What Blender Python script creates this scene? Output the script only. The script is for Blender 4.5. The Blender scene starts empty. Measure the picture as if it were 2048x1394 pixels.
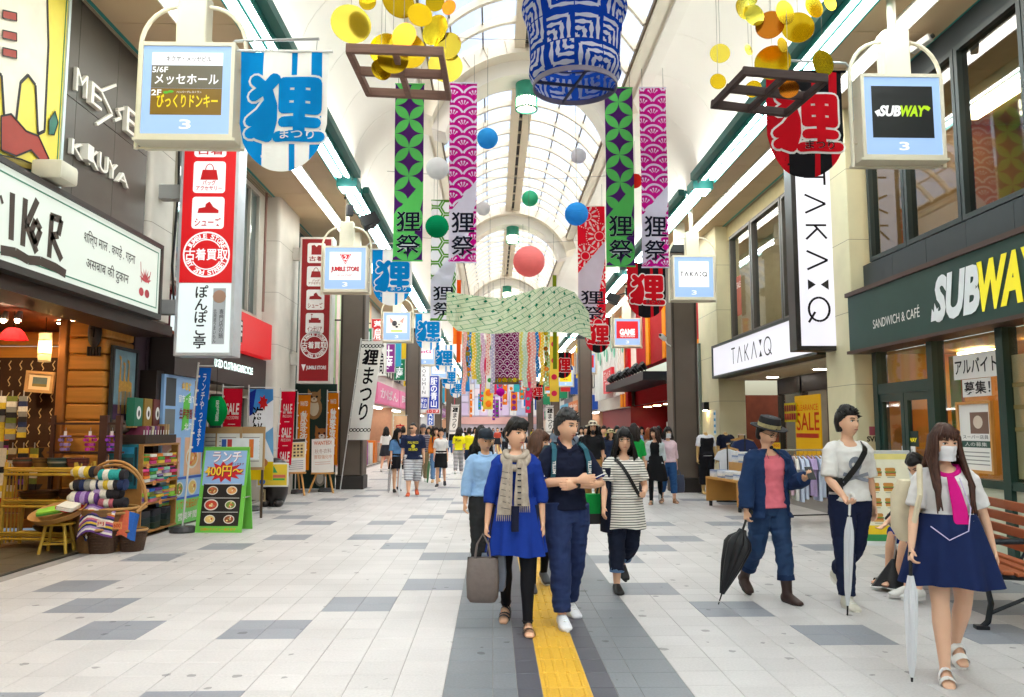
import bpy,bmesh,math,random
from math import sin,cos,pi,sqrt,radians as R
from mathutils import Vector as V,Matrix as Mx,noise as NZ
# ------------ camera, sky, sun, exposure
S=bpy.context.scene
COL=S.collection
FPX,CAMH=1590.0,1.58
PITCH,YAW=math.atan(161/FPX),math.atan(37/FPX)
cd=bpy.data.cameras.new('camera')
cam=bpy.data.objects.new('camera',cd);COL.objects.link(cam)
cd.sensor_width=36;cd.lens=FPX/2048*36;cd.clip_end=600;cd.clip_start=.05
cam.location=(0,0,CAMH);cam.rotation_euler=(pi/2+PITCH,0,-YAW)
S.camera=cam
W=bpy.data.worlds.new('World');S.world=W;W.use_nodes=True
wn=W.node_tree;wn.nodes.clear()
sky=wn.nodes.new('ShaderNodeTexSky');sky.sky_type='NISHITA';sky.sun_disc=False
sky.sun_elevation=R(58);sky.sun_rotation=R(150);sky.dust_density=4;sky.air_density=1.4;sky.ozone_density=.6
bg=wn.nodes.new('ShaderNodeBackground');bg.inputs[1].default_value=.15
wo=wn.nodes.new('ShaderNodeOutputWorld')
wn.links.new(sky.outputs[0],bg.inputs[0]);wn.links.new(bg.outputs[0],wo.inputs[0])
sl=bpy.data.lights.new('sun','SUN');sl.energy=1.5;sl.angle=R(20);sl.color=(1,.96,.9)
so=bpy.data.objects.new('sun',sl);COL.objects.link(so)
_el,_rt=R(58),R(150)
so.rotation_euler=V((-sin(_rt)*cos(_el),-cos(_rt)*cos(_el),-sin(_el))).to_track_quat('-Z','Y').to_euler()
vs=S.view_settings;vs.view_transform='Standard';vs.look='None';vs.exposure=1.06;vs.gamma=1
vs.use_curve_mapping=False
cy=S.cycles
S.render.engine='CYCLES'
cy.use_denoising=True;cy.use_adaptive_sampling=True;cy.adaptive_threshold=.04;cy.max_bounces=6;cy.diffuse_bounces=3;cy.glossy_bounces=3;cy.transmission_bounces=4
cy.transparent_max_bounces=12;cy.sample_clamp_indirect=6;cy.caustics_reflective=False;cy.caustics_refractive=False
random.seed(7)
def ordw(n):
 u=['','first','second','third','fourth','fifth','sixth','seventh','eighth','ninth','tenth','eleventh','twelfth','thirteenth','fourteenth','fifteenth','sixteenth','seventeenth','eighteenth','nineteenth']
 return u[n]if n<20 else['twentieth','thirtieth','fortieth','fiftieth','sixtieth'][n//10-2]if n%10==0 else['twenty','thirty','forty','fifty','sixty'][n//10-2]+'-'+u[n%10]
# ------------ helpers
def at(x,y,X=None,Y=None,Z=None):
 ct,st,cp,sp=cos(PITCH),sin(PITCH),cos(YAW),sin(YAW)
 xc=(x-1024)/FPX;yc=(697-y)/FPX
 fw=ct-yc*st;r=V((xc*cp+fw*sp,fw*cp-xc*sp,yc*ct+st))
 t=X/r.x if X is not None else Y/r.y if Y is not None else(Z-CAMH)/r.z
 return V((0,0,CAMH))+r*t
def ground(x,y):return at(x,y,Z=0)
def lin(c):return c/12.92 if c<=.04045 else((c+.055)/1.055)**2.4
def hx(s):
 s=s.lstrip('#')
 return tuple(lin(int(s[i:i+2],16)/255)for i in(0,2,4))
MATS={}
def mat(col,rough=.6,metal=0,emit=0,var=.1,scale=6,bump=0,alpha=1,spec=.4,stretch=None,key=None):
 k=key or(col,rough,metal,emit,var,scale,bump,alpha,spec,stretch)
 if k in MATS:return MATS[k]
 c=hx(col)if isinstance(col,str)else col
 m=bpy.data.materials.new('m_'+str(len(MATS)));m.use_nodes=True
 n,L=m.node_tree.nodes,m.node_tree.links
 b=n['Principled BSDF']
 b.inputs['Base Color'].default_value=(*c,1);b.inputs['Roughness'].default_value=rough
 b.inputs['Metallic'].default_value=metal;b.inputs['Alpha'].default_value=alpha
 b.inputs['Specular IOR Level'].default_value=spec
 if var and not emit:
  tc=n.new('ShaderNodeTexCoord');no=n.new('ShaderNodeTexNoise');no.inputs['Scale'].default_value=scale
  no.inputs['Detail'].default_value=5
  src=tc.outputs['Object']
  if stretch:
   mp=n.new('ShaderNodeMapping');mp.inputs['Scale'].default_value=stretch
   L.new(src,mp.inputs[0]);src=mp.outputs[0]
  L.new(src,no.inputs['Vector'])
  mx=n.new('ShaderNodeMix');mx.data_type='RGBA'
  mx.inputs[6].default_value=(*[max(0,v*(1-var*1.6))for v in c],1);mx.inputs[7].default_value=(*[min(1,v*(1+var))for v in c],1)
  L.new(no.outputs[0],mx.inputs[0]);L.new(mx.outputs[2],b.inputs['Base Color'])
  if bump:
   bp=n.new('ShaderNodeBump');bp.inputs['Strength'].default_value=bump;bp.inputs['Distance'].default_value=.01
   L.new(no.outputs[0],bp.inputs['Height']);L.new(bp.outputs[0],b.inputs['Normal'])
 if emit:
  b.inputs['Emission Color'].default_value=(*c,1);b.inputs['Emission Strength'].default_value=emit
 MATS[k]=m
 return m
def glassmat(tint='#dfe8ea',opac=.12,rough=.03,key='glass'):
 if key in MATS:return MATS[key]
 m=bpy.data.materials.new('m_'+key);m.use_nodes=True
 n,L=m.node_tree.nodes,m.node_tree.links;n.clear()
 t=n.new('ShaderNodeBsdfTransparent');t.inputs[0].default_value=(*hx(tint),1)
 g=n.new('ShaderNodeBsdfGlossy');g.inputs['Roughness'].default_value=rough
 f=n.new('ShaderNodeLayerWeight');f.inputs[0].default_value=.25
 ad=n.new('ShaderNodeMath');ad.operation='MULTIPLY_ADD';ad.inputs[1].default_value=.5;ad.inputs[2].default_value=opac
 mx=n.new('ShaderNodeMixShader');o=n.new('ShaderNodeOutputMaterial')
 L.new(f.outputs['Fresnel'],ad.inputs[0]);L.new(ad.outputs[0],mx.inputs[0]);L.new(t.outputs[0],mx.inputs[1]);L.new(g.outputs[0],mx.inputs[2])
 L.new(mx.outputs[0],o.inputs[0]);MATS[key]=m
 return m
def clothmat(col,key=None,trans=.35,var=.06,rough=.8):
 k=key or('cloth',col,trans)
 if k in MATS:return MATS[k]
 c=hx(col)if isinstance(col,str)else col
 m=bpy.data.materials.new('m_cloth'+str(len(MATS)));m.use_nodes=True
 n,L=m.node_tree.nodes,m.node_tree.links;n.clear()
 d=n.new('ShaderNodeBsdfDiffuse');t=n.new('ShaderNodeBsdfTranslucent');mx=n.new('ShaderNodeMixShader');o=n.new('ShaderNodeOutputMaterial')
 tc=n.new('ShaderNodeTexCoord');no=n.new('ShaderNodeTexNoise');no.inputs['Scale'].default_value=5;no.inputs['Detail'].default_value=4
 L.new(tc.outputs['Object'],no.inputs['Vector'])
 cm=n.new('ShaderNodeMix');cm.data_type='RGBA'
 cm.inputs[6].default_value=(*[v*(1-var*1.5)for v in c],1);cm.inputs[7].default_value=(*[min(1,v*(1+var))for v in c],1)
 L.new(no.outputs[0],cm.inputs[0])
 L.new(cm.outputs[2],d.inputs[0]);L.new(cm.outputs[2],t.inputs[0])
 mx.inputs[0].default_value=trans
 L.new(d.outputs[0],mx.inputs[1]);L.new(t.outputs[0],mx.inputs[2]);L.new(mx.outputs[0],o.inputs[0])
 MATS[k]=m
 return m
class G:
 def __init__(s):s.v=[];s.f=[]
 def add(s,vs,fs):
  n=len(s.v);s.v+=[tuple(v)for v in vs];s.f+=[tuple(i+n for i in f)for f in fs];return s
 def box(s,x0,x1,y0,y1,z0,z1):
  return s.add([(x,y,z)for x in(x0,x1)for y in(y0,y1)for z in(z0,z1)],[(0,1,3,2),(4,6,7,5),(0,4,5,1),(2,3,7,6),(0,2,6,4),(1,5,7,3)])
 def cbox(s,c,d):return s.box(c[0]-d[0]/2,c[0]+d[0]/2,c[1]-d[1]/2,c[1]+d[1]/2,c[2]-d[2]/2,c[2]+d[2]/2)
 def bar(s,p,q,w,h,up=(0,0,1)):
  p,q=V(p),V(q);d=(q-p).normalized();u=V(up)
  if abs(d.dot(u))>.98:u=V((1,0,0))
  a=d.cross(u).normalized()*w/2;b=a.cross(d).normalized()*h/2
  return s.loft([[p-a-b,p+a-b,p+a+b,p-a+b],[q-a-b,q+a-b,q+a+b,q-a+b]])
 def loft(s,rings,caps=True,closed=True):
  n=len(rings[0]);vs=[v for r in rings for v in r];fs=[]
  for i in range(len(rings)-1):
   for j in range(n if closed else n-1):
    a=i*n+j;b=i*n+(j+1)%n
    fs.append((a,b,b+n,a+n))
  if caps and closed:
   fs.append(tuple(range(n-1,-1,-1)));fs.append(tuple(range((len(rings)-1)*n,len(rings)*n)))
  return s.add(vs,fs)
 def tube(s,pts,r,n=8,caps=True,flat=1):
  pts=[V(p)for p in pts];k=len(pts);rs=r if isinstance(r,(list,tuple))else[r]*k
  rings=[];u=None
  for i,p in enumerate(pts):
   d=(pts[min(i+1,k-1)]-pts[max(i-1,0)]).normalized()
   if u is None:
    u=V((0,0,1))if abs(d.z)<.9 else V((0,1,0))
   a=(u-d*u.dot(d)).normalized();u=a;b=d.cross(a)
   rings.append([p+(a*cos(2*pi*j/n)+b*sin(2*pi*j/n)*flat)*rs[i]for j in range(n)])
  return s.loft(rings,caps)
 def cyl(s,c,r,z0,z1,n=16,r1=None):return s.lathe([(r,z0),(r1 if r1 is not None else r,z1)],n,c)
 def lathe(s,prof,n=24,c=(0,0,0),caps=True):
  return s.loft([[(c[0]+r*cos(2*pi*j/n),c[1]+r*sin(2*pi*j/n),c[2]+z)for j in range(n)]for r,z in prof],caps)
 def ball(s,c,r,n=16,m=10):
  if not isinstance(r,(tuple,list)):r=(r,r,r)
  e=.001
  return s.loft([[(c[0]+r[0]*sin(e+(pi-2*e)*i/m)*cos(2*pi*j/n),c[1]+r[1]*sin(e+(pi-2*e)*i/m)*sin(2*pi*j/n),c[2]-r[2]*cos(e+(pi-2*e)*i/m))for j in range(n)]for i in range(m+1)])
 def poly(s,pts,y,th=0):
  n=len(pts)
  A=sum(pts[i][0]*pts[(i+1)%n][1]-pts[(i+1)%n][0]*pts[i][1]for i in range(n))
  if A<0:pts=pts[::-1]
  if not th:return s.add([(p[0],y,p[1])for p in pts],[tuple(range(n))])
  s.add([(p[0],y,p[1])for p in pts]+[(p[0],y+th,p[1])for p in pts],[tuple(range(n)),tuple(range(2*n-1,n-1,-1))]+[(i,i+n,(i+1)%n+n,(i+1)%n)for i in range(n)])
  return s
 def rect(s,x0,x1,z0,z1,y):return s.poly([(x0,z0),(x1,z0),(x1,z1),(x0,z1)],y)
 def xf(s,m):s.v=[tuple(m@V(v))for v in s.v];return s
def rrect(x0,x1,z0,z1,r,n=4):
 o=[]
 for cx,cz,a in((x1-r,z1-r,0),(x0+r,z1-r,90),(x0+r,z0+r,180),(x1-r,z0+r,270)):
  o+=[(cx+r*cos(R(a+90*i/n)),cz+r*sin(R(a+90*i/n)))for i in range(n+1)]
 return o
def disc2(cx,cz,r,n=24,rz=None):return[(cx+r*cos(2*pi*i/n),cz+(rz or r)*sin(2*pi*i/n))for i in range(n)]
def mesh(g,name='mesh',smooth=False):
 m=bpy.data.meshes.new(name);m.from_pydata(g.v,[],g.f)
 if smooth:m.shade_smooth()if smooth is True else m.shade_smooth()
 return m
def auto(m,ang=40):
 m.shade_smooth()
 bm=bmesh.new();bm.from_mesh(m)
 for e in bm.edges:
  if len(e.link_faces)==2 and e.link_faces[0].normal.angle(e.link_faces[1].normal,0)>R(ang):e.smooth=False
 bm.to_mesh(m);bm.free()
def obj(name,g,material,parent=None,loc=None,rot=None,smooth=False,bevel=0,label=None):
 m=g if isinstance(g,bpy.types.Mesh)else mesh(g,name)
 if bevel:
  bm=bmesh.new();bm.from_mesh(m);bmesh.ops.bevel(bm,geom=[e for e in bm.edges],offset=bevel,segments=2,affect='EDGES',profile=.5,clamp_overlap=True);bm.to_mesh(m);bm.free()
 if smooth:auto(m,40 if smooth is True else smooth)
 o=bpy.data.objects.new(name,m);COL.objects.link(o)
 if material is not None and not m.materials:m.materials.append(material)
 if parent is not None:o.parent=parent
 if loc is not None:o.location=loc
 if rot is not None:o.rotation_euler=rot if isinstance(rot,(tuple,list))else(0,0,rot)
 if label:o['label']=label
 return o
def tag(o,label,cat,group=None,kind=None):
 o['label']=label;o['category']=cat
 if group:o['group']=group
 if kind:o['kind']=kind
 return o
def thing(name,label,cat,loc=(0,0,0),rz=0,group=None):
 o=bpy.data.objects.new(name,None);COL.objects.link(o);o.empty_display_size=.1
 o.location=loc;o.rotation_euler=(0,0,rz)
 return tag(o,label,cat,group)
def struct(o):o['kind']='structure';return o
def dup(root,loc=None,rz=None,label=None):
 r=root.copy();COL.objects.link(r)
 if loc is not None:r.location=loc
 if rz is not None:r.rotation_euler=(0,0,rz)
 if label:r['label']=label
 for ch in list(root.children):
  c=ch.copy();COL.objects.link(c);c.parent=r
  for gch in list(ch.children):
   d=gch.copy();COL.objects.link(d);d.parent=c
 return r
def subdiv(m,maxlen):
 bm=bmesh.new();bm.from_mesh(m)
 bmesh.ops.triangulate(bm,faces=bm.faces[:])
 for _ in range(7):
  es=[e for e in bm.edges if e.calc_length()>maxlen]
  if not es:break
  bmesh.ops.subdivide_edges(bm,edges=es,cuts=1)
  bmesh.ops.triangulate(bm,faces=[f for f in bm.faces if len(f.verts)>3])
 bm.to_mesh(m);bm.free()
def bend(objs,fn,maxlen=.12):
 for o in objs:
  subdiv(o.data,maxlen)
  for v in o.data.vertices:v.co=fn(v.co)
  o.data.update()
_TX={}
def textmesh(s,bold=0,shear=0,space=1,lines=1,ext=0,res=3):
 if any(ord(c_)>0x2000 or c_.isdigit()for c_ in s):bold=min(bold,.018)
 k=(s,bold,shear,space,lines,ext)
 if k in _TX:return _TX[k]
 c=bpy.data.curves.new('t','FONT');c.body=s;c.resolution_u=res;c.offset=bold;c.shear=shear;c.space_character=space
 c.space_line=lines;c.align_x='CENTER';c.extrude=ext
 o=bpy.data.objects.new('t',c)
 m=bpy.data.meshes.new_from_object(o)
 vs=[tuple(v.co)for v in m.vertices];fs=[tuple(p.vertices)for p in m.polygons]
 bpy.data.objects.remove(o);bpy.data.curves.remove(c);bpy.data.meshes.remove(m)
 _TX[k]=(vs,fs)
 return _TX[k]
def textg(s,box,y,bold=0,shear=0,space=1,keep=False,ext=0,vertical=False,grow=0,g=None):
 if vertical:s='\n'.join(s)
 vs,fs=textmesh(s,bold,shear,space,.92 if vertical else 1,ext)
 x0,x1,z0,z1=box
 b0,_=textmesh(s,0,shear,space,.92 if vertical else 1,0)if bold else(vs,fs)
 mnx,mxx=min(v[0]for v in b0),max(v[0]for v in b0);mny,mxy=min(v[1]for v in b0),max(v[1]for v in b0)
 sx,sz=(x1-x0)/max(mxx-mnx,1e-4),(z1-z0)/max(mxy-mny,1e-4)
 if keep:sx=sz=min(sx,sz)
 cx,cz=(x0+x1)/2,(z0+z1)/2
 g=g or G()
 g.add([(cx+(v[0]-(mnx+mxx)/2)*sx,y+v[2]*sx,cz+(v[1]-(mny+mxy)/2)*sz)for v in vs],fs)
 return g
def text(parent,s,box,y,m,name='lettering',**k):
 return obj(name,textg(s,box,y,**k),m,parent)
# ------------ pavement
LX,RX,CR=-5.2,6.1,.685
def speckle(col,key,spots=.5,var=.06,rough=.46,seed=0,spotcol=None):
 if key in MATS:return MATS[key]
 c=hx(col);m=bpy.data.materials.new('m_'+key);m.use_nodes=True
 n,L=m.node_tree.nodes,m.node_tree.links;b=n['Principled BSDF'];b.inputs['Roughness'].default_value=rough
 b.inputs['Specular IOR Level'].default_value=.35
 ge=n.new('ShaderNodeNewGeometry');a=n.new('ShaderNodeTexNoise');a.inputs['Scale'].default_value=60;a.inputs['Detail'].default_value=3
 L.new(ge.outputs['Position'],a.inputs['Vector'])
 big=n.new('ShaderNodeTexNoise');big.inputs['Scale'].default_value=1.1;big.inputs['Detail'].default_value=4
 L.new(ge.outputs['Position'],big.inputs['Vector'])
 sn=n.new('ShaderNodeVectorMath');sn.operation='SNAP';sn.inputs[1].default_value=(.3,.3,10)
 of=n.new('ShaderNodeVectorMath');of.operation='ADD';of.inputs[1].default_value=(0,.05,0)
 L.new(ge.outputs['Position'],of.inputs[0]);L.new(of.outputs[0],sn.inputs[0])
 wn_=n.new('ShaderNodeTexWhiteNoise');L.new(sn.outputs[0],wn_.inputs[0])
 s1=n.new('ShaderNodeMath');s1.operation='ADD';L.new(a.outputs[0],s1.inputs[0]);L.new(big.outputs[0],s1.inputs[1])
 s2=n.new('ShaderNodeMath');s2.operation='MULTIPLY_ADD';s2.inputs[1].default_value=.28;L.new(wn_.outputs[0],s2.inputs[0]);L.new(s1.outputs[0],s2.inputs[2])
 mr=n.new('ShaderNodeMapRange');mr.inputs[1].default_value=.7;mr.inputs[2].default_value=1.55
 L.new(s2.outputs[0],mr.inputs[0])
 mx=n.new('ShaderNodeMix');mx.data_type='RGBA'
 mx.inputs[6].default_value=(*[v*(1-var*2)for v in c],1);mx.inputs[7].default_value=(*[min(1,v*(1+var))for v in c],1)
 L.new(mr.outputs[0],mx.inputs[0])
 sp=n.new('ShaderNodeTexVoronoi');sp.inputs['Scale'].default_value=4.0;sp.inputs['Randomness'].default_value=1
 wob=n.new('ShaderNodeMix');wob.data_type='VECTOR';wob.inputs[0].default_value=.035
 n2=n.new('ShaderNodeTexNoise');n2.inputs['Scale'].default_value=22;L.new(ge.outputs['Position'],n2.inputs['Vector'])
 L.new(ge.outputs['Position'],wob.inputs[4]);L.new(n2.outputs[1],wob.inputs[5]);L.new(wob.outputs[1],sp.inputs['Vector'])
 sz=n.new('ShaderNodeMath');sz.operation='MULTIPLY';sz.inputs[1].default_value=.36*spots;L.new(sp.outputs['Color'],sz.inputs[0])
 lt=n.new('ShaderNodeMath');lt.operation='LESS_THAN';L.new(sp.outputs['Distance'],lt.inputs[0]);L.new(sz.outputs[0],lt.inputs[1])
 fa=n.new('ShaderNodeMath');fa.operation='MULTIPLY';fa.inputs[1].default_value=.7;L.new(lt.outputs[0],fa.inputs[0])
 m2=n.new('ShaderNodeMix');m2.data_type='RGBA';m2.inputs[7].default_value=(*(hx(spotcol)if spotcol else[v*.28 for v in c]),1)
 L.new(fa.outputs[0],m2.inputs[0]);L.new(mx.outputs[2],m2.inputs[6]);L.new(m2.outputs[2],b.inputs['Base Color'])
 bp=n.new('ShaderNodeBump');bp.inputs['Strength'].default_value=.15;bp.inputs['Distance'].default_value=.004
 L.new(a.outputs[0],bp.inputs['Height']);L.new(bp.outputs[0],b.inputs['Normal'])
 MATS[key]=m
 return m
LIGHT=speckle('#c4c0be','tile_light',.52,.1)
GREY=speckle('#797d82','tile_grey',.6,.12,spotcol='#34363a')
PATCH=speckle('#8a8d94','tile_patch',.55,.1,spotcol='#4a4c55')
DARK=speckle('#54545c','tile_dark',.5,.1,spotcol='#2a2a2e')
YEL=speckle('#d6a732','tile_yellow',.3,.1,.5,spotcol='#6b5520')
pave=struct(obj('pavement',G().add([(-5.3,-14,-.004),(40,-14,-.004),(40,240,-.004),(-5.3,240,-.004)],[(0,1,2,3)]),mat('#8f8a86',.8)))
tag(pave,'pale stone paving of the covered street with grey squares','pavement',kind='structure')
jt=.0018
def tileg(w,d=.3,bars=False):
 g=G();x0,x1,y0,y1=jt,w-jt,jt,d-jt
 e=.0025
 g.loft([[(x0,y0,-.004),(x1,y0,-.004),(x1,y1,-.004),(x0,y1,-.004)],[(x0,y0,-e),(x1,y0,-e),(x1,y1,-e),(x0,y1,-e)],[(x0+e,y0+e,0),(x1-e,y0+e,0),(x1-e,y1-e,0),(x0+e,y1-e,0)]])
 if bars:
  for k in range(4):
   xc=w*(k+.5)/4
   g.loft([[(xc-.014,.012,0),(xc+.014,.012,0),(xc+.014,d-.012,0),(xc-.014,d-.012,0)],[(xc-.009,.018,.006),(xc+.009,.018,.006),(xc+.009,d-.018,.006),(xc-.009,d-.018,.006)]])
 return g
TM={(w,c):mesh(tileg(w,.3,c=='y'))for w,c in((.3,'l'),(.3,'p'),(.3,'g'),(.15,'g'),(.15,'d'),(.3,'y'))}
TMAT=dict(p=PATCH,l=LIGHT,g=GREY,d=DARK,y=YEL)
for(w,c),m_ in TM.items():m_.materials.append(TMAT[c])
ZL={0:(8.05,9.85),1:(7.15,10.75),2:(6.25,11.65),4:(6.25,11.65),5:(7.15,10.75),6:(8.05,9.85)}
def is_patch(side,col,y):
 k=col//2
 if k not in ZL:return False
 off=0 if side<0 else-.2722
 for y0 in ZL[k]:
  d=(y-(y0+(off if side>0 else 0))+.02)%7.2
  if d<.59:return True
 return False
cols=[]
for i,(x,w,c)in enumerate(((-.3,.3,'g'),(0,.15,'g'),(.15,.15,'d'),(.3,.3,'y'),(.6,.15,'d'),(.75,.15,'g'),(.9,.3,'g'))):cols.append((x,w,c,0,0))
for i in range(17):cols.append((-.6-.3*i,.3,None,-1,i))
for i in range(17):cols.append((1.2+.3*i,.3,None,1,i))
cand=[]
for x,w,c,sd,ci in cols:
 ph=.0 if sd<=0 else-.2722+.3
 y=4.45-.3*40+ph
 while y<112:
  if x>-5.35:
   cc=c or('p' if is_patch(sd,ci,y)else 'l')
   cand.append((x,y,w,cc))
  y+=.3
def seen(x,y,w):return y>4.55 and abs((x+w/2)-y*math.tan(YAW))<(y+.1)*1024/FPX*1.02
vis=sorted([t for t in cand if seen(t[0],t[1],t[2])],key=lambda t:t[1]+abs(t[0])*.02)[:300]
vset=set((round(t[0],3),round(t[1],3))for t in vis)
for x,y,w,c in vis:
 o=bpy.data.objects.new('paving_tile',TM[(w,c)]);COL.objects.link(o);o.location=(x,y,0);o.parent=pave
fields={k:G()for k in 'lpgdy'}
for x,y,w,c in cand:
 if(round(x,3),round(y,3))in vset:continue
 if y<26:
  g0=tileg(w,.3,c=='y')if c=='y' else None
  if g0:fields[c].add([(v[0]+x,v[1]+y,v[2])for v in g0.v],g0.f);continue
 j=jt
 fields[c].add([(x+j,y+j,0),(x+w-j,y+j,0),(x+w-j,y+.3-j,0),(x+j,y+.3-j,0)],[(0,1,2,3)])
for k,nm in(('l','pale_paving'),('p','patch_paving'),('g','grey_paving'),('d','dark_paving'),('y','tactile_paving')):
 o=obj(nm,fields[k],TMAT[k],pave);o['kind']='stuff'
# ------------ roof of the arcade
CREAM=mat('#f0ece0',.55,var=.04,scale=2)
CREAM2=mat('#ece4cf',.6,var=.05,scale=2)
BEIGE=mat('#d9cbb0',.6,var=.05,scale=1.5)
TEAL=mat('#2e8f86',.4,var=.06)
TEALD=mat('#2a6d66',.5,var=.06)
BLACKM=mat('#161616',.5,var=.1)
STEEL=mat('#b9b9b6',.35,.8,var=.05)
Y0,Y1=-14.0,100.0
SOF=6.95
RV,ZC=2.37,7.33
def arcpt(a,r):return CR+r*sin(a),ZC+r*cos(a)
vault=thing('vaulted_roof','barrel vaulted translucent glass roof with cream ribs over the street','roof');vault['kind']='structure'
def archg(y0,y1,r0,r1,a0,a1,n=28):
 rings=[]
 for i in range(n+1):
  a=a0+(a1-a0)*i/n;(xi,zi),(xo,zo)=arcpt(a,r0),arcpt(a,r1)
  rings.append([(xi,y0,zi),(xi,y1,zi),(xo,y1,zo),(xo,y0,zo)])
 return G().loft(rings)
ARCH=[-8.4+12.45*i for i in range(9)]
for i,ya in enumerate(ARCH):
 t=obj('arch',archg(ya-.62,ya+.62,2.08,2.44,-1.24,1.24),CREAM2,vault,smooth=30)
 obj('arch_rib',archg(ya-.25,ya+.45,1.78,2.08,-1.3,1.3),CREAM,vault,smooth=30)
 if ya<60 and ya>0:
  for k in range(-5,6):
   (xa,za),(xb,zb)=arcpt(k*.2,2.1),arcpt(k*.2,2.42)
   obj('joint',G().bar((xa,ya-.628,za),(xb,ya-.628,zb),.006,.012,(0,1,0)),mat('#8d836c',.8),t)
AH=R(57.5)
SPA=.235/RV
PANE=bpy.data.materials.new('m_pane');PANE.use_nodes=True
n,L=PANE.node_tree.nodes,PANE.node_tree.links;n.clear()
t_=n.new('ShaderNodeBsdfTransparent');t_.inputs[0].default_value=(.95,.96,1,1);d_=n.new('ShaderNodeBsdfTranslucent');d_.inputs[0].default_value=(.9,.92,.95,1)
mx_=n.new('ShaderNodeMixShader');mx_.inputs[0].default_value=.35;o_=n.new('ShaderNodeOutputMaterial')
L.new(t_.outputs[0],mx_.inputs[1]);L.new(d_.outputs[0],mx_.inputs[2]);L.new(mx_.outputs[0],o_.inputs[0])
angs=[SPA+(AH-SPA)*k/3 for k in range(4)]
ribm=None;npane=0;farp=G();panem={}
def paneg(sd,a0,a1,ln):
 g=G();m=4;top=[]
 for i in range(m+1):
  a=sd*(a0+(a1-a0)*i/m)
  top.append([(RV*sin(a),.0,RV*cos(a)),(RV*sin(a),ln,RV*cos(a))])
 vs_=[v for r in top for v in r]
 return g.add(vs_,[(2*i,2*i+1,2*i+3,2*i+2)for i in range(m)])
NB=12
for bi in range(len(ARCH)-1):
 ya,yb=ARCH[bi]+.62,ARCH[bi+1]-.62
 st_=(yb-ya)/NB
 for k in range(1,NB):
  if ribm is None:ribm=mesh(archg(-.05,.05,RV-.13,RV-.005,-AH,AH,26).xf(Mx.Translation((-CR,0,-ZC))));ribm.materials.append(CREAM2);auto(ribm,30)
  o=bpy.data.objects.new('roof_rib',ribm);COL.objects.link(o);o.parent=vault;o.location=(CR,ya+st_*k,ZC)
 for k in range(NB):
  for sd in(-1,1):
   for q in range(3):
    key=(sd,q)
    if key not in panem:panem[key]=mesh(paneg(sd,angs[q],angs[q+1],st_));panem[key].materials.append(PANE)
    y=ya+st_*k
    if 2.5<y<54 and npane<296:
     o=bpy.data.objects.new('roof_pane',panem[key]);COL.objects.link(o);o.parent=vault;o.location=(CR,y,ZC);npane+=1
    else:
     gg=paneg(sd,angs[q],angs[q+1],st_);farp.add([(v[0]+CR,v[1]+y,v[2]+ZC)for v in gg.v],gg.f)
fp=obj('roof_glazing',farp,PANE,vault);fp['kind']='stuff'
for sd in(-1,1):
 for q in(1,2):
  x,z=arcpt(sd*angs[q],RV-.02)
  obj('glazing_bar',G().box(x-.016,x+.016,Y0,Y1,z-.03,z+.012),mat('#7d786c',.6),vault)
 x0,x1=sorted((CR+sd*.045,CR+sd*.26))
 obj('ridge_beam',G().box(x0,x1,Y0,Y1,ZC+RV-.2,ZC+RV+.02),BEIGE,vault)
 x0,x1=sorted((CR+sd*1.96,CR+sd*2.22));obj('edge_beam',G().box(x0,x1,Y0,Y1,8.42,8.66),CREAM2,vault)
 x0,x1=sorted((CR+sd*2.2,CR+sd*2.44));obj('edge_trim',G().box(x0,x1,Y0,Y1,8.36,8.6),CREAM,vault)
 x0,x1=sorted((CR+sd*1.93,CR+sd*1.96));obj('edge_channel',G().box(x0,x1,Y0,Y1,8.5,8.6),mat('#6d5d47',.6),vault)
obj('ridge_slot',G().box(CR-.045,CR+.045,Y0,Y1,ZC+RV-.1,ZC+RV+.02),BLACKM,vault)
def coveg(sd,ln,n=9,th=.03):
 rings=[]
 for i in range(n+1):
  t=pi/2*i/n
  a=(2.44+1.24*sin(t),6.95+1.5*cos(t));b=(2.44+(1.24+th)*sin(t),6.95+(1.5+th)*cos(t))
  rings.append([(sd*a[0],.006,a[1]),(sd*a[0],ln-.006,a[1]),(sd*b[0],ln-.006,b[1]),(sd*b[0],.006,b[1])])
 return G().loft(rings)
cove=thing('cove_ceiling','cream curved cove panels beside the glass vault','ceiling');cove['kind']='structure'
COVEM=mat('#f4f1e6',.45,var=.03,scale=1.2)
for sd in(-1,1):
 m_=mesh(coveg(sd,1.6));m_.materials.append(COVEM);auto(m_,30)
 k=0
 while Y0+1.6*k<Y1:
  o=bpy.data.objects.new('cove_panel',m_);COL.objects.link(o);o.parent=cove;o.location=(CR,Y0+1.6*k,0);k+=1
 x0,x1=sorted((CR+sd*2.2,CR+sd*4.2));obj('cove_backing',G().box(x0,x1,Y0,Y1,8.62,8.68),mat('#c9c2b0'),cove)
 x0,x1=sorted((CR+sd*3.74,CR+sd*3.8));obj('cove_backing',G().box(x0,x1,Y0,Y1,6.99,8.62),mat('#c9c2b0'),cove)
sof=thing('soffit_ceiling','flat beige soffit boards along both sides of the arcade','ceiling');sof['kind']='structure'
SOFM=mat('#d0b792',.6,var=.05,scale=.8)
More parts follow.
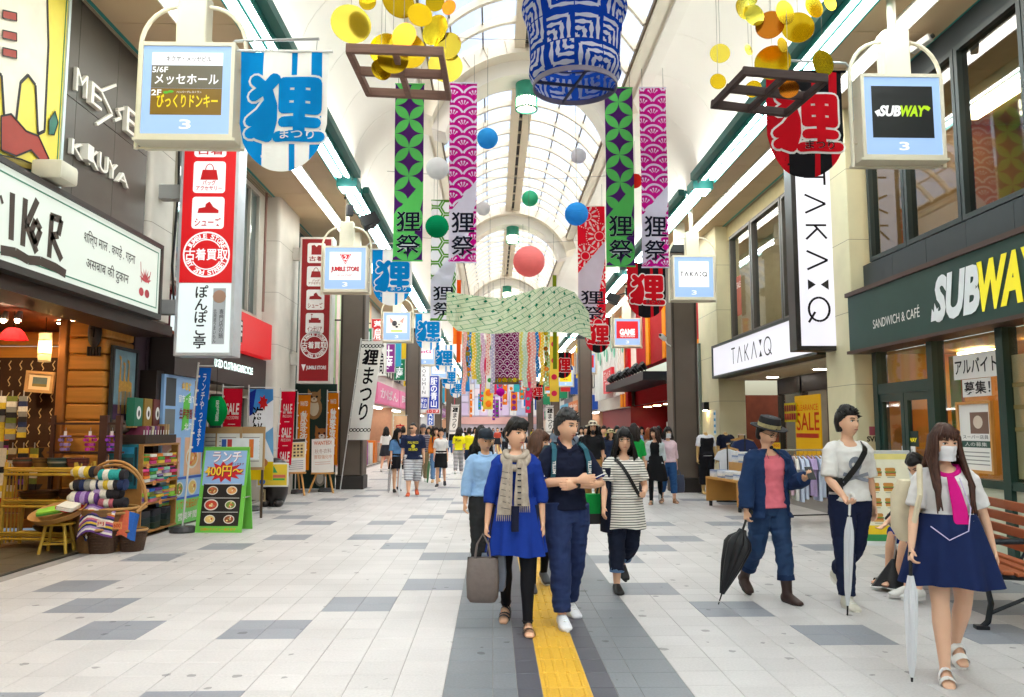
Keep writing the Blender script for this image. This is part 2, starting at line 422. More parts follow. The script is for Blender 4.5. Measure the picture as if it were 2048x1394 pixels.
for sd,xo in((-1,LX-.3),(1,RX+.4)):
 xi=CR+sd*4.02
 k=0
 x0,x1=sorted((xi,xo))
 m_=mesh(G().box(x0,x1,.006,1.094,SOF,SOF+.03));m_.materials.append(SOFM)
 while Y0+1.1*k<Y1:
  o=bpy.data.objects.new('soffit_board',m_);COL.objects.link(o);o.parent=sof;o.location=(0,Y0+1.1*k,0);k+=1
 obj('soffit_backing',G().box(x0,x1,Y0,Y1,SOF+.034,SOF+.06),mat('#5b5142'),sof)
 xt=xo-sd*.42
 obj('soffit_trim',G().box(*sorted((xt,xt+sd*.05)),Y0,Y1,SOF-.012,SOF-.002),TEAL,sof)
 for zz in range(5):
  xs=xt+sd*(.07+zz*.065)
  obj('soffit_louvre',G().box(*sorted((xs,xs+sd*.03)),Y0,Y1,SOF-.02,SOF-.002),mat('#a89c84'),sof)
TUBE=mat((.92,.97,1),emit=17)
STRIP=mat((1,.97,.9),emit=6)
COVEL=mat((1,.99,.96),emit=15)
def rail_light(sd,y,ln,lab):
 t=thing('rail_light',lab,'light fixture',(CR+sd*3.84,y,SOF),group='rail lights along the void')
 g=G();w=.19
 g.box(-w,w,0,ln,-.06,.02);g.box(-w,-w+.03,0,ln,-.16,-.06);g.box(w-.03,w,0,ln,-.16,-.06);g.box(-.02,.02,0,ln,-.12,-.06)
 obj('housing',g,TEAL,t)
 for x in(-.09,.09):
  obj('tube',G().box(x-.034,x+.034,.1,ln-.1,-.125,-.068),TUBE,t)
 obj('cove_lamp',G().box(*sorted((-sd*.24,-sd*.31)),.1,ln-.1,.053,.075),COVEL,t)
 obj('fascia_rail',G().box(*sorted((-sd*.2,-sd*.34)),0,ln,-.1,.05),TEALD,t)
 g=G().box(-.22,.22,ln+.25,ln+.8,-.2,.02);obj('end_box',g,TEAL,t,bevel=.01)
 obj('end_lamp',G().box(-.17,.17,ln+.3,ln+.75,-.212,-.202),TUBE,t)
ylist=[-11.3+9.6*i for i in range(11)]
ordn=['first','second','third','fourth','fifth','sixth','seventh','eighth','ninth','tenth','eleventh']
for sd in(-1,1):
 q=0
 for y in ylist:
  q+=1
  rail_light(sd,y,8.5,'teal rail light with white tubes along the void edge, %s on the %s'%(ordn[q-1],'left' if sd<0 else 'right'))
 xs=-4.07 if sd<0 else 5.42
 for q,y in enumerate(ylist):
  t=thing('strip_light','long white strip light sunk in the soffit, %s on the %s'%(ordn[q],'left' if sd<0 else 'right'),'light fixture',(xs,y,SOF),group='soffit strip lights')
  obj('housing',G().box(-.15,.15,0,9.55,-.03,-.002),CREAM,t)
  obj('diffuser',G().box(-.11,.11,.02,9.5,-.042,-.031),STRIP,t)
for i,ya in enumerate(ARCH[2:6]):
 t=thing('pendant_lamp','green slotted cylinder lamp hanging under the %s glass arch along the street'%ordn[i],'lamp',(CR+.02,ya+.25,8.53),group='green pendant lamps')
 obj('drum',G().lathe([(.235,.24),(.235,.58),(.2,.6)],28),mat('#2f8f74',.4),t,smooth=30)
 for k in range(22):
  a=2*pi*k/22
  obj('slat',G().bar((.235*cos(a),.235*sin(a),0),(.235*cos(a),.235*sin(a),.25),.03,.012,(cos(a),sin(a),0)),mat('#3a9a7c',.4),t)
 obj('diffuser',G().lathe([(.21,.02),(.215,.25)],24),mat((1,.88,.66),emit=9),t,smooth=30)
 obj('ring',G().lathe([(.24,-.02),(.25,0),(.24,.02),(.21,.012),(.21,-.012)],28,caps=False),mat('#2f8f74'),t)
# ------------ buildings on both sides
def lp(x,y,X=LX):p=at(x,y,X=X);return(p.y,p.z)
def rp(x,y,X=RX):p=at(x,y,X=X);return(-p.y,p.z)
def lbuild(name,label,cat='building',X=LX):return thing(name,label,cat,(X,0,0),pi/2)
def rbuild(name,label,cat='building',X=RX):return thing(name,label,cat,(X,0,0),-pi/2)
GLASS=glassmat()
def lit(col,k=1.0):
 c=hx(col)if isinstance(col,str)else col
 key=('lit',col,k)
 if key not in MATS:
  m=mat(tuple(v*.45 for v in c),.45,var=0,key=('litb',col,k));b=m.node_tree.nodes['Principled BSDF']
  b.inputs['Emission Color'].default_value=(*c,1);b.inputs['Emission Strength'].default_value=.36*k;MATS[key]=m
 return MATS[key]
GLASSD=glassmat('#aebfc4',.16,.03,'glass_dim')
WHITEP=mat('#e6e4df',.5,var=.04)
DARKF=mat('#26302f',.45,var=.08)
GREENF=mat('#1f3a33',.4,var=.06)
ALU=mat('#c4bfb2',.4,.3,var=.05)
def window(par,x0,x1,z0,z1,nx=1,nz=1,fm=None,gm=None,y=0,fw=.06,depth=.12,back=None,backy=.5):
 fm=fm or ALU;g=G()
 g.box(x0,x0+fw,y-.03,y+depth,z0,z1);g.box(x1-fw,x1,y-.03,y+depth,z0,z1)
 g.box(x0+fw,x1-fw,y-.03,y+depth,z0,z0+fw);g.box(x0+fw,x1-fw,y-.03,y+depth,z1-fw,z1)
 w=obj('window',g,fm,par)
 for i in range(1,nx):
  xx=x0+(x1-x0)*i/nx;obj('mullion',G().box(xx-fw*.4,xx+fw*.4,y-.02,y+depth*.8,z0+fw,z1-fw),fm,w)
 for j in range(1,nz):
  zz=z0+(z1-z0)*j/nz;obj('glazing_bar',G().box(x0+fw,x1-fw,y-.015,y+depth*.7,zz-fw*.35,zz+fw*.35),fm,w)
 for i in range(nx):
  for j in range(nz):
   obj('pane',G().rect(x0+fw+(x1-x0-2*fw)*i/nx,x0+fw+(x1-x0-2*fw)*(i+1)/nx,z0+fw+(z1-z0-2*fw)*j/nz,z0+fw+(z1-z0-2*fw)*(j+1)/nz,y+depth*.35),gm or GLASS,w)
 if back:obj('room_wall',G().rect(x0,x1,z0,z1,y+backy),back,w)
 return w
# ---- left 1: craft shop with dark tiled upper wall
b1=lbuild('craft_shop_building','building with dark tiled wall above a wooden craft shop')
WALLD=mat('#544f45',.45,var=.12,scale=2.5)
obj('wall',G().box(-14,11.72,.06,.5,4.2,7.1),mat('#2e2b26',.8),b1)
for i in range(9):
 for j in range(2):
  x1=11.7-1.02*i;z0=4.28+1.36*j
  obj('wall_panel',G().box(x1-1.014,x1,0,.05,z0,z0+1.352),WALLD,b1,bevel=.004)
WL=mat('#efeade',.5,var=.03)
for ch,(x0,x1,y0,y1)in zip('MESSEKIKUYA',((156,176,134,198),(184,203,162,222),(204,231,140,274),(236,250,203,254),(255,270,212,275),(146,168,276,322),(170,180,287,326),(180,199,292,342),(202,218,303,351),(219,236,318,363),(236,258,338,377))):
 pa,pb=lp(x0,y0,LX+.06),lp(x1,y1,LX+.06)
 if ch=='S':
  pts=[(pb[0],pa[1]),(pa[0]+.06,pa[1]-.35*(pa[1]-pb[1])),(pb[0]-.06,pb[1]+.4*(pa[1]-pb[1])),(pa[0],pb[1])]
  g=G()
  for q in range(3):g.bar((pts[q][0],-.02,pts[q][1]),(pts[q+1][0],-.02,pts[q+1][1]),.04,.035,(0,1,0))
  obj('letter',g,WL,b1);continue
 obj('letter',textg(ch,(min(pa[0],pb[0]),max(pa[0],pb[0]),pb[1],pa[1]),-.03,ext=.05),WL,b1)
ax,az=lp(112,385,LX+.1);bx_=ax
pt=thing('painted_board','large yellow board painted with a cream elephant, above the craft shop sign','painting',(LX+.07,0,0),pi/2)
obj('board',G().box(5.5,ax,-.04,.0,4.33,7.05),mat('#e9d64a',.5,var=.08),pt)
g=G();fwd_=.05
g.box(5.5,ax+.05,-.06,.01,4.27,4.335);g.box(ax,ax+.05,-.06,.01,4.335,7.05);obj('frame',g,mat('#c9d7da',.4,.2),pt)
obj('border',G().box(5.5,ax-.03,-.046,-.041,4.39,4.405).box(ax-.045,ax-.03,-.046,-.041,4.405,7.05),mat('#2f7d5e'),pt)
CRM,BLK,REDP,TEL=mat('#efe6cf',.6),mat('#1b1712',.6),mat('#a63a2a',.6),mat('#2c6f5c',.6)
def blob(pts,y,m,nm,par,outline=.0,om=None):
 if outline:
  cx=sum(p[0]for p in pts)/len(pts);cz=sum(p[1]for p in pts)/len(pts)
  g2=G()
  for i in range(len(pts)):
   p,q=pts[i],pts[(i+1)%len(pts)]
   g2.bar((p[0],y-.004,p[1]),(q[0],y-.004,q[1]),outline,.003,(0,1,0))
  obj('outline',g2,om or BLK,par)
 return obj(nm,G().poly(pts,y),m,par)
def px(lst,X):return[lp(a,b,X)for a,b in lst]
blob(px([(-60,-60),(92,-60),(96,90),(88,262),(75,268),(70,170),(55,150),(40,165),(30,250),(8,248),(2,150),(-60,120)],LX+.11),-.043,CRM,'elephant_shape',pt,.035)
blob(px([(0,232),(20,228),(50,262),(75,272),(96,318),(86,330),(60,300),(30,312),(0,300)],LX+.11),-.05,REDP,'flower_shape',pt,.02)
blob(px([(0,310),(40,318),(70,330),(92,345),(60,340),(0,325)],LX+.11),-.047,mat('#8d7a2a'),'ground_shape',pt,.012)
blob(px([(96,240),(108,222),(114,245),(106,270),(95,268)],LX+.11),-.05,TEL,'leaf_shape',pt,.012)
for yy in(20,60,95):
 blob(px([(2,yy),(30,yy+6),(30,yy+22),(2,yy+16)],LX+.11),-.055,REDP,'blanket_shape',pt,.012)
obj('floodlight',G().box(ax-.62,ax-.25,-.42,-.08,4.3,4.52),mat('#d9d2bd'),pt,bevel=.04,smooth=True)
FX=LX+.32
fx=lambda l:[lp(a,b,FX)for a,b in l]
fs=thing('shop_fascia_sign','cream lit fascia sign with brush letters and Hindi script over the craft shop','sign',(FX,0,0),pi/2)
xe=lp(321,570,FX)[0]
obj('panel',G().box(4.5,xe-.05,.0,.3,3.24,4.2),lit('#e6efe2',.9),fs)
g=G().box(4.5,xe,-.03,.32,4.2,4.26).box(4.5,xe,-.03,.32,3.16,3.24).box(xe-.05,xe,-.03,.32,3.24,4.2);obj('frame',g,mat('#3a332e',.5),fs)
obj('border',G().box(4.5,xe-.12,-.006,-.003,3.31,3.325).box(4.5,xe-.12,-.006,-.003,4.115,4.13).box(xe-.135,xe-.12,-.006,-.003,3.325,4.115),mat('#2f7d5e'),fs)
BR=mat('#4a3d33',.7)
def stroke(par,pts,w,y,m,nm='lettering'):
 g=G()
 for a,b in zip(pts,pts[1:]):g.bar((a[0],y,a[1]),(b[0],y,b[1]),w,.002,(0,1,0))
 return obj(nm,g,m,par)
for st_ in([(24,386),(21,480)],[(50,397),(44,492)],[(74,400),(52,450),(72,505)],[(70,440),(80,460),(70,488),(62,462),(70,440)],[(103,430),(97,515)],[(100,432),(122,440),(116,470),(102,472),(122,520)],[(0,400),(4,398)]):
 stroke(fs,fx(st_),.085,-.006,BR)
stroke(fs,fx([(0,500),(30,505),(55,520),(80,522),(110,535),(130,548)]),.1,-.008,BR)
for s_,q in(('शिल्प माल . कपड़े . गहना',((167,480),(268,552))),('असबाब की दुकान',((171,535),(255,588)))):
 (xa,za),(xb,zb)=fx([q[0],q[1]]);zc_={0:3.86,1:3.56}[0 if 'म' in s_ and 'गहना' in s_ else 1]
 text(fs,s_,(xa,xb,zc_-.1,zc_+.1),-.006,mat('#2b2723'),bold=.006)
lx_=lp(290,560,FX)[0]
RDL=mat('#c0454c')
for k in range(7):
 a=R(90+(k-3)*24);obj('lotus_print',G().poly([(lx_,3.62),(lx_+.1*cos(a-.2),3.62+.1*sin(a-.2)),(lx_+.2*cos(a),3.62+.2*sin(a)),(lx_+.1*cos(a+.2),3.62+.1*sin(a+.2))],-.006-.0004*k),RDL,fs)
for dx in(-.11,.07):obj('lotus_print',G().poly(disc2(lx_+dx,3.47,.075,14,.06),-.006),RDL,fs)
stroke(fs,[(lx_-.12,3.6),(lx_-.17,3.88)],.012,-.006,RDL,'lotus_print');stroke(fs,[(lx_+.1,3.62),(lx_+.16,3.8)],.012,-.006,RDL,'lotus_print')
room=thing('craft_shop_room','open wooden shop room with plank walls under the cream sign','shop',(0,0,0))
WOOD=mat('#c98634',.55,var=.25,scale=3,stretch=(.4,6,6),bump=.2)
WOODX=mat('#b8762c',.55,var=.25,scale=3,stretch=(1,4,8),bump=.2)
WOODD=mat('#3b2418',.5,var=.2,scale=4)
shopfl=obj('shop_floor',G().box(-9,-5.3,-2,14,-.05,.012),mat('#3f3a31',.35,var=.2,scale=3),room)
for i in range(9):
 for j in range(5):
  obj('floor_tile',G().box(-5.31-.6*j-.594,-5.31-.6*j,8.2+.45*i,8.2+.45*i+.444,.012,.02),mat('#575044',.35,var=.18,scale=5),room)
obj('ceiling',G().box(-9,LX-.1,-2,14,3.14,3.2),mat('#7a3f22',.6,var=.15),room)
obj('back_wall',G().box(-9.1,-9,-2,14,0,3.2),mat('#8a5622',.7),room)
obj('lintel',G().box(LX-.35,LX+.2,0,12.4,3.0,3.16),WOODD,room)
YW,YP=12.7,11.45
for j in range(13):
 z=.05+.237*j
 obj('plank',G().box(-9,-6.0,YW,YW+.12,z,z+.226),WOOD,room,bevel=.03)
 obj('plank',G().box(-6.08,-5.55,YP,YP+.9,z,z+.226),WOOD,room,bevel=.03)
obj('corner_post',G().box(-6.2,-6.08,YP-.05,YP+.07,0,3.14),mat('#a5672b',.5,var=.2),room,bevel=.02)
obj('side_wall',G().box(-6.0,-5.54,YP+.9,12.74,0,3.2),mat('#43303a',.7,var=.08),room)
# ---- left 2: used clothing store
b2=lbuild('used_clothing_store','white fronted used clothing store with a red lit sign')
obj('wall',G().box(12.75,18.2,.1,.5,3.95,7.1),mat('#d4cec2',.6,var=.06),b2);obj('side_pier',G().box(12.75,13.6,.32,.6,0,3.95),mat('#4a3640',.7,var=.1),b2)
for xa,xb in((12.9,14.5),(14.6,16.1),(16.2,17.5)):
 window(b2,xa,xb,4.0,6.8,2,1,ALU,GLASSD,y=.05,back=mat('#9a9482',.8),backy=.35)
obj('downpipe',G().tube([(17.8,-.02,7),(17.8,-.02,4.2)],.03,8),mat('#8c6a5e'),b2)
rs=obj('fascia_sign',G().box(13.4,17.85,-.22,.1,3.12,3.9),lit('#e01a20',.8),b2,bevel=.01)
xa,xb=lp(440,680,LX+.24)[0],lp(484,680,LX+.24)[0]
xm=15.15
obj('plate',G().rect(13.5,15.75,3.28,3.72,-.232),mat('#2a2224'),rs)
text(rs,'JUMBLE STORE',(13.55,15.7,3.33,3.67),-.237,WHITEP,bold=.05);text(rs,'BY 2nd STREET',(14.4,15.7,3.17,3.24),-.226,WHITEP)
df=obj('dark_fascia',G().box(12.8,17.9,-.1,.3,2.45,3.1),mat('#39302e',.5,var=.08),b2)
text(df,'USED CLOTHING&RECYCLE',(14.6,16.9,2.72,2.86),-.108,mat((.75,.95,.9),emit=1.0),bold=.02)
obj('shop_wall',G().box(12.8,18.1,.25,.5,0,2.45),mat('#b9ae9c',.7,var=.1),b2)
for xa in(13.7,15.0,16.3):window(b2,xa,xa+1.15,.3,2.3,1,1,ALU,GLASSD,y=.16,back=mat('#5a5148'),backy=.08)
def column(name,label,X,Y,w,d,m,z1=7.0,rnd=True,z0=0):
 t=thing(name,label,'column',(X,Y,0));t['kind']='structure'
 g=G().loft([[(p[0],p[1],z)for p in rrect(-w/2,w/2,-d/2,d/2,.09 if rnd else.02)]for z in(z0,z1)])
 obj('shaft',g,m,t,smooth=30)
 for z in[q for q in(1.1,2.3,3.5,4.7,5.9)if q>z0]:obj('joint',G().loft([[(p[0],p[1],zz)for p in rrect(-w/2-.002,w/2+.002,-d/2-.002,d/2+.002,.09 if rnd else.02)]for zz in(z,z+.008)]),mat('#857d6b'),t)
 return t
COLW=mat('#d3ccbf',.6,var=.14,scale=1.8)
column('wall_column','white column between the craft shop and the used clothing store',LX-.28,12.3,.6,.9,COLW,z0=3.25)
column('wall_column','tall white column behind the dark red vertical sign',LX-.1,19.1,.7,1.9,COLW)
# ---- left 3: dark green wall with animal pictures
b3=lbuild('mural_wall_building','dark green shop wall printed with kittens and puppies')
obj('wall',G().box(20.0,24.4,.1,.5,0,7.1),mat('#1d3a33',.6,var=.1),b3)
g_=thing('animal_mural','dark green mural with kitten and puppy faces behind the easels','mural',(LX+.02,20.9,0))
obj('panel',G().box(-.1,1.08,0,.06,.05,2.75),mat('#17332c',.5,var=.1),g_)
def animal(par,x,z,s,m1,m2,y=-.004,ears='point'):
 obj('animal_print',G().poly(disc2(x,z-.55*s,.42*s,20,.6*s),y),m1,par);obj('animal_print',G().poly(disc2(x,z-.55*s,.26*s,20,.42*s),y-.002),m2,par)
 obj('animal_print',G().poly(disc2(x,z,.36*s,20,.3*s),y-.003),m1,par)
 for d in(-1,1):
  obj('animal_print',G().poly([(x+d*.12*s,z+.24*s),(x+d*.34*s,z+.1*s),(x+d*.33*s,z+.46*s)],y-.0035),m1,par)
  obj('animal_print',G().poly(disc2(x+d*.14*s,z+.04*s,.06*s,12),y-.006),mat('#20180f'),par)
 obj('animal_print',G().poly(disc2(x,z-.12*s,.16*s,14,.12*s),y-.005),m2,par);obj('animal_print',G().poly(disc2(x,z-.08*s,.05*s,10,.035*s),y-.008),mat('#3a2018'),par)
animal(g_,.5,2.4,.5,mat('#9a7247'),mat('#d9c9ad'));animal(g_,.72,1.45,.5,mat('#a9672e'),mat('#efe6da'));animal(g_,.7,.5,.34,mat('#8a867c'),mat('#cfcac0'));animal(g_,.15,1.3,.34,mat('#57483c'),mat('#e2dcd2'))
# ---- right 1: sandwich cafe
r1=rbuild('sandwich_cafe_building','dark green sandwich cafe front with tall upper windows')
MULL=[-12.45,-10.85,-9.32,-7.6,-5.6,-3.4,-1.2]
for i in range(len(MULL)-1):
 xa,xb=MULL[i],MULL[i+1]
 obj('post',G().box(xa-.07,xa+.07,-.06,.12,0,2.8),GREENF,r1)
 if i==0:
  obj('transom',G().box(xa+.07,xb-.07,-.05,.1,2.12,2.28),GREENF,r1)
  obj('pane',G().rect(xa+.07,xb-.07,2.28,2.78,.02),GLASS,r1)
  mid=(xa+xb)/2
  for da,db in((xa+.07,mid-.01),(mid+.01,xb-.07)):
   d=obj('door',G().box(da,da+.09,-.03,.04,.02,2.12).box(db-.09,db,-.03,.04,.02,2.12).box(da+.09,db-.09,-.03,.04,2.0,2.12).box(da+.09,db-.09,-.03,.04,.02,.3),GREENF,r1)
   obj('pane',G().rect(da+.09,db-.09,.3,2.0,.0),GLASS,d)
  obj('handle',G().tube([(mid-.12,-.03,.95),(mid-.12,-.1,.95),(mid-.12,-.1,1.2),(mid-.12,-.03,1.2)],.015,8),mat('#1f6b4c',.3),d)
 else:
  obj('rail',G().box(xa+.07,xb-.07,-.05,.1,.86,.96),GREENF,r1)
  obj('panel',G().box(xa+.07,xb-.07,.0,.06,.05,.86),mat('#c9cdb8',.5,var=.05),r1)
  gm=GLASS if i==1 else glassmat('#e9e6d2',.1,.35,'frosted')
  obj('pane',G().rect(xa+.07,xb-.07,.96,2.78,.02),gm,r1)
  if i>=2:
   obj('frosted_film',G().rect(xa+.09,xb-.09,1.0,2.45,.026),mat('#dcd7c0',.6,alpha=.75,var=0),r1)
   for q in range(3):obj('film_band',G().rect(xa+.09,xb-.09,1.55+.26*q,1.6+.26*q,.015),mat('#8a7a4a',.6),r1)
   obj('film_print',G().poly(disc2(xa+.35,1.22,.05,14,.09),.012),mat('#d9622a'),r1)
obj('plinth',G().box(-12.5,14,-.02,.1,0,.05),mat('#2a2f2c'),r1)
fa=obj('fascia_sign',G().box(-12.75,14,-.3,.1,2.84,3.72),mat('#1b3f37',.5,var=.08),r1)
obj('fascia_trim',G().box(-12.8,14,-.33,.1,3.722,3.79).box(-12.8,14,-.33,.1,2.79,2.838),mat('#4a352c',.5),fa)
FRX=RX-.31
def rpx(l,X=FRX):return[rp(a,b,X)for a,b in l]
(xa,za),(xb,zb)=rpx([(1746,660),(1838,618)])
text(fa,'SANDWICH & CAFÉ',(xa,xb,3.1,3.27),-.306,WHITEP,bold=.005)
LIME,LOGW=mat('#f2e21e',.4,emit=.12),mat('#eef2f4',.4)
xs0=rp(1868,600,FRX)[0];xs1=rp(1958,600,FRX)[0]
text(fa,'SUB',(xs0,xs1,3.0,3.53),-.31,LOGW,bold=.05,shear=.25)
text(fa,'WAY',(xs1+.02,xs1+.02+(xs1-xs0)*1.15,3.0,3.53),-.31,LIME,bold=.05,shear=.25)
obj('lettering',G().poly([(xs0-.1,2.99),(xs0+.16,3.0),(xs0+.06,3.07),(xs0+.1,3.16),(xs0-.01,3.1),(xs0-.06,3.16)],-.311),LOGW,fa)
for i in range(12):
 obj('wall_panel',G().box(-12.75+.95*i,-12.75+.95*i+.944,-.02,.1,3.8,4.25),mat('#2c3437',.5,var=.08),r1)
for i,(xa,xb)in enumerate(((-12.5,-11.35),(-11.35,-9.95),(-9.95,-8.6),(-8.6,-7.2),(-7.2,-5.8),(-5.8,-4.4))):
 window(r1,xa+.01,xb-.01,4.26,6.6,1,1,DARKF,GLASSD,y=.0,fw=.07)
obj('wall',G().box(-12.75,14,.0,.3,6.62,7.1).box(-4.4,14,.0,.3,3.8,6.62),mat('#2c3437',.6),r1)
def room_box(par,x0,x1,z0,z1,dpt,wallm,floorm,ceilm,y0=.14):
 obj('room',G().add([(x0,y0,z0),(x1,y0,z0),(x1,dpt,z0),(x0,dpt,z0),(x0,y0,z1),(x1,y0,z1),(x1,dpt,z1),(x0,dpt,z1)],[(3,2,6,7),(0,3,7,4),(2,1,5,6)]),wallm,par)
 obj('room_floor',G().add([(x0,y0,z0),(x1,y0,z0),(x1,dpt,z0),(x0,dpt,z0)],[(0,1,2,3)]),floorm,par)
 obj('room_ceiling',G().add([(x0,y0,z1),(x1,y0,z1),(x1,dpt,z1),(x0,dpt,z1)],[(0,1,2,3)]),ceilm,par)
WARM=mat((1,.74,.4),emit=12)
COOL=mat((1,.96,.9),emit=8)
room_box(r1,-12.7,-1,.02,2.79,4.5,mat('#c98a35',.6,var=.2,scale=2),mat('#5b4a35'),mat('#caa05a'))
for xx in(-11.8,-10.2,-8.6):
 for yy in(1.2,2.8):obj('ceiling_lamp',G().box(xx-.3,xx+.3,yy-.12,yy+.12,2.72,2.76),WARM,r1)
obj('counter',G().box(-11.9,-8.5,2.6,3.3,.02,1.05),mat('#7d5a2a',.5,var=.2),r1);obj('menu_board',G().box(-11.6,-8.6,4.3,4.4,1.7,2.4),mat('#d9b02a',.5,emit=.5),r1)
obj('door_banner',G().poly([(-12.2,.3),(-11.95,.3),(-11.9,2.7),(-12.2,2.7)],1.0),mat('#7fb043'),r1);obj('door_banner',G().poly([(-11.93,.3),(-11.86,.3),(-11.8,2.7),(-11.88,2.7)],.99),mat('#cf5b32'),r1)
room_box(r1,-12.7,-4,4.2,6.65,4.5,mat('#b08a57',.6),mat('#77705f'),mat('#d3b07a'))
for xx in(-11.6,-9.6,-7.6):obj('ceiling_lamp',G().box(xx-.7,xx+.7,1.5,1.75,6.58,6.62),WARM,r1)
def note(label,name,cat,x0,x1,z0,z1,y,m,X=RX):
 t=thing(name,label,cat,(X,-(x0+x1)/2,(z0+z1)/2),-pi/2)
 obj('sheet',G().box(-(x1-x0)/2,(x1-x0)/2,y-.004,y,-(z1-z0)/2,(z1-z0)/2),m,t)
 return t,(x1-x0)/2,(z1-z0)/2
PAPER=mat('#eceae6',.7,var=.03);INK=mat('#1d1c1e',.7)
def rbox(x0,y0,x1,y1,X=RX-.03):
 a,b=rp(x0,(y0+y1)/2,X),rp(x1,(y0+y1)/2,X);c,d=rp((x0+x1)/2,y1,X),rp((x0+x1)/2,y0,X)
 return a[0],b[0],c[1],d[1]
x0,x1,z0,z1=rbox(1903,705,1994,756)
t,w,h=note('white paper with アルバイト written on the cafe window','paper_notice','notice',x0,x1,z0,z1,-.0,PAPER);text(t,'アルバイト',(-w*.92,w*.92,-h*.55,h*.6),-.007,INK,bold=.015)
x0,x1,z0,z1=rbox(1921,757,1978,793)
t,w,h=note('white paper reading 募集！ under the upper notice on the cafe window','paper_notice','notice',x0,x1,z0,z1,-.0,PAPER);text(t,'募集！',(-w*.85,w*.95,-h*.7,h*.7),-.007,INK,bold=.015)
x0,x1,z0,z1=rbox(1917,808,1980,940)
t,w,h=note('wooden framed recruitment poster hanging in the cafe window','framed_poster','poster',x0,x1,z0,z1,.0,PAPER)
g=G();f_=.035
g.box(-w-f_,-w,-.03,.01,-h-f_,h+f_).box(w,w+f_,-.03,.01,-h-f_,h+f_).box(-w,w,-.03,.01,h,h+f_).box(-w,w,-.03,.01,-h-f_,-h);obj('frame',g,mat('#c98f4a',.5),t)
obj('photo_print',G().rect(-w*.3,w*.85,h*.1,h*.75,-.006),mat('#7d5f52'),t);obj('photo_print',G().poly(disc2(w*.2,h*.45,w*.3,14,h*.2),-.008),mat('#d8c7b5'),t)
obj('band_print',G().rect(-w*.9,w*.9,-h*.32,-h*.12,-.006),mat('#35534a'),t)
text(t,'スーパー店員',(-w*.8,w*.8,-h*.06,h*.06),-.008,INK);text(t,'人の募集',(-w*.7,w*.7,-h*.28,-h*.16),-.009,WHITEP)
for q in range(4):obj('line_print',G().rect(-w*.8,w*.8,-h*(.45+.12*q)-.012,-h*(.45+.12*q),-.006),mat('#8b8b88'),t)
x0,x1,z0,z1=rbox(1802,862,1834,893)
t,w,h=note('small black and yellow sticker on the cafe door glass','door_sticker','sticker',x0,x1,z0,z1,-.005,mat('#20302b'));text(t,'SUBWAY',(-w*.8,w*.8,-h*.4,h*.1),-.012,LIME,bold=.04,shear=.2)
x0,x1,z0,z1=rbox(1801,884,1828,915)
t,w,h=note('small white paper notice low on the cafe door glass','paper_notice','notice',x0,x1,z0-.02,z1-.06,-.007,PAPER);text(t,'第一回',(-w*.6,w*.6,h*.1,h*.6),-.013,INK);text(t,'営業中',(-w*.7,w*.7,-h*.7,-h*.1),-.013,INK)
# ---- cream columns and the suit shop
COLC=mat('#d8cfa9',.55,var=.12,scale=1.6)
c1=column('tiled_column','cream tiled column between the cafe and the suit shop',RX+.12,13.32,.7,1.08,COLC,rnd=False)
c2=column('tiled_column','wide cream column with a small wall lamp beside the suit shop',RX+.12,21.55,.7,1.9,COLC,rnd=False)
r2=rbuild('suit_shop_building','cream suit shop with a white lit sign and big upper windows')
sf=obj('fascia_sign',G().box(-20.6,-13.87,-.35,.1,2.95,3.68),lit('#f3f2fb',1.05),r2)
obj('fascia_trim',G().box(-20.66,-13.87,-.38,.1,3.682,3.74).box(-20.66,-13.87,-.38,.1,2.89,2.948).box(-20.66,-20.602,-.38,.1,2.948,3.682),DARKF,sf)
def takaq(par,x0,x1,z0,z1,y,m,w=.02,ver=False):
 h=z1-z0;L_=(x1-x0)/6.0;g=G()
 def ln(a,b):g.bar((x0+a[0]*L_,y,z0+a[1]*h),(x0+b[0]*L_,y,z0+b[1]*h),w,.002,(0,1,0))
 ln((0,1),(.62,1));ln((.31,1),(.31,0))
 for o in(1.0,3.2):ln((o,0),(o+.36,1));ln((o+.36,1),(o+.72,0))
 ln((2.2,0),(2.2,1));ln((2.2,.42),(2.72,1));ln((2.34,.55),(2.75,0))
 g.poly([(x0+4.3*L_,z0+h),(x0+4.7*L_,z0+h),(x0+4.5*L_,z0+.62*h)],y);g.poly([(x0+4.3*L_,z0),(x0+4.7*L_,z0),(x0+4.5*L_,z0+.38*h)],y)
 pts=[(5.45+.45*cos(2*pi*k/20),.5+.5*sin(2*pi*k/20))for k in range(21)]
 for a,b in zip(pts,pts[1:]):ln(a,b)
 ln((5.55,.3),(5.95,-.02))
 return obj('lettering',g,m,par)
takaq(sf,-19.0,-16.2,3.13,3.5,-.356,INK,.035)
for xa,xb in((-20.2,-18.5),(-18.5,-16.5),(-16.5,-13.95)):
 window(r2,xa+.02,xb-.02,3.85,6.55,1,1,mat('#55504a',.4),GLASS,y=.05,fw=.08)
obj('wall',G().box(-20.6,-13.87,.1,.4,6.55,7.1).box(-20.6,-13.87,.1,.4,3.74,3.85),mat('#cfc190',.6),r2)
room_box(r2,-20.5,-13.9,3.85,6.6,4,mat('#cdb98e',.6),mat('#8d8470'),mat('#e0d6bd'),.2)
for xx in(-19,-17,-15):obj('ceiling_lamp',G().box(xx-.7,xx+.7,1.5,1.7,6.52,6.56),COOL,r2)
obj('hanging_umbrella',G().lathe([(.02,.35),(.3,.25),(.5,.02),(.48,.0)],12,(-17.6,1.2,4.9)),mat('#c03a34'),r2)
obj('hanging_umbrella',G().lathe([(.02,.35),(.3,.25),(.5,.02),(.48,.0)],12,(-17.3,1.6,4.3)),mat('#69a843'),r2)
obj('sale_print',G().rect(-19.7,-19.35,4.4,5.4,.04),mat('#a5492e'),r2);text(r2,'SALE',(-19.68,-19.37,5.1,5.25),.034,WHITEP)
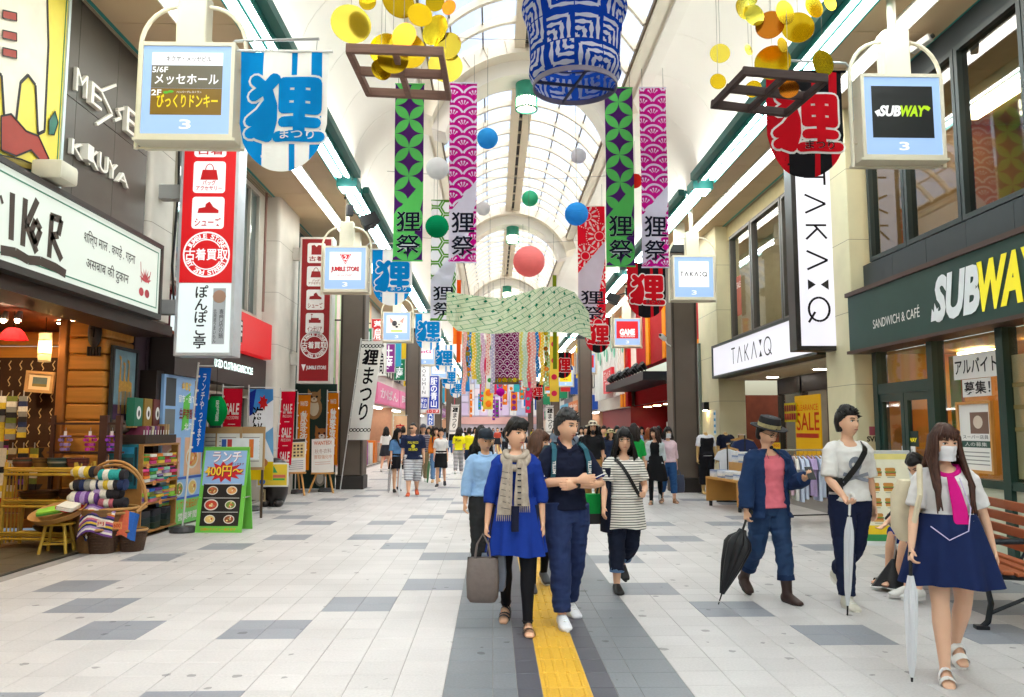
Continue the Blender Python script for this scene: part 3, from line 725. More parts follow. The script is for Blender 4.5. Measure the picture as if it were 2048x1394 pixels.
obj('entrance_soffit',G().box(-20.6,-13.87,-.05,1.9,2.84,2.88),mat('#cfc0a0',.6),r2)
room_box(r2,-20.55,-13.9,.01,2.84,5.2,mat('#8f8676',.6),mat('#9b948a',.4),mat('#d9d3c4'),1.5)
for xx,yy in((-19.2,.7),(-16.6,.8),(-14.9,.9)):obj('downlight',G().cyl((xx,yy,0),.14,2.825,2.838,18),COOL,r2)
for xx in(-19,-17,-15):
 obj('ceiling_lamp',G().box(xx-.6,xx+.6,2.6,2.8,2.78,2.82),COOL,r2);obj('ceiling_lamp',G().box(xx-.6,xx+.6,4.0,4.2,2.78,2.82),COOL,r2)
BRZ=mat('#3d342c',.4,.3,var=.08)
for xx in(-20.1,-18.6,-17.1,-15.6,-14.2):obj('post',G().box(xx-.05,xx+.05,1.15,1.3,0,2.84),BRZ,r2)
obj('header',G().box(-20.1,-14.2,1.15,1.3,2.45,2.84),BRZ,r2)
for xa,xb in((-20.05,-18.65),(-17.05,-15.65)):obj('pane',G().rect(xa,xb,.02,2.45,1.22),GLASS,r2)
sp_=obj('sale_poster',G().box(-18.75,-17.3,1.05,1.08,.7,2.35),lit('#f2b705',.5),r2)
text(sp_,'CLEARANCE',(-18.65,-17.4,2.0,2.14),1.044,mat('#d2321c'));text(sp_,'SALE',(-18.65,-17.35,1.55,1.95),1.044,mat('#d2321c'),bold=.01)
obj('band_print',G().rect(-18.7,-17.4,1.38,1.48,1.044),mat('#d63a24'),sp_)
obj('coupon_poster',G().box(-19.3,-18.55,1.0,1.03,1.75,2.2),mat('#d8c51d'),r2)
for q in range(5):
 for j in range(2):obj('coupon_print',G().rect(-19.27+.145*q,-19.15+.145*q,1.8+.2*j,1.95+.2*j,.994),mat('#9a3f26' if j else '#b8342b'),r2)
for q in range(5):
 obj('shelf_unit',G().box(-17+.62*q,-16.5+.62*q,4.6,5.0,.02,1.9),mat('#b59a6a'),r2)
for q in range(26):
 cx_=-19.4+.21*q
 obj('hung_clothes',G().box(cx_,cx_+.07,2.2+.3*(q%3),2.65+.3*(q%3),.55,1.35),mat(random.choice(['#202636','#3b3f55','#7d8796','#c9c4bc','#54412f','#8d99b0','#2a2a2c','#b06c5a'])),r2)
wl=thing('wall_lamp','small black box lamp shining down the cream column','lamp',(RX-.23,21.7,2.2),-pi/2)
obj('body',G().box(-.14,.14,-.14,.0,-.11,.11),BLACKM,wl,bevel=.008);obj('bulb',G().box(-.08,.08,-.12,-.03,-.118,-.112),mat((1,.7,.35),emit=60),wl)
for q,zz in enumerate((1.75,1.45)):
 pass
nt=thing('blue_notice','narrow blue and white notice strip on the cream column','notice',(RX-.236,21.0,1.75),-pi/2)
obj('sheet',G().box(-.1,.1,-.006,0,-.32,.32),mat('#dfe7ee'),nt)
for q in range(4):obj('band_print',G().rect(-.09,.09,.2-.16*q,.27-.16*q,-.009),mat('#4aa3cf'),nt)
for lab,xx,zz,s_ in(('dark scribbled tag sprayed on the cream column',13.28,1.0,'#*&~'),('small black sticker letters high on the cream column',13.2,1.42,'SVIC')):
 o=thing('graffiti',lab,'graffiti',(RX+.12,xx,zz),0)
for o in[o for o in bpy.data.objects if o.name.startswith('graffiti')]:
 o.location=(RX+.05,12.775,o.location.z);o.rotation_euler=(0,0,0)
 if 'scribbled' in o['label']:
  rnd=random.Random(3);pts=[(-.12+.06*k+rnd.uniform(-.05,.05),rnd.uniform(-.07,.07))for k in range(6)]
  stroke(o,pts,.012,-.003,BLK,'spray_line');stroke(o,disc2(0,.02,.1,12,.06),.01,-.003,BLK,'spray_line')
 else:
  text(o,'SVIC',(-.12,.1,-.04,.04),-.003,BLK,bold=.03);obj('sticker',G().rect(-.08,.1,.06,.2,-.003),mat('#b05a6a'),o)
# ---- right 3: blue shop, red arcade with orange stripes
r3=rbuild('blue_shop_building','deep blue shop front with white letters past the cream column')
BLUEW=mat('#2c46a8',.35,var=.08)
obj('wall',G().box(-27.0,-22.6,-.1,.3,2.55,4.05).box(-22.75,-22.5,-.12,.3,0,2.55).box(-27.0,-26.6,-.12,.3,0,2.55),BLUEW,r3)
text(r3,'M',(-26.9,-26.4,3.0,3.5),-.11,WHITEP,bold=.04);text(r3,'EPIS',(-24.6,-23.2,3.0,3.5),-.11,WHITEP,bold=.04)
room_box(r3,-26.6,-22.75,.01,2.55,4,mat('#7a3a20',.6,var=.3,scale=5),mat('#6d5a48'),mat('#9a6a3c'),.1)
for xx in(-25.6,-24.3):obj('ceiling_lamp',G().cyl((xx,.8,0),.15,2.5,2.54,14),WARM,r3);obj('ceiling_lamp',G().cyl((xx,2.2,0),.15,2.5,2.54,14),WARM,r3)
for q in range(6):obj('copper_pan',G().lathe([(.02,0),(.16,.03),(.18,.1)],12,(-25.9+.45*q,1.6,1.75+.1*(q%2))),mat('#d0772f',.25,.8),r3)
obj('mosaic_post',G().box(-22.5,-22.3,-.3,.3,0,4.0),mat('#6d7a74',.4,var=.2,scale=20),r3)
REDW,ORW=mat('#a30d14',.8,var=.06,spec=.1),mat('#e88a0c',.8,var=.06,spec=.1)
r4=rbuild('red_arcade_building','tall red games arcade with orange stripes')
obj('wall',G().box(-34,-22.5,.05,.4,4.1,7.1),REDW,r4)
for xa,xb in((-24.7,-24.35),(-27.0,-26.2),(-28.4,-27.9),(-31.5,-30.9)):obj('stripe_panel',G().box(xa,xb,-.02,.05,4.1,7.1),ORW,r4)
obj('ledge',G().box(-25.4,-22.5,-.12,.05,4.06,4.2),ORW,r4)
obj('canopy',G().box(-36,-27.0,-1.0,.4,3.25,3.55),BLACKM,r4);obj('entrance_lintel',G().box(-36,-27.0,.3,.6,2.55,3.25),REDW,r4)
room_box(r4,-35.9,-27.06,.01,2.6,4,mat('#8e0f14',.4),mat('#7d7470'),mat('#5a1014'),.1)
for xx in(-34.5,-32.5,-30.5,-28.5):obj('ceiling_lamp',G().cyl((xx,.6,0),.16,2.52,2.56,14),mat((1,.8,.4),emit=9),r4)
for q,(xx,c_)in enumerate(((-35,'#e2e2e0'),(-33.6,'#c8141a'),(-32.2,'#e8b21d'),(-30.8,'#d61f26'),(-29.3,'#d8d8d8'))):
 mch=obj('game_machine',G().box(xx-.4,xx+.4,1.6,2.4,.02,1.9),mat(c_,.4),r4);obj('screen',G().rect(xx-.3,xx+.3,1.0,1.6,1.59),mat((.9,.6,.7),emit=2),mch)
for q in range(14):
 xx=-35.6+.62*q
 s_=thing('spotlight','small black spotlight on the arcade canopy, %s along the edge'%['first','second','third','fourth','fifth','sixth','seventh','eighth','ninth','tenth','eleventh','twelfth','thirteenth','fourteenth'][13-q],'spotlight',(RX-.8,-xx,3.55),0,'spotlights on the arcade canopy')
 obj('can',G().tube([(0,0,.12),(-.16,-.12,.24+.06*(q%3))],[.07,.1],10),BLACKM,s_,smooth=True);obj('bracket',G().box(-.015,.015,-.015,.015,0,.14),BLACKM,s_)
r5=rbuild('white_leaf_building','pale facade with vertical white fins and green leaf ornaments')
obj('wall',G().box(-47,-36,.1,.4,2.6,7.1),mat('#cfc6ba',.6,var=.1),r5)
for q in range(16):obj('fin',G().box(-46.6+.66*q,-46.45+.66*q,-.15,.1,3.2,6.3),WHITEP,r5)
for q in range(12):obj('leaf_ornament',G().poly(disc2(-45.5+.85*q,6.1-.35*(q%3),.22,10,.35),-.2,.02),mat('#4aa582'),r5)
obj('sign_board',G().box(-41.5,-38.6,-.35,-.2,3.4,4.6),lit('#dd2030',.7),r5);text(r5,'遊べる\n広場',(-41.2,-38.9,3.5,4.5),-.36,WHITEP,bold=.03)
obj('stripe_panel',G().box(-37.9,-37.1,-.05,.1,2.6,7.0).box(-36.9,-36.3,-.05,.1,2.6,7.0),ORW,r5);obj('stripe_panel',G().box(-37.1,-36.9,-.06,.1,2.6,7.0).box(-36.3,-35.6,-.06,.1,2.6,7.0),REDW,r5)
obj('shop_front',G().box(-47,-36,.35,.5,0,2.6),mat('#8c2a2a',.5),r5)
# ---- left 4: pastel striped shop with red symbol signs
b4=lbuild('pastel_striped_shop','shop front with pastel stripes and red symbol plates')
obj('wall',G().box(24.4,34.0,.1,.5,2.4,7.1),mat('#efe2d2',.6),b4)
for q in range(18):
 obj('stripe_panel',G().box(25.0+.5*q,25.42+.5*q,.04,.1,2.9,7.0),mat(['#f3b8b0','#f0dfa8','#a9d08e','#f6d9d6','#cfe3b4','#f2c79a'][q%6],.6),b4)
obj('green_post',G().box(24.4,25.3,-.15,.3,0,3.2),mat('#17604a',.45),b4)
for q in range(5):
 tt=obj('symbol_plate',G().box(25.3,26.5,-.75,-.68,6.0-.82*q-.7,6.0-.82*q),mat('#a3164a',.45),b4)
 if q%2==0:stroke(tt,disc2(25.9,5.65-.82*q,.24,18)+[(26.14,5.65-.82*q)],.06,-.755,WHITEP,'symbol_print')
 else:obj('symbol_print',G().poly([(25.9+(.3 if k%2==0 else.12)*sin(2*pi*k/10),5.65-.82*q+(.3 if k%2==0 else.12)*cos(2*pi*k/10))for k in range(10)],-.755),WHITEP,tt)
for q in range(3):obj('balloon_ornament',G().ball((28.2+.9*q,-.3,4.3),(.32,.2,.7)),mat('#f4b6b2',.4),b4,smooth=True)
room_box(b4,24.55,33.9,.01,2.45,3.5,mat('#c8233a',.5),mat('#b7afa6'),mat('#efe9dc'),.15)
for xx in(26,28.5,31):obj('ceiling_lamp',G().box(xx-.7,xx+.7,.7,.95,2.36,2.4),COOL,b4)
window(b4,25.4,28.2,.05,2.4,2,1,ALU,GLASS,y=.1)
for q in range(5):obj('price_board',G().box(24.0,24.5,-.3,-.26,.3+.34*q,.58+.34*q),mat(['#e8b01d','#d8452a','#2a5a8a','#e07a1d','#d42a2a'][q]),b4)
# ---- far rows of shop fronts
FARC=['#b7aca0','#8c8f96','#d5cfc6','#6e6258','#a8b3b8','#c9b79a','#7d6f76','#dcd8d0']
SIGC=['#1f4fa8','#d6262c','#e9c21c','#f1efe9','#1f8a5c','#e07a1a','#8a2a86','#2aa6c9','#f07fa8']
adj=['grey','tan','white','brown','pale blue','sand','mauve','ivory']
rf=random.Random(11)
def far_front(side,ya,yb,i):
 mk=lbuild if side<0 else rbuild
 k=rf.randrange(8)
 b=mk('shop_building','%s shop building with lit ground floor, %s along the far %s row'%(adj[k],ordn[i],'left' if side<0 else 'right'))
 x0,x1=(ya,yb)if side<0 else(-yb,-ya)
 obj('wall',G().box(x0,x1,.1,.4,2.7,7.1),mat(FARC[k],.6,var=.08),b)
 nW=max(2,int((yb-ya)/2.2))
 for q in range(nW):
  a=x0+.3+(x1-x0-.6)*q/nW;window(b,a,a+(x1-x0-.6)/nW-.25,4.1,6.2,2,1,ALU if q%2 else DARKF,GLASSD,y=.06,back=mat('#7b7468'),backy=.3)
 c=SIGC[rf.randrange(9)]
 obj('fascia_sign',G().box(x0+.15,x1-.15,-.25,.1,2.75,3.6),lit(c,.6),b)
 text(b,rf.choice(['くすり','時計','喫茶','靴','本','めがね','食堂','かばん']),(x0+1,x1-1,2.95,3.4),-.262,WHITEP if c not in('#f1efe9','#e9c21c')else INK,bold=.03)
 room_box(b,x0+.06,x1-.06,.01,2.69,3,mat(rf.choice(['#d9c8a4','#c7b7a8','#d0d3d6','#c99a7a']),.6),mat('#9a9288'),mat('#e8e2d6'),.15)
 for q in range(int((yb-ya)/2)):obj('ceiling_lamp',G().box(x0+1+2*q-.6,x0+1+2*q+.6,.6,.85,2.62,2.66),COOL,b)
 for q in range(int((yb-ya)/1.4)):obj('display_table',G().box(x0+.5+1.4*q,x0+1.3+1.4*q,.3,1.0,.02,.9+.3*rf.random()),mat(rf.choice(SIGC+FARC),.5),b)
 for q in range(2):
  yy=x0+(x1-x0)*(.25+.5*q);zz=3.8+rf.random();hh=1.2+rf.random()*1.2
  c=SIGC[rf.randrange(9)]
  p=obj('projecting_sign',G().box(yy-.12,yy+.12,-1.0,-.15,zz,zz+hh),lit(c,.6),b)
ya=34.0
for i in range(8):far_front(-1,ya,ya+8.2,i);ya+=8.2
ya=47.0
for i in range(7):far_front(1,ya,ya+7.6,i);ya+=7.6
eb=thing('street_end_block','pale pink lit block closing the far end of the street','building',(0,101.5,0))
obj('wall',G().box(-9,10,0,.6,0,9.5),mat('#bdb6c2',.6),eb)
rq=random.Random(3);xq=-6.0
while xq<7:
 wq=rq.uniform(.3,1.1);zq=3.3
 while zq<8:
  hq=rq.uniform(.8,2.6);obj('lit_panel',G().box(xq,xq+wq*.86,-.1,0,zq,zq+hq*.9),lit(rq.choice(['#e6dcf2','#f3e6ee','#d6e0f4','#f6f2ec','#c4c9e6','#ddc9e6']),.8),eb);zq+=hq
 xq+=wq
obj('red_band',G().box(-6,7,-.15,0,2.2,3.1),lit('#e8b4ac',.6),eb)
# ---- brown street pillars
PILM=mat('#65594f',.5,.1,var=.12,scale=2)
def pillar(X,Y,lab):
 t=thing('street_pillar',lab,'pillar',(X,Y,0),group='brown street pillars');t['kind']='thing'
 obj('shaft',G().box(-.33,.33,-.33,.33,.36,6.1),PILM,t,bevel=.02)
 obj('cap',G().box(-.37,.37,-.37,.37,6.105,6.3),BLACKM,t);obj('neck',G().box(-.12,.12,-.12,.12,6.302,6.95),CREAM2,t)
 obj('base',G().box(-.36,.36,-.36,.36,0,.355),mat('#2e2926',.5),t,bevel=.012)
 for sx in(-1,1):obj('edge_trim',G().box(sx*.28-.02,sx*.28+.02,-.345,-.332,.38,6.05),mat('#3f3832',.4,.3),t)
 return t
for k in range(5):
 p=pillar(-3.78,21.6+16*k,'brown square street pillar, %s down the left row'%ordn[k])
 p=pillar(4.86 if k==0 else 4.6,20.35+19.6*k,'brown square street pillar, %s down the right row'%ordn[k])
# ------------ hanging lightbox signs and kanji flags
BLUEF=lit('#a5c6f5',1.0);WHITEF=lit('#ffffff',1.1)
SIGNC=mat('#e4dcc4',.5,var=.05)
def lightbox(label,X,Y,Z,draw,num='3',detail=True):
 w,h,d=.94,.98,.3
 t=thing('lightbox_sign',label,'sign',(X,Y,Z),0,'hanging lightbox signs')
 obj('case',G().box(-w/2-.03,w/2+.03,.012,d,-h/2-.03,h/2+.03),SIGNC,t,bevel=.012)
 obj('tray',G().box(-w/2-.06,w/2+.06,-.02,d+.02,-h/2-.06,-h/2-.032),SIGNC,t)
 f=obj('face',G().rect(-w/2+.01,w/2-.01,-h/2+.01,h/2-.01,.008),BLUEF,t)
 g=G().box(-w/2-.03,-w/2+.01,-.012,.011,-h/2-.03,h/2+.03).box(w/2-.01,w/2+.03,-.012,.011,-h/2-.03,h/2+.03).box(-w/2+.01,w/2-.01,-.012,.011,h/2-.01,h/2+.03).box(-w/2+.01,w/2-.01,-.012,.011,-h/2-.03,-h/2+.01)
 obj('frame',g,SIGNC,t)
 draw(f,w,h)
 text(f,num,(-.055,.055,-h*.43,-h*.33),.003,WHITEF,bold=.04)
 obj('post',G().box(-.16,.16,.05,.26,h/2+.03,h/2+.62),SIGNC,t,bevel=.02)
 obj('pipe',G().cyl((0,.15,0),.05,h/2+.62,SOF-Z,12),SIGNC,t,smooth=True)
 obj('flange',G().cyl((0,.15,0),.09,SOF-Z-.04,SOF-Z-.001,14),mat('#5a5148'),t)
 for sx in(-1,1):
  xs=sx*(w/2+.09)
  pts=[(sx*.16,.15,h/2+.5)]+[(sx*(.16+(w/2+.09-.16)*sin(a)),.15,h/2+.05+.45*cos(a))for a in[pi/2*k/7 for k in range(1,8)]]+[(xs,.15,-h/2-.1)]
  obj('tube',G().tube(pts,.024,8),SIGNC,t,smooth=True)
  obj('bracket',G().bar((sx*(w/2+.02),.15,h*.3),(xs,.15,h*.3),.02,.02).bar((sx*(w/2+.02),.15,-h*.3),(xs,.15,-h*.3),.02,.02),SIGNC,t)
 obj('tie_bar',G().bar((-w/2-.09,.15,-h/2-.09),(w/2+.09,.15,-h/2-.09),.018,.018),SIGNC,t)
 return t
def d_kikuya(f,w,h):
 obj('panel_print',G().rect(-.37,.37,.27,.41,.005),WHITEF,f);text(f,'キクヤ・メッセビル',(-.22,.25,.31,.37),.002,INK,bold=.01)
 obj('panel_print',G().rect(-.37,.37,.02,.268,.005),lit('#76705c',.7),f);text(f,'5/6F',(-.36,-.2,.19,.25),.002,WHITEF,bold=.02);text(f,'メッセホール',(-.33,.33,.06,.17),.002,WHITEF,bold=.03)
 obj('panel_print',G().rect(-.37,.37,-.27,.018,.005),lit('#8c6a12',.7),f);text(f,'2F',(-.36,-.26,-.06,.0),.002,WHITEF,bold=.03)
 text(f,'ハンバーグレストラン',(-.1,.16,-.035,-.01),.002,WHITEF);text(f,'びっくりドンキー',(-.3,.33,-.19,-.05),.002,lit('#ffe21a',.9),bold=.05)
 obj('panel_print',G().poly(disc2(-.21,-.03,.03,10,.014),.001),lit('#56b432'),f);obj('panel_print',G().poly(disc2(-.16,-.02,.03,10,.014),.001),lit('#56b432'),f)
def d_subway(f,w,h):
 obj('panel_print',G().rect(-.37,.37,-.27,.37,.005),mat('#161a1a',.5),f)
 text(f,'SUB',(-.28,-.03,.0,.12),.002,WHITEF,bold=.05,shear=.25);text(f,'WAY',(-.02,.27,.0,.12),.002,lit('#b8e01a'),bold=.05,shear=.25)
 obj('arrow_print',G().poly([(-.34,.05),(-.28,.08),(-.27,.03),(-.24,.0),(-.3,-.0),(-.3,-.02)],.002),WHITEF,f);obj('arrow_print',G().poly([(.24,.1),(.3,.13),(.34,.1),(.31,.06),(.28,.08)],.002),lit('#b8e01a'),f)
def d_takaq(f,w,h):
 obj('panel_print',G().rect(-.36,.36,-.24,.38,.005),WHITEF,f);takaq(f,-.32,.32,.02,.12,.002,INK,.017)['kind']='stuff'
def d_jumble(f,w,h):
 obj('panel_print',G().rect(-.36,.36,-.27,.38,.005),WHITEF,f)
 obj('panel_print',G().poly([(-.14,.34),(.14,.34),(0,.08)],.003),lit('#d81e26'),f);obj('panel_print',G().poly([(-.115,.325),(.115,.325),(0,.11)],.0025),WHITEF,f);obj('panel_print',G().poly([(-.1,.315),(.1,.315),(0,.13)],.002),lit('#d81e26'),f)
 text(f,'2',(-.035,.035,.2,.3),.001,WHITEF,bold=.04)
 text(f,'JUMBLE STORE',(-.31,.32,-.1,.03),.0015,INK,bold=.03);text(f,'JUMBLE STORE',(-.32,.31,-.09,.04),.0005,lit('#e03038'),bold=.02);text(f,'BY 2nd STREET',(-.17,.17,-.19,-.14),.002,lit('#d81e26'))
def d_dog(f,w,h):
 obj('panel_print',G().rect(-.36,.36,-.24,.38,.005),WHITEF,f)
 obj('animal_print',G().poly(disc2(0,.05,.2,20,.17),.003),lit('#efe6dc'),f);obj('animal_print',G().poly(disc2(-.08,.1,.09,14,.1),.0025),lit('#4a4548'),f)
 for s in(-1,1):obj('animal_print',G().poly([(s*.1,.18),(s*.26,.32),(s*.22,.1)],.0028),lit('#d9a898'),f);obj('animal_print',G().poly(disc2(s*.08,.06,.025,10),.002),INK,f)
 obj('animal_print',G().poly(disc2(0,-.02,.05,12,.035),.0018),INK,f);obj('panel_print',G().rect(-.2,.2,-.2,-.14,.002),lit('#c7d84a'),f)
def d_jog(f,w,h):
 obj('panel_print',G().rect(-.4,.4,-.24,.4,.005),WHITEF,f);text(f,'JoG',(-.3,.3,.0,.2),.002,lit('#d81e86'),bold=.03)
def d_kana(f,w,h):
 obj('panel_print',G().rect(-.4,.4,-.24,.4,.005),WHITEF,f);text(f,'コクミン',(-.3,.3,-.1,.06),.002,lit('#d83a2e'),bold=.02);obj('panel_print',G().poly(disc2(0,.24,.1,14),.002),lit('#2a6ad0'),f)
def d_aoyama(f,w,h):
 obj('panel_print',G().rect(-.4,.4,-.24,.4,.005),lit('#1c3fae'),f);text(f,'洋服の',(-.25,.25,.2,.35),.002,WHITEF,bold=.03);text(f,'青山',(-.33,.33,-.16,.16),.002,WHITEF,bold=.05)
def d_game(f,w,h):
 obj('panel_print',G().rect(-.4,.4,-.24,.4,.005),lit('#dd1524'),f);text(f,'GAME',(-.27,.27,-.1,.1),.002,WHITEF,bold=.06);text(f,'TAITO STATION',(-.27,.27,-.19,-.13),.002,WHITEF,bold=.03)
def d_yellow(f,w,h):obj('panel_print',G().rect(-.4,.4,-.24,.4,.005),lit('#f2cf1a'),f);text(f,'薬',(-.2,.2,-.1,.3),.002,lit('#c8282a'),bold=.03)
def d_plain(f,w,h):obj('panel_print',G().rect(-.4,.4,-.24,.4,.005),WHITEF,f);text(f,'本',(-.2,.2,-.1,.3),.002,lit('#2a5ab0'),bold=.03)
SL=[('lightbox sign with grey and brown kana panels beside the dark tiled wall',-3.23,8.1,5.12,d_kikuya),('lightbox sign with a red triangle emblem beside the dark red tower sign',-3.4,18.0,5.24,d_jumble),('lightbox sign with a white puppy picture',-3.43,28,5.2,d_dog),('lightbox sign with three magenta letters',-3.3,38,5.15,d_jog),('lightbox sign with red kana and a blue dot',-3.3,48,5.15,d_kana),('dark blue lightbox sign with two large white kanji',-3.3,58,5.15,d_aoyama),('plain white lightbox sign at the far end of the left row',-3.3,70,5.15,d_plain)]
SR=[('lightbox sign with a black sandwich shop logo panel',4.88,9.05,5.3,d_subway),('lightbox sign with thin black suit shop letters',4.75,18.5,5.17,d_takaq),('red GAME lightbox sign, the larger of the two',4.93,29,5.14,d_game),('red GAME lightbox sign, the smaller one behind',4.74,40.5,4.95,d_game),('yellow lightbox sign behind the red GAME signs',4.72,52,4.9,d_yellow),('plain white lightbox sign at the far end of the right row',4.7,64,5,d_plain)]
for lab,X,Y,Z,fn in SL+SR:lightbox(lab,X,Y,Z,fn)
TANUKI=[[(.37,.98),(.27,.84),(.08,.7)],[(.1,.95),(.26,.8),(.33,.55),(.33,.3),(.27,.06),(.14,.1)],[(.3,.6),(.18,.42),(.04,.3)],[(.3,.38),(.18,.2),(.04,.1)],[(.5,.93),(.5,.5)],[(.5,.93),(.94,.93),(.94,.5)],[(.5,.715),(.94,.715)],[(.5,.5),(.94,.5)],[(.72,.93),(.72,.05)],[(.5,.28),(.94,.28)],[(.42,.05),(1.0,.05)]]
def strokeg(strokes,box,y,w):
 x0,x1,z0,z1=box;g=G()
 for k,st in enumerate(strokes):
  pts=[(x0+p[0]*(x1-x0),z0+p[1]*(z1-z0))for p in st]
  for i,(a,b)in enumerate(zip(pts,pts[1:])):
   dx,dz=b[0]-a[0],b[1]-a[1];l=sqrt(dx*dx+dz*dz);nx,nz=-dz/l*w/2,dx/l*w/2
   g.poly([(a[0]+nx,a[1]+nz),(a[0]-nx,a[1]-nz),(b[0]-nx,b[1]-nz),(b[0]+nx,b[1]+nz)],y-.00008*k-.00001*i)
  for i,p in enumerate(pts):g.poly(disc2(p[0],p[1],w/2,10),y-.00008*k-.00001*i-.000005)
 return g
FB,FW,FRD,FBK=clothmat('#1690d6'),clothmat('#f1efe9'),clothmat('#cf1c28'),clothmat('#1c1b1d')
def kflag(label,X,Y,Ztop,side,w=.92,h=1.3,ph=0):
 t=thing('festival_flag',label,'flag',(X,Y,Ztop),0,'kanji festival flags');prt=[]
 bot=lambda x:-h+.42*h*(1-sqrt(max(0,1-(2*x/w)**2)))*1.0
 def strip(x0,x1,y,m,nm,z1=0):
  n=max(2,int((x1-x0)/.04));pts=[(x0,z1),(x1,z1)]+[(x1+(x0-x1)*k/n,bot(x1+(x0-x1)*k/n))for k in range(n+1)]
  o=obj(nm,G().poly(pts,y),m,t);prt.append(o)
 e=w/2-.0005
 if side<0:
  strip(-e,e,0,FW,'cloth')
  for a,b in((0,.26),(.58,.645),(.81,.93)):strip(-e+w*a,-e+w*b if b<1 else e,-.002,FB,'stripe_print')
  kc,oc,tc_=FB,FW,FW
 else:
  strip(-e,e,0,FBK,'cloth')
  for a,b in((0,.28),(.6,.67),(.82,.93)):strip(-e+w*a,-e+w*b,-.002,FRD,'stripe_print')
  kc,oc,tc_=FRD,FW,FBK
 kb=(-w*.4,w*.42,-h*.74,-h*.22)
 prt.append(obj('kanji_outline',strokeg(TANUKI,kb,-.006,.185*w),oc,t));prt.append(obj('kanji',strokeg(TANUKI,kb,-.012,.13*w),kc,t))
 tb=(-w*.02,w*.36,-h*.735,-h*.66)
 if side>0:prt.append(obj('kana_outline',textg('まつり',tb,-.016,bold=.05),oc,t))
 prt.append(obj('kana',textg('まつり',tb,-.02,bold=.012),tc_,t))
 bend(prt,lambda v:V((v.x,v.y+.022*sin(7*v.x+3*v.z+ph)*min(1,-v.z*1.2)+.012*sin(15*v.x-4*v.z+ph),v.z)),.09)
 g=G().tube([(-w/2-.05,0,.015),(w/2+.05,0,.015)],.016,8);obj('rod',g,WHITEP if side<0 else FBK,t)
 bx=-side*0;sx=side
 ex=sx*(w/2+.16)
 obj('bracket',G().tube([(ex,.1,-.55),(ex,.1,.1),(ex-sx*.06,.1,.17),(-sx*w*.38,.03,.17)],.016,8),STEEL,t,smooth=True)
 for q in(-.36,.36):obj('hook',G().tube([(q*w,.03,.16),(q*w,.0,.03)],.005,5),STEEL,t)
 return t
fl=[(570,105,8.15),(785,500,18.1),(857,628,28.1),(888,690,38.1),(898,735,48.1),(912,760,58.1)]
for i,(x,y,Y)in enumerate(fl):
 p=at(x,y,Y=Y)
 kflag('blue and white flag with a big 狸 kanji, %s along the left row'%ordn[i],p.x,Y,p.z,-1,ph=i)
fr=[(1607,145,9.1),(1292,528,18.6),(1195,636,29.1),(1125,706,40.6),(1102,738,52),(1075,768,64)]
for i,(x,y,Y)in enumerate(fr):
 p=at(x,y,Y=Y)
 kflag('red and black flag with a big 狸 kanji, %s along the right row'%ordn[i],p.x,Y,p.z,1,ph=i*1.7)
for lab,X,Y,Z,sd in(('black loudspeaker by the red triangle lightbox',*at(738,445,Y=17.6),1),('black loudspeaker behind the second red flag',*at(1228,600,Y=24),-1)):
 t=thing('loudspeaker',lab,'loudspeaker',(X,Y,Z),R(25*sd));obj('cabinet',G().loft([[(-.2,-.16,-.14),(.2,-.16,-.14),(.2,-.16,.14),(-.2,-.16,.14)],[(-.13,.16,-.1),(.13,.16,-.1),(.13,.16,.1),(-.13,.16,.1)]]),BLACKM,t,rot=(R(-20),R(-25*sd),0),bevel=.015)
 obj('bracket',G().bar((0,0,.1),(-.38*sd,.1,.22),.03,.03).cbox((-.42*sd,.1,.25),(.14,.14,.24)),BLACKM,t)
# ------------ long printed banners over the street
def clip(poly,x0,x1,z0,z1):
 for ax_,lim,sg in((0,x0,1),(0,x1,-1),(1,z0,1),(1,z1,-1)):
  out=[]
  for i in range(len(poly)):
   a,b=poly[i-1],poly[i];ia,ib=sg*(a[ax_]-lim)>=0,sg*(b[ax_]-lim)>=0
   if ia!=ib:
    t=(lim-a[ax_])/(b[ax_]-a[ax_]);out.append((a[0]+t*(b[0]-a[0]),a[1]+t*(b[1]-a[1])))
   if ib:out.append(b)
  poly=out
  if len(poly)<3:return[]
 return poly
def lens(p,q,k=.23,n=8):
 dx,dz=q[0]-p[0],q[1]-p[1];o=[]
 for i in range(n+1):
  t=i/n;b=4*t*(1-t)*k;o.append((p[0]+dx*t-dz*b,p[1]+dz*t+dx*b))
 for i in range(n-1,0,-1):
  t=i/n;b=-4*t*(1-t)*k;o.append((p[0]+dx*t-dz*b,p[1]+dz*t+dx*b))
 return o
def ringarc(cx,cz,r0,r1,a0,a1,n=12):
 return[(cx+r1*cos(a0+(a1-a0)*i/n),cz+r1*sin(a0+(a1-a0)*i/n))for i in range(n+1)]+[(cx+r0*cos(a1+(a0-a1)*i/n),cz+r0*sin(a1+(a0-a1)*i/n))for i in range(n+1)]
def pat_shippo(w,h,ph=0):
 o=[]
 k=int(h/w)+2
 for i in range(-1,k):
  zc=-h+w*i+ph
  for sx in(-1,1):
   for sz in(-1,1):o.append(lens((0,zc),(sx*w/2,zc+sz*w/2)))
 return o
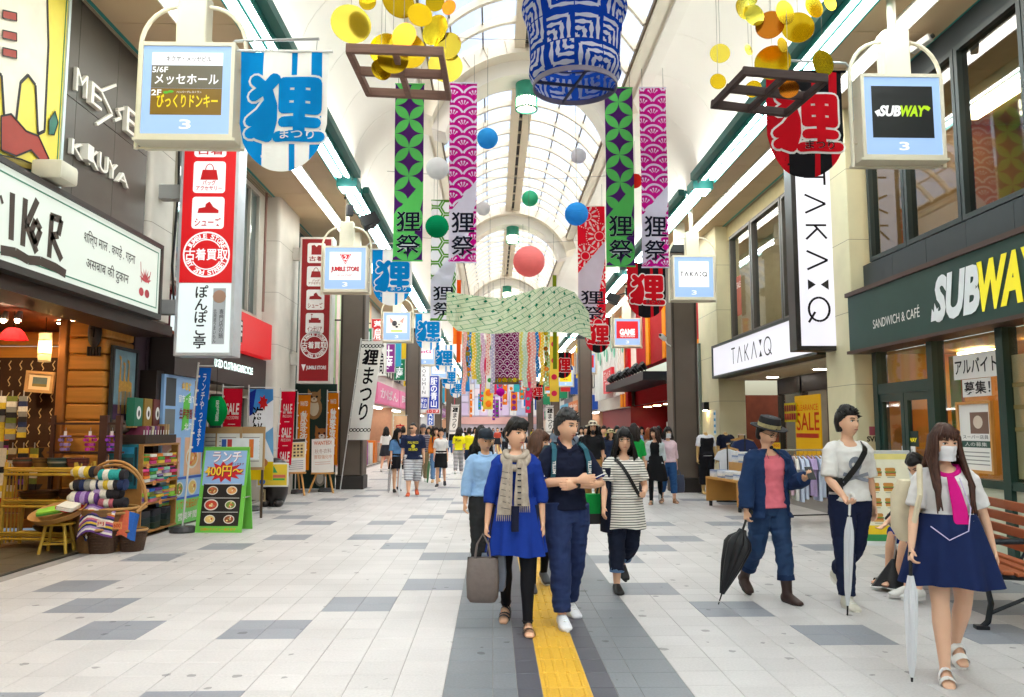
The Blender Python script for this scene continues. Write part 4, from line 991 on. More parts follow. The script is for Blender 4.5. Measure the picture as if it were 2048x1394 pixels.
def pat_waves(w,h,s=None):
 s=s or w*.78;o=[];row=0;z=-h-s
 while z<.1:
  off=0 if row%2 else s/2
  for k in range(-2,3):
   cx=off+k*s
   o.append(ringarc(cx,z,s*.46,s*.56,R(22),R(158)))
   for q in range(4):
    a=R(48+28*q);p0=(cx+s*.12*cos(a),z+s*.12*sin(a));p1=(cx+s*.3*cos(a),z+s*.3*sin(a));nx_,nz_=-sin(a),cos(a)
    o.append([(p0[0]-nx_*s*.012,p0[1]-nz_*s*.012),(p1[0]-nx_*s*.025,p1[1]-nz_*s*.025),(p1[0]+nx_*s*.025,p1[1]+nz_*s*.025),(p0[0]+nx_*s*.012,p0[1]+nz_*s*.012)])
    o.append(disc2(p1[0],p1[1],s*.045,8))
  z+=s*.5;row+=1
 return o
def pat_hex(w,h,s=None):
 s=s or w*.33;o=[];dz=s*1.732;k=0
 x=-w/2-s
 while x<w/2+s*2:
  z=-h-dz+(dz/2 if k%2 else 0)
  while z<dz:
   hexa=lambda r:[(x+r*cos(R(60*i)),z+r*sin(R(60*i)))for i in range(6)]
   a,b=hexa(s*.96),hexa(s*.72)
   for i in range(6):o.append([a[i],a[(i+1)%6],b[(i+1)%6],b[i]])
   z+=dz
  x+=s*1.5;k+=1
 return o
def pat_fans(w,h):
 o=[];rr=random.Random(4)
 for cx,cz,r in((-.1,-.25,.3),(.2,-.75,.32),(-.15,-1.25,.3),(.18,-1.75,.3),(-.1,-2.3,.3),(.15,-2.9,.32)):
  for ring in(.35,1.0):
   for k in range(34):a=2*pi*k/34;o.append(disc2(cx+r*ring*cos(a),cz+r*ring*sin(a),.012 if ring<1 else.016,7))
  for k in range(11):a=2*pi*k/11;o.append([(cx+r*.68*cos(a)+.075*cos(a)*cos(u)-.026*sin(a)*sin(u),cz+r*.68*sin(a)+.075*sin(a)*cos(u)+.026*cos(a)*sin(u))for u in[2*pi*j/10 for j in range(10)]])
 return o
def long_banner(label,X,Y,Ztop,w,h,base,prt,pat,plain,ph,dz=.55,slant=1):
 t=thing('long_banner',label,'banner',(X,Y,Ztop),0,'long printed banners');L_=[]
 L_.append(obj('cloth',G().rect(-w/2,w/2,-h,0,0),base,t))
 g=G()
 for p in pat(w,h):
  q=clip(p,-w/2+.001,w/2-.001,-h+.001,-.001)
  if q:g.poly(q,-.003)
 o=obj('pattern_print',g,prt,t);L_.append(o)
 sl=.75*w if slant>0 else.75*w
 pl=[(w/2,-h*dz),(w/2,-h*dz-.62*w),(w*.1,-h*.93),(-w*.5,-h*.985),(-w/2,-h*dz-sl*1.6)]if slant>0 else[(w/2,-h*dz),(w*.5,-h*.8),(w*.05,-h*.99),(-w/2,-h*.99),(-w/2,-h*dz-1.2*w)]
 L_.append(obj('plain_print',G().poly(clip(pl,-w/2+.001,w/2-.001,-h+.002,0),-.006),plain,t))
 for s_,a,b in(('狸',.725,.835),('祭',.855,.96)):
  bx=(-w*.4,w*.42,-h*b,-h*a)
  L_.append(obj('kanji_outline',textg(s_,bx,-.009,bold=.045),clothmat('#e9ebf3'),t));L_.append(obj('kanji',textg(s_,bx,-.013,bold=.012),clothmat('#1d2130'),t))
 bend(L_,lambda v:V((v.x,v.y+.03*sin(2.2*v.z+ph)+.012*sin(9*v.x+1.5*v.z+ph),v.z)),.16)
 for z in(0,-h):obj('rod',G().tube([(-w/2-.01,.03*sin(2.2*z+ph),z),(w/2+.01,.03*sin(2.2*z+ph),z)],.014,6),prt,t)
 for q in(-.4,.4):obj('wire',G().tube([(q*w,0,0),(q*w,0,.55)],.004,4),mat('#6a675f'),t)
GP,PU=clothmat('#5fc463'),clothmat('#45205e')
MG,PW=clothmat('#b3107c'),clothmat('#dfe0ee')
HG,RD2=clothmat('#5a9636'),clothmat('#d8172c')
def banner_px(lab,xc,ytop,ybot,wpx,Y,base,prt,pat,plain,ph,**k):
 a,b=at(xc,ytop,Y=Y),at(xc,ybot,Y=Y);w=wpx*Y/FPX*1.02
 long_banner(lab,a.x,Y,a.z,w,a.z-b.z,base,prt,pat,plain,ph,**k)
banner_px('purple and green circle pattern banner on the left, beside the wooden frame',820,168,522,58,14.5,PU,GP,pat_shippo,GP,0)
banner_px('magenta wave pattern banner hanging beside the blue paper ball',927,165,525,55,14.3,MG,PW,pat_waves,PW,1)
banner_px('purple and green circle pattern banner under the big blue lantern',1237,174,532,57,14.6,PU,GP,pat_shippo,GP,2)
banner_px('magenta wave pattern banner on the right, in front of the cream cove',1305,175,534,54,14.5,MG,PW,pat_waves,PW,3)
banner_px('green and white hexagon pattern banner with 狸祭',888,400,640,50,19,clothmat('#e9ebf0'),HG,pat_hex,PW,1.5,dz=.42)
banner_px('red banner with white dotted flowers and 狸祭',1182,412,648,55,19,RD2,FW,pat_fans,PW,2.5,dz=.3)
wires=[(at(905,120,Y=14.4).z+.42,14.4),(at(905,395,Y=19).z+.5,19),(7.4,8.7),(7.3,24)]
for i,(z,y)in enumerate(wires):
 t=tag(obj('span_wire',G().tube([(CR-3.3,y,z+.15),(CR-1,y,z),(CR+1,y,z),(CR+3.3,y,z+.15)],.006,5),mat('#8a877f',.4,.5)),'thin steel wire across the void, %s from the camera end'%ordn[i],'wire','span wires')
def ball(label,x,y,dpx,Y,col,k=0):
 p=at(x,y,Y=Y);r=dpx*Y/FPX/2
 t=thing('paper_lantern',label,'lantern',p,R(20*k),'round paper lanterns')
 prof=[]
 n=44
 for i in range(n+1):
  a=-pi/2+pi*i/n*.985+.02;rr=r*(1+.04*(abs(sin(i*pi/2.75))-.5))
  prof.append((max(.02*r,rr*cos(a)*(1+.006*math.sin(i*2.3+k))),rr*sin(a)*.97))
 obj('shade',G().lathe(prof,30),clothmat(col,trans=.5,var=.08),t,smooth=60)
 obj('ring',G().lathe([(.13*r,r*.93),(.16*r,r*.97),(.13*r,r*1.0)],12,caps=False),STEEL,t)
 obj('string',G().tube([(0,0,r*.9),(0,0,max(r+.3,8.3-p.z))],.004,4),mat('#77736b'),t)
ball('bright blue paper ball lantern beside the left magenta banner',975,277,43,13.5,'#4ab6f2',0)
ball('white paper ball lantern between the purple and magenta left banners',875,337,46,13.2,'#e8e8e8',1)
ball('deep green paper ball lantern low between the left banners',874,453,47,13.8,'#16a06a',2)
ball('small white paper ball lantern half hidden by the left magenta banner',966,417,29,17,'#ececec',3)
ball('light green paper ball lantern near the ridge',1060,397,33,17,'#5ad0a4',4)
ball('blue paper ball lantern beside the red dotted banner',1153,428,48,13.2,'#45acf0',5)
ball('small white paper ball lantern under the glass on the right',1157,312,32,17.5,'#e8e8ee',6)
ball('red paper ball lantern peeking between the right banners',1270,362,30,18,'#d8352c',7)
ball('large coral paper ball lantern above the green cloth',1058,523,64,15.5,'#f79a98',8)
ball('small magenta paper ball lantern far down the street',1001,784,17,30,'#c81fb0',9)
t=thing('drum_lantern','big blue drum lantern with white maze pattern over the street','lantern',at(1150,172,Y=8.6),R(12))
s_=8.75/FPX
PR=[(.89,0),(1.0,.28),(.97,.55),(.99,.95),(1.03,1.3),(1.15,1.75),(1.02,2.15),(.9,2.5)]
RB=90*s_*1.05
def rad(z):
 z=z/RB
 for(r0,z0),(r1,z1)in zip(PR,PR[1:]):
  if z<=z1:u=(z-z0)/(z1-z0);u=u*u*(3-2*u)if 0<=u<=1 else u;return RB*(r0+(r1-r0)*u)
 return RB*PR[-1][0]
HB=RB*2.5
obj('shade',G().lathe([(rad(HB*i/30),HB*i/30)for i in range(31)],48,caps=False),clothmat('#1d4db4',trans=.7),t,smooth=60)
obj('rim',G().lathe([(RB*.885,-.03),(RB*.915,-.03),(RB*.915,.025),(RB*.885,.025),(RB*.885,-.03)],48,caps=False),mat('#6d6878'),t,smooth=30)
obj('crossbar',G().bar((-RB*.88,0,0),(RB*.88,0,0),.02,.03).bar((0,-RB*.88,.002),(0,RB*.88,.002),.02,.03),mat('#3b4054'),t)
obj('hoop',G().lathe([(rad(HB*.3)*.985,HB*.3-.01),(rad(HB*.3)*.97,HB*.3),(rad(HB*.3)*.985,HB*.3+.01)],48,caps=False),mat('#2b3a6a'),t)
g=G();rr=random.Random(2);cell=RB*.6;nu=10;nv=int(HB/cell)+1;du=2*pi/nu
def uvp(u,v,off=.004):r=rad(max(0,min(HB,v)))+off;return(r*cos(u),r*sin(u),max(.0,min(HB,v)))
for i in range(nu):
 for j in range(nv):
  ori=(i*3+j*2+(i*j)%3)%4
  for k in range(4):
   a=.1+.235*k
   pts=[(a,0.02),(a,a),(0.02,a)]if k else[(.1,.02),(.1,.1),(.02,.1)]
   pts=[((1-p[0]if ori in(1,2)else p[0]),(1-p[1]if ori in(2,3)else p[1]))for p in pts]
   for p,q in zip(pts,pts[1:]):
    m_=6
    L0,L1=[],[]
    for s in range(m_+1):
     f=s/m_;x=p[0]+(q[0]-p[0])*f;y=p[1]+(q[1]-p[1])*f;wd=.064+.02*sin(9*f+k+i)+rr.uniform(-.008,.008)
     nx_,ny_=(0,1)if abs(q[0]-p[0])>abs(q[1]-p[1])else(1,0)
     L0.append(uvp((i+x+nx_*wd)*du,(j+y+ny_*wd)*cell));L1.append(uvp((i+x-nx_*wd)*du,(j+y-ny_*wd)*cell))
    g.add(L0+L1,[(s,s+1,s+m_+2,s+m_+1)for s in range(m_)])
obj('maze_print',g,clothmat('#e4e8f0',trans=.5),t)
g2=G();g2.add([(v[0]*.986,v[1]*.986,v[2])for v in g.v],g.f);obj('maze_print',g2,clothmat('#e4e8f0',trans=.5),t)
for a in(0,2.1,4.2):obj('wire',G().tube([(RB*.9*cos(a),RB*.9*sin(a),HB),(.0,0,HB+1.0)],.004,4),mat('#77736b'),t)
GOLD=[mat('#d9b81e',.16,.85,var=.06),mat('#c9a80f',.22,.85,var=.1),mat('#e8d34a',.12,.8,var=.05),mat('#cf7a1c',.2,.85,var=.1)]
WPAL=[mat('#8a6a5c',.75,var=.25,scale=6,stretch=(.6,8,8)),mat('#4a3a36',.75,var=.25,scale=6,stretch=(.6,8,8))]
def mobile(label,corners,Y,discs,wm,seed):
 A,B,C_,D=[at(*c,Z=None,Y=Yc)for c,Yc in zip(corners,(Y,Y,Y+.62,Y+.62))]
 c=(A+B+C_+D)/4;t=thing('gold_disc_mobile',label,'mobile',c,0,'gold disc mobiles')
 A,B,C_,D=A-c,B-c,C_-c,D-c
 for u in(0,.5,1):obj('slat',G().bar(A.lerp(D,u),B.lerp(C_,u),.045,.085),wm,t,bevel=.006)
 for u in(0.025,.5,.975):obj('cross_bar',G().bar(A.lerp(B,u)-V((0,0,.012)),D.lerp(C_,u)-V((0,0,.012)),.05,.07),wm,t,bevel=.006)
 rr=random.Random(seed)
 for i,(x,y,r)in enumerate(discs):
  yy=Y+rr.uniform(.05,.6);p=at(x,y,Y=yy)-c;rad_=r*yy/FPX
  m=G().lathe([(.001,0),(rad_,0),(rad_,.003),(.001,.003)],28)
  a=rr.uniform(-.6,.6)
  obj('disc',m.xf(Mx.Rotation(rr.uniform(-.12,.12),4,'Y')@Mx.Rotation(a,4,'Z')@Mx.Rotation(pi/2,4,'X')),GOLD[3 if i%7==4 else rr.randrange(3)],t,loc=p)
  obj('string',G().tube([p+V((0,0,rad_)),V((p.x,p.y,max(8.35-c.z,p.z+rad_+.2)))],.0025,4),mat('#9a968c'),t)
mobile('wooden frame with hanging gold discs beside the blue and white flag',((692,97),(887,104),(902,192),(733,184)),6.9,[(702,48,42),(735,4,18),(797,4,36),(770,98,34),(808,72,28),(815,100,40),(786,118,32),(870,60,33),(895,92,30),(891,132,36),(762,140,22),(898,15,16),(738,-20,30),(840,30,26),(870,5,20)],WPAL[0],5)
mobile('dark wooden frame with hanging gold discs beside the red and black flag',((1485,142),(1655,158),(1575,226),(1422,208)),7.2,[(1440,107,21),(1436,163,17),(1486,18,22),(1508,30,24),(1540,50,30),(1570,25,26),(1596,55,34),(1545,125,37),(1646,126,28),(1628,14,24),(1506,178,18),(1578,178,20),(1497,100,12),(1660,5,18),(1500,-10,22),(1565,90,16)],WPAL[1],9)
WV=bpy.data.materials.new('m_weave');WV.use_nodes=True
n,L=WV.node_tree.nodes,WV.node_tree.links;b=n['Principled BSDF'];b.inputs['Roughness'].default_value=.8
uv=n.new('ShaderNodeUVMap');mp=n.new('ShaderNodeMapping');mp.inputs['Scale'].default_value=(1,1,1);L.new(uv.outputs[0],mp.inputs[0])
ck=n.new('ShaderNodeTexBrick');ck.offset=.5;ck.inputs['Scale'].default_value=1;ck.inputs['Mortar Size'].default_value=.008;ck.inputs['Brick Width'].default_value=.34;ck.inputs['Row Height'].default_value=.12
mp.inputs['Rotation'].default_value=(0,0,R(-32));L.new(mp.outputs[0],ck.inputs['Vector'])
ck.inputs['Color1'].default_value=(*hx('#eff5dd'),1);ck.inputs['Color2'].default_value=(*hx('#e2f0cf'),1);ck.inputs['Mortar'].default_value=(*hx('#5fa97c'),1)
wv=n.new('ShaderNodeTexWave');wv.bands_direction='Y';wv.inputs['Scale'].default_value=9;wv.inputs['Distortion'].default_value=0;L.new(mp.outputs[0],wv.inputs['Vector'])
gt=n.new('ShaderNodeMath');gt.operation='GREATER_THAN';gt.inputs[1].default_value=.86;L.new(wv.outputs[1],gt.inputs[0])
mm=n.new('ShaderNodeMix');mm.data_type='RGBA';mm.inputs[7].default_value=(*hx('#a3c78c'),1);L.new(gt.outputs[0],mm.inputs[0]);L.new(ck.outputs[0],mm.inputs[6]);L.new(mm.outputs[2],b.inputs['Base Color'])
t=thing('draped_cloth','pale green weave pattern cloth drawn in a wave across the street','cloth',at(1030,620,Y=17))
nx_,nz_=90,8;vs_,fs_,uvs=[],[],[]
c0=V(t.location);TOPY=[(893,583),(940,590),(1000,597),(1040,588),(1085,574),(1120,573),(1150,585),(1178,625)]
BOTY=[(893,640),(915,662),(985,668),(1040,664),(1085,664),(1120,664),(1155,668),(1183,680)]
def itp(tab,u):
 f=u*(len(tab)-1);i=min(int(f),len(tab)-2);f-=i;s=f
 return tab[i][0]+(tab[i+1][0]-tab[i][0])*s,tab[i][1]+(tab[i+1][1]-tab[i][1])*s
for i in range(nx_+1):
 u=i/nx_
 for j in range(nz_+1):
  v=j/nz_;ta,ba=itp(TOPY,u),itp(BOTY,u)
  fold=.09*sin(u*60)*(1 if u<.5 else max(.1,1-(u-.5)*6))+.5*sin(u*5.5)
  p=at(ta[0]+(ba[0]-ta[0])*v,ta[1]+(ba[1]-ta[1])*v,Y=17+fold*.5+.15*v)-c0
  vs_.append(p);uvs.append((u*3.4,(1-v)*1.1))
for i in range(nx_):
 for j in range(nz_):a=i*(nz_+1)+j;fs_.append((a,a+nz_+1,a+nz_+2,a+1))
m_=mesh(G().add(vs_,fs_));ul=m_.uv_layers.new(name='uv')
for lp_ in m_.loops:ul.data[lp_.index].uv=uvs[lp_.vertex_index]
obj('cloth',m_,WV,t,smooth=True)
g=G();rr=random.Random(5)
for i in range(4,nx_-2,8):
 for j in(1,3,5):
  i2=min(nx_-2,i+(4 if j==3 else 0));a=V(vs_[i2*(nz_+1)+j]);ux=V(vs_[(i2+1)*(nz_+1)+j])-a;vz=V(vs_[i2*(nz_+1)+j+1])-a
  q=V((0,-.012,0));g.add([a-ux*1.0+q,a+vz*.35+q,a+ux*1.0+q,a-vz*.35+q],[(0,1,2,3)])
obj('diamond_print',g,clothmat('#1c8a63'),t)['kind']='stuff'
rr=random.Random(8)
ST=['#f0b6ae','#2f86c9','#e9c84a','#9bc38a','#d8b6d2','#f2d2c6','#b9b3cf','#e6e07a','#c9e3d0','#e57f6d']
xs_=[929,938,948,957,966,976,986,1042,1050,1058,1066,1074,1084,1094]
names=['pale pink','bright blue','yellow','sage green','lilac','peach','grey lilac','lime','mint','salmon']
for i,x in enumerate(xs_):
 Y=19+rr.uniform(-.6,2.5);k=i%10;yb=765+rr.uniform(-15,25);a,b_=at(x,660,Y=Y),at(x,yb,Y=Y)
 w=rr.uniform(.09,.14);t=thing('paper_streamer','%s patterned paper streamer, %s of the streamers from the left'%(names[k],(ordn+['twelfth','thirteenth','fourteenth'])[i]),'streamer',a,0,'hanging paper streamers')
 h=a.z-b_.z;g=G()
 ring=[]
 for j in range(13):z=-h*j/12;ring.append([(-w/2+.02*sin(j+i),.03*sin(j*.8+i),z),(w/2+.02*sin(j+i),.03*sin(j*.8+i+.5),z)])
 g.add([p for r in ring for p in r],[(2*j,2*j+1,2*j+3,2*j+2)for j in range(12)])
 obj('strip',g,clothmat(ST[k]),t);obj('hanger',G().tube([(0,0,0),(0,0,1.2)],.004,4),mat('#77736b'),t)
 g=G()
 for j in range(int(h/.09)):
  z=-.05-.09*j
  for s in(-1,1):g.poly(disc2(s*w*.25+.02*sin(-z/h*12+i),z+.02*s,w*.13,8),.03*sin(-z/h*12*.8+i)-.012)
 obj('dot_print',g,clothmat('#f6f2ea' if k!=5 else '#d8524a'),t)['kind']='stuff'
for i,(x,lab)in enumerate(((936,'left'),(1093,'right'))):
 Y=20;a,b_=at(x,662,Y=Y),at(x,760,Y=Y);t=thing('coin_chain','string of small gold foil coins among the streamers on the %s'%lab,'decoration',a,0,'gold coin chains')
 obj('string',G().tube([(0,0,1.2),(0,0,b_.z-a.z)],.004,4),mat('#77736b'),t)
 q=0
 while-q*.13>b_.z-a.z:
  obj('coin',G().lathe([(.001,0),(.06,0),(.06,.002),(.001,.002)],16).xf(Mx.Rotation(.9*q,4,'Z')@Mx.Rotation(pi/2,4,'X')),GOLD[q%4],t,loc=(.02*(q%3-1),0,-.06-.13*q));q+=1
for lab,pts,c in(('orange ribbon hanging beside the left flags',[(918,560),(916,725)],'#e8541c'),('olive ribbon hanging left of the streamers',[(929,668),(927,768)],'#6d7d1c'),('olive ribbon hanging right of the streamers',[(1109,550),(1106,738)],'#6d7d1c')):
 a,b_=at(*pts[0],Y=19.5),at(*pts[1],Y=19.5);t=thing('hanging_ribbon',lab,'ribbon',a);h=a.z-b_.z
 obj('strip',G().add([p for j in range(9)for p in((-.05,.02*sin(j),-h*j/8),(.05,.02*sin(j+1),-h*j/8))],[(2*j,2*j+1,2*j+3,2*j+2)for j in range(8)]),clothmat(c),t)
a,b_=at(1014,665,Y=18),at(1014,757,Y=18);t=thing('wave_drum_lantern','magenta drum lantern with white wave pattern and gold foot','lantern',b_);h=a.z-b_.z;r=24*18/FPX
obj('shade',G().lathe([(r*(1+.025*sin(9*i/2)),h*i/24)for i in range(25)],30,caps=False),clothmat('#8a1462',trans=.4),t,smooth=60)
g=G()
for j in range(10):
 for i in range(10):
  u0=2*pi*(i+(j%2)*.5)/10;z0=h*j/10
  for q0,q1 in((.44,.56),(.2,.28)):
   pl=ringarc(0,0,q0,q1,R(12),R(168),8);k=len(pl)
   g.add([((r*1.035)*cos(u0+p[0]*2*pi/10),(r*1.035)*sin(u0+p[0]*2*pi/10),min(h,z0+p[1]*h*.19))for p in pl],[tuple(range(k))])
obj('wave_print',g,clothmat('#f0d6ea',trans=.4),t)
for k in range(14):a=2*pi*k/14;obj('foil',G().poly(disc2(0,0,.06,10),0).xf(Mx.Translation((r*cos(a),r*sin(a),-.05))@Mx.Rotation(a+pi/2,4,'Z')),GOLD[k%3],t)
obj('rim',G().lathe([(r*.98,-.12),(r*1.2,-.12),(r*1.2,-.1),(r*.98,-.1)],24),mat('#4a3a2a'),t)
rr=random.Random(77);FC=[('#2f86c9','blue'),('#d8345a','rose'),('#e9c84a','yellow'),('#4a9a4a','green'),('#f0f0ee','white'),('#8a3a9a','purple'),('#e87a2a','orange'),('#45b8c0','turquoise')]
for i in range(46):
 Y=24+1.25*i;c=FC[rr.randrange(8)];x=CR+rr.uniform(-2.3,2.3);zt=rr.uniform(4.3,6.3);h=rr.uniform(1.0,2.2);w=rr.uniform(.18,.5)
 t=thing('hanging_strip','%s hanging cloth strip far down the street, %s from the camera'%(c[1],ordw(i+1)),'banner',(x,Y,zt),rr.uniform(-.4,.4),'far hanging strips')
 obj('cloth',G().add([p for j in range(9)for p in((-w/2,.04*sin(j*.9),-h*j/8),(w/2,.04*sin(j*.9+.6),-h*j/8))],[(2*j,2*j+1,2*j+3,2*j+2)for j in range(8)]),clothmat(c[0]),t)
 c2=clothmat(FC[rr.randrange(8)][0])
 for j in range(4):obj('spot_print',G().poly(disc2(0,-h*(j+.5)/4,w*.32,12),-.05),c2,t)
 obj('wire',G().tube([(0,0,0),(0,0,8.2-zt)],.005,4),mat('#77736b'),t)
# ------------ tall projecting signs
def arc_text(par,s,cx,cz,r,a0,a1,size,y,m,inside=False):
 n=len(s);g=G()
 for i,ch in enumerate(s):
  if ch==' ':continue
  a=a0+(a1-a0)*i/(n-1);q=textg(ch,(-size*.36,size*.36,-size/2,size/2),0,bold=.03)
  rot=(a-pi/2)if not inside else(a+pi/2)
  for k,v in enumerate(q.v):
   x,z=v[0],v[2];q.v[k]=(cx+r*cos(a)+x*cos(rot)-z*sin(rot),y,cz+r*sin(a)+x*sin(rot)+z*cos(rot))
  g.add(q.v,q.f)
 return obj('lettering',g,m,par)
def pict(par,kind,cx,cz,s,y,m):
 P=lambda pts:G().poly([(cx+a*s,cz+b*s)for a,b in pts],y)
 if kind=='bag':
  obj('icon_print',P([(-.28,.12),(.28,.12),(.36,-.3),(-.36,-.3)]),m,par);stroke(par,[(cx+.16*s*cos(a),cz+.12*s+.24*s*sin(a))for a in[pi*k/10 for k in range(11)]],.035*s,y,m,'icon_print')
 elif kind=='shoe':obj('icon_print',P([(-.42,-.2),(.42,-.2),(.42,-.08),(.2,.06),(.05,.28),(-.1,.18),(-.12,.05),(-.38,0)]),m,par)
 elif kind=='shirt':obj('icon_print',P([(-.34,-.34),(.34,-.34),(.34,.3),(.14,.34),(0,.2),(-.14,.34),(-.34,.3)]),m,par)
 else:
  obj('icon_print',P([(-.4,-.2),(.4,-.2),(.4,.02),(.28,.02),(.26,.14),(-.26,.14),(-.28,.02),(-.4,.02)]),m,par);obj('icon_print',P([(-.3,.34),(-.12,.34),(-.21,.44)]),m,par);stroke(par,[(cx-.21*s,cz+.34*s),(cx-.21*s,cz+.1*s)],.03*s,y,m,'icon_print')
def emblem(par,cx,cz,r,y,m):
 for q0,q1 in((.93,1.0),):
  obj('ring_print',G().poly(ringarc(cx,cz,r*q0,r*q1,0,2*pi,36),y),m,par)
 obj('ring_print',G().poly(ringarc(cx,cz,r*.62,r*.67,R(28),R(152),16),y),m,par);obj('ring_print',G().poly(ringarc(cx,cz,r*.62,r*.67,R(208),R(332),16),y),m,par)
 arc_text(par,'JUMBLE STORE',cx,cz,r*.8,R(155),R(25),r*.2,y,m);arc_text(par,'BY 2nd STREET',cx,cz,r*.8,R(205),R(335),r*.2,y,m,True)
 text(par,'古着買取',(cx-r*.9,cx+r*.9,cz-r*.25,cz+r*.25),y-.002,m,bold=.04)
def tower(name,label,Y,x0,x1,ytop,ybot,d,framem):
 a,b=at(x0,ybot,Y=Y),at(x1,ybot,Y=Y);zt=at((x0+x1)/2,ytop,Y=Y).z;w=b.x-a.x;h=zt-a.z
 t=thing(name,label,'sign',((a.x+b.x)/2,Y,a.z))
 obj('case',G().box(-w/2-.05,w/2+.05,.01,d,-.05,h+.05),framem,t,bevel=.01)
 return t,w,h
t,w,h=tower('tower_sign','tall lit red and white sign with icon squares and 古着買取',12.0,352,458,240,705,.38,mat('#c9ccd0',.4,.3))
REDL=lit('#e0141c',.85);zs=(705-568)/(705-240)*h
rf_=obj('red_face',G().rect(-w/2,w/2,zs,h,.004),REDL,t);wf=obj('white_face',G().rect(-w/2,w/2,0,zs-.01,.004),lit('#eaf6f4',1.05),t)
WI=lit('#ffffff',1.0)
for kind,cap,yy in(('shirt','古着',285),('bag','バッグ\nアクセサリー',358),('shoe','シューズ',430)):
 cz=(705-yy)/465*h;hw=.31*w
 pl=obj('icon_plate',G().poly(rrect(-hw,hw,cz-.24,cz+.26,.05),.0),WI,rf_);pict(pl,kind,0,cz+.08,.38,-.003,lit('#d0141c',.7));text(pl,cap,(-hw*.8,hw*.8,cz-.2,cz-.07 if '\n' not in cap else cz-.04),-.003,lit('#d0141c',.7),bold=.03)
emblem(rf_,0,(705-512)/465*h,.36*w*1.25,.0,WI)
text(wf,'ぽんぽこ亭',(-w*.18,w*.06,zs*.06,zs*.96),.0,INK,bold=.03,vertical=True)
obj('strip_print',G().rect(w*.16,w*.4,zs*.12,zs*.92,.0),lit('#b9bec0',.6),wf);text(wf,'専門店の鍋',(w*.29,w*.37,zs*.2,zs*.62),-.003,INK,vertical=True);text(wf,'北海道うまいもん',(w*.18,w*.24,zs*.14,zs*.62),-.003,INK,vertical=True)
obj('crest_print',G().poly(disc2(w*.28,zs*.8,.1,14),-.003),mat('#b58f7a'),wf)
for zz in(.6,2.4):obj('mount_arm',G().box(-w/2-.5,-w/2-.05,.1,.28,zz,zz+.22),mat('#9a9a98',.5),t)
t,w,h=tower('tower_sign','tall dark red sign with five white icon squares behind the triangle lightbox',19.3,597,656,478,762,.4,mat('#d3cfc8',.5))
rf_=obj('red_face',G().rect(-w/2,w/2,0,h,.004),mat('#8e1118',.4),t)
for q,(kind,cap)in enumerate((('shirt','古着'),('bag','バッグ\nアクセサリー'),('shoe','シューズ'),('sofa','インテリア'))):
 cz=h-.35-.58*q;hw=.31*w;pl=obj('icon_plate',G().poly(rrect(-hw,hw,cz-.25,cz+.25,.05),.0),mat('#e9e6e4'),rf_)
 pict(pl,kind,0,cz+.08,.36,-.003,mat('#8e1118'));text(pl,cap,(-hw*.8,hw*.8,cz-.2,cz-.08),-.003,mat('#8e1118'),bold=.03)
emblem(rf_,0,h*.25,.33,.0,mat('#e9e6e4'));text(rf_,'JUMBLE STORE',(-w*.25,w*.42,h*.075,h*.105),.0,mat('#d9d9da'),bold=.04);obj('badge_print',G().poly([(-w*.42,h*.115),(-w*.27,h*.115),(-w*.345,h*.07)],.0),mat('#e9e6e4'),rf_)
for zz in(.4,3.0):obj('mount_arm',G().box(-w/2-.35,-w/2-.05,.1,.28,zz,zz+.3),mat('#c9c4bb',.5),t)
t,w,h=tower('tower_sign','tall white lit sign with thin black suit shop letters turned sideways',13.4,1600,1683,300,695,.34,mat('#2b2725',.4))
wf=obj('white_face',G().rect(-w/2+.03,w/2-.03,.03,h-.03,.004),lit('#f1effa',1.05),t)
lt_=takaq(wf,0,3.05,0,.36,0,INK,.04)
for v in lt_.data.vertices:x,z=v.co.x,v.co.z;v.co=((z-.18),.0,h*.9-x*h/3.9)
for zz in(.9,2.2):obj('mount_arm',G().box(w/2+.05,w/2+.4,.1,.28,zz,zz+.22),mat('#b8ab86',.5),t)
def plate(label,x0,y0,x1,y1,Y,m,items):
 t,w,h=tower('projecting_sign',label,Y,x0,x1,y0,y1,.25,mat('#d7d7d6'))
 f=obj('face',G().rect(-w/2,w/2,0,h,.004),m,t)
 for s,b,mm,k in items:text(f,s,(-w/2+w*b[0],-w/2+w*b[1],h*b[2],h*b[3]),0,mm,**k)
plate('white projecting sign with vertical thin letters beside the tall blue sign',838,727,857,793,44,lit('#f2f2f2',.9),[('KOKUMIN',(.3,.7,.08,.95),INK,dict(vertical=True))])
plate('tall blue projecting sign with four stacked white characters',858,752,877,818,46,lit('#1c3fae',.8),[('服の青山',(.15,.85,.05,.95),WI,dict(vertical=True,bold=.03))])
plate('small square blue projecting sign beside the brown pillar',834,795,855,818,42,lit('#1c3fae',.8),[('洋服の',(.1,.9,.6,.9),WI,dict(bold=.03)),('青山',(.1,.9,.08,.55),WI,dict(bold=.04))])
plate('small red floor plate reading 1・2・3F',854,819,878,826,45.5,lit('#cf1f24',.8),[('1・2・3F',(.1,.9,.15,.85),WI,dict(bold=.04))])
plate('narrow blue sign with stacked letters low behind the flags',855,826,867,850,47,lit('#1f5fc0',.8),[('AND',(.2,.8,.05,.95),WI,dict(vertical=True,bold=.03))])
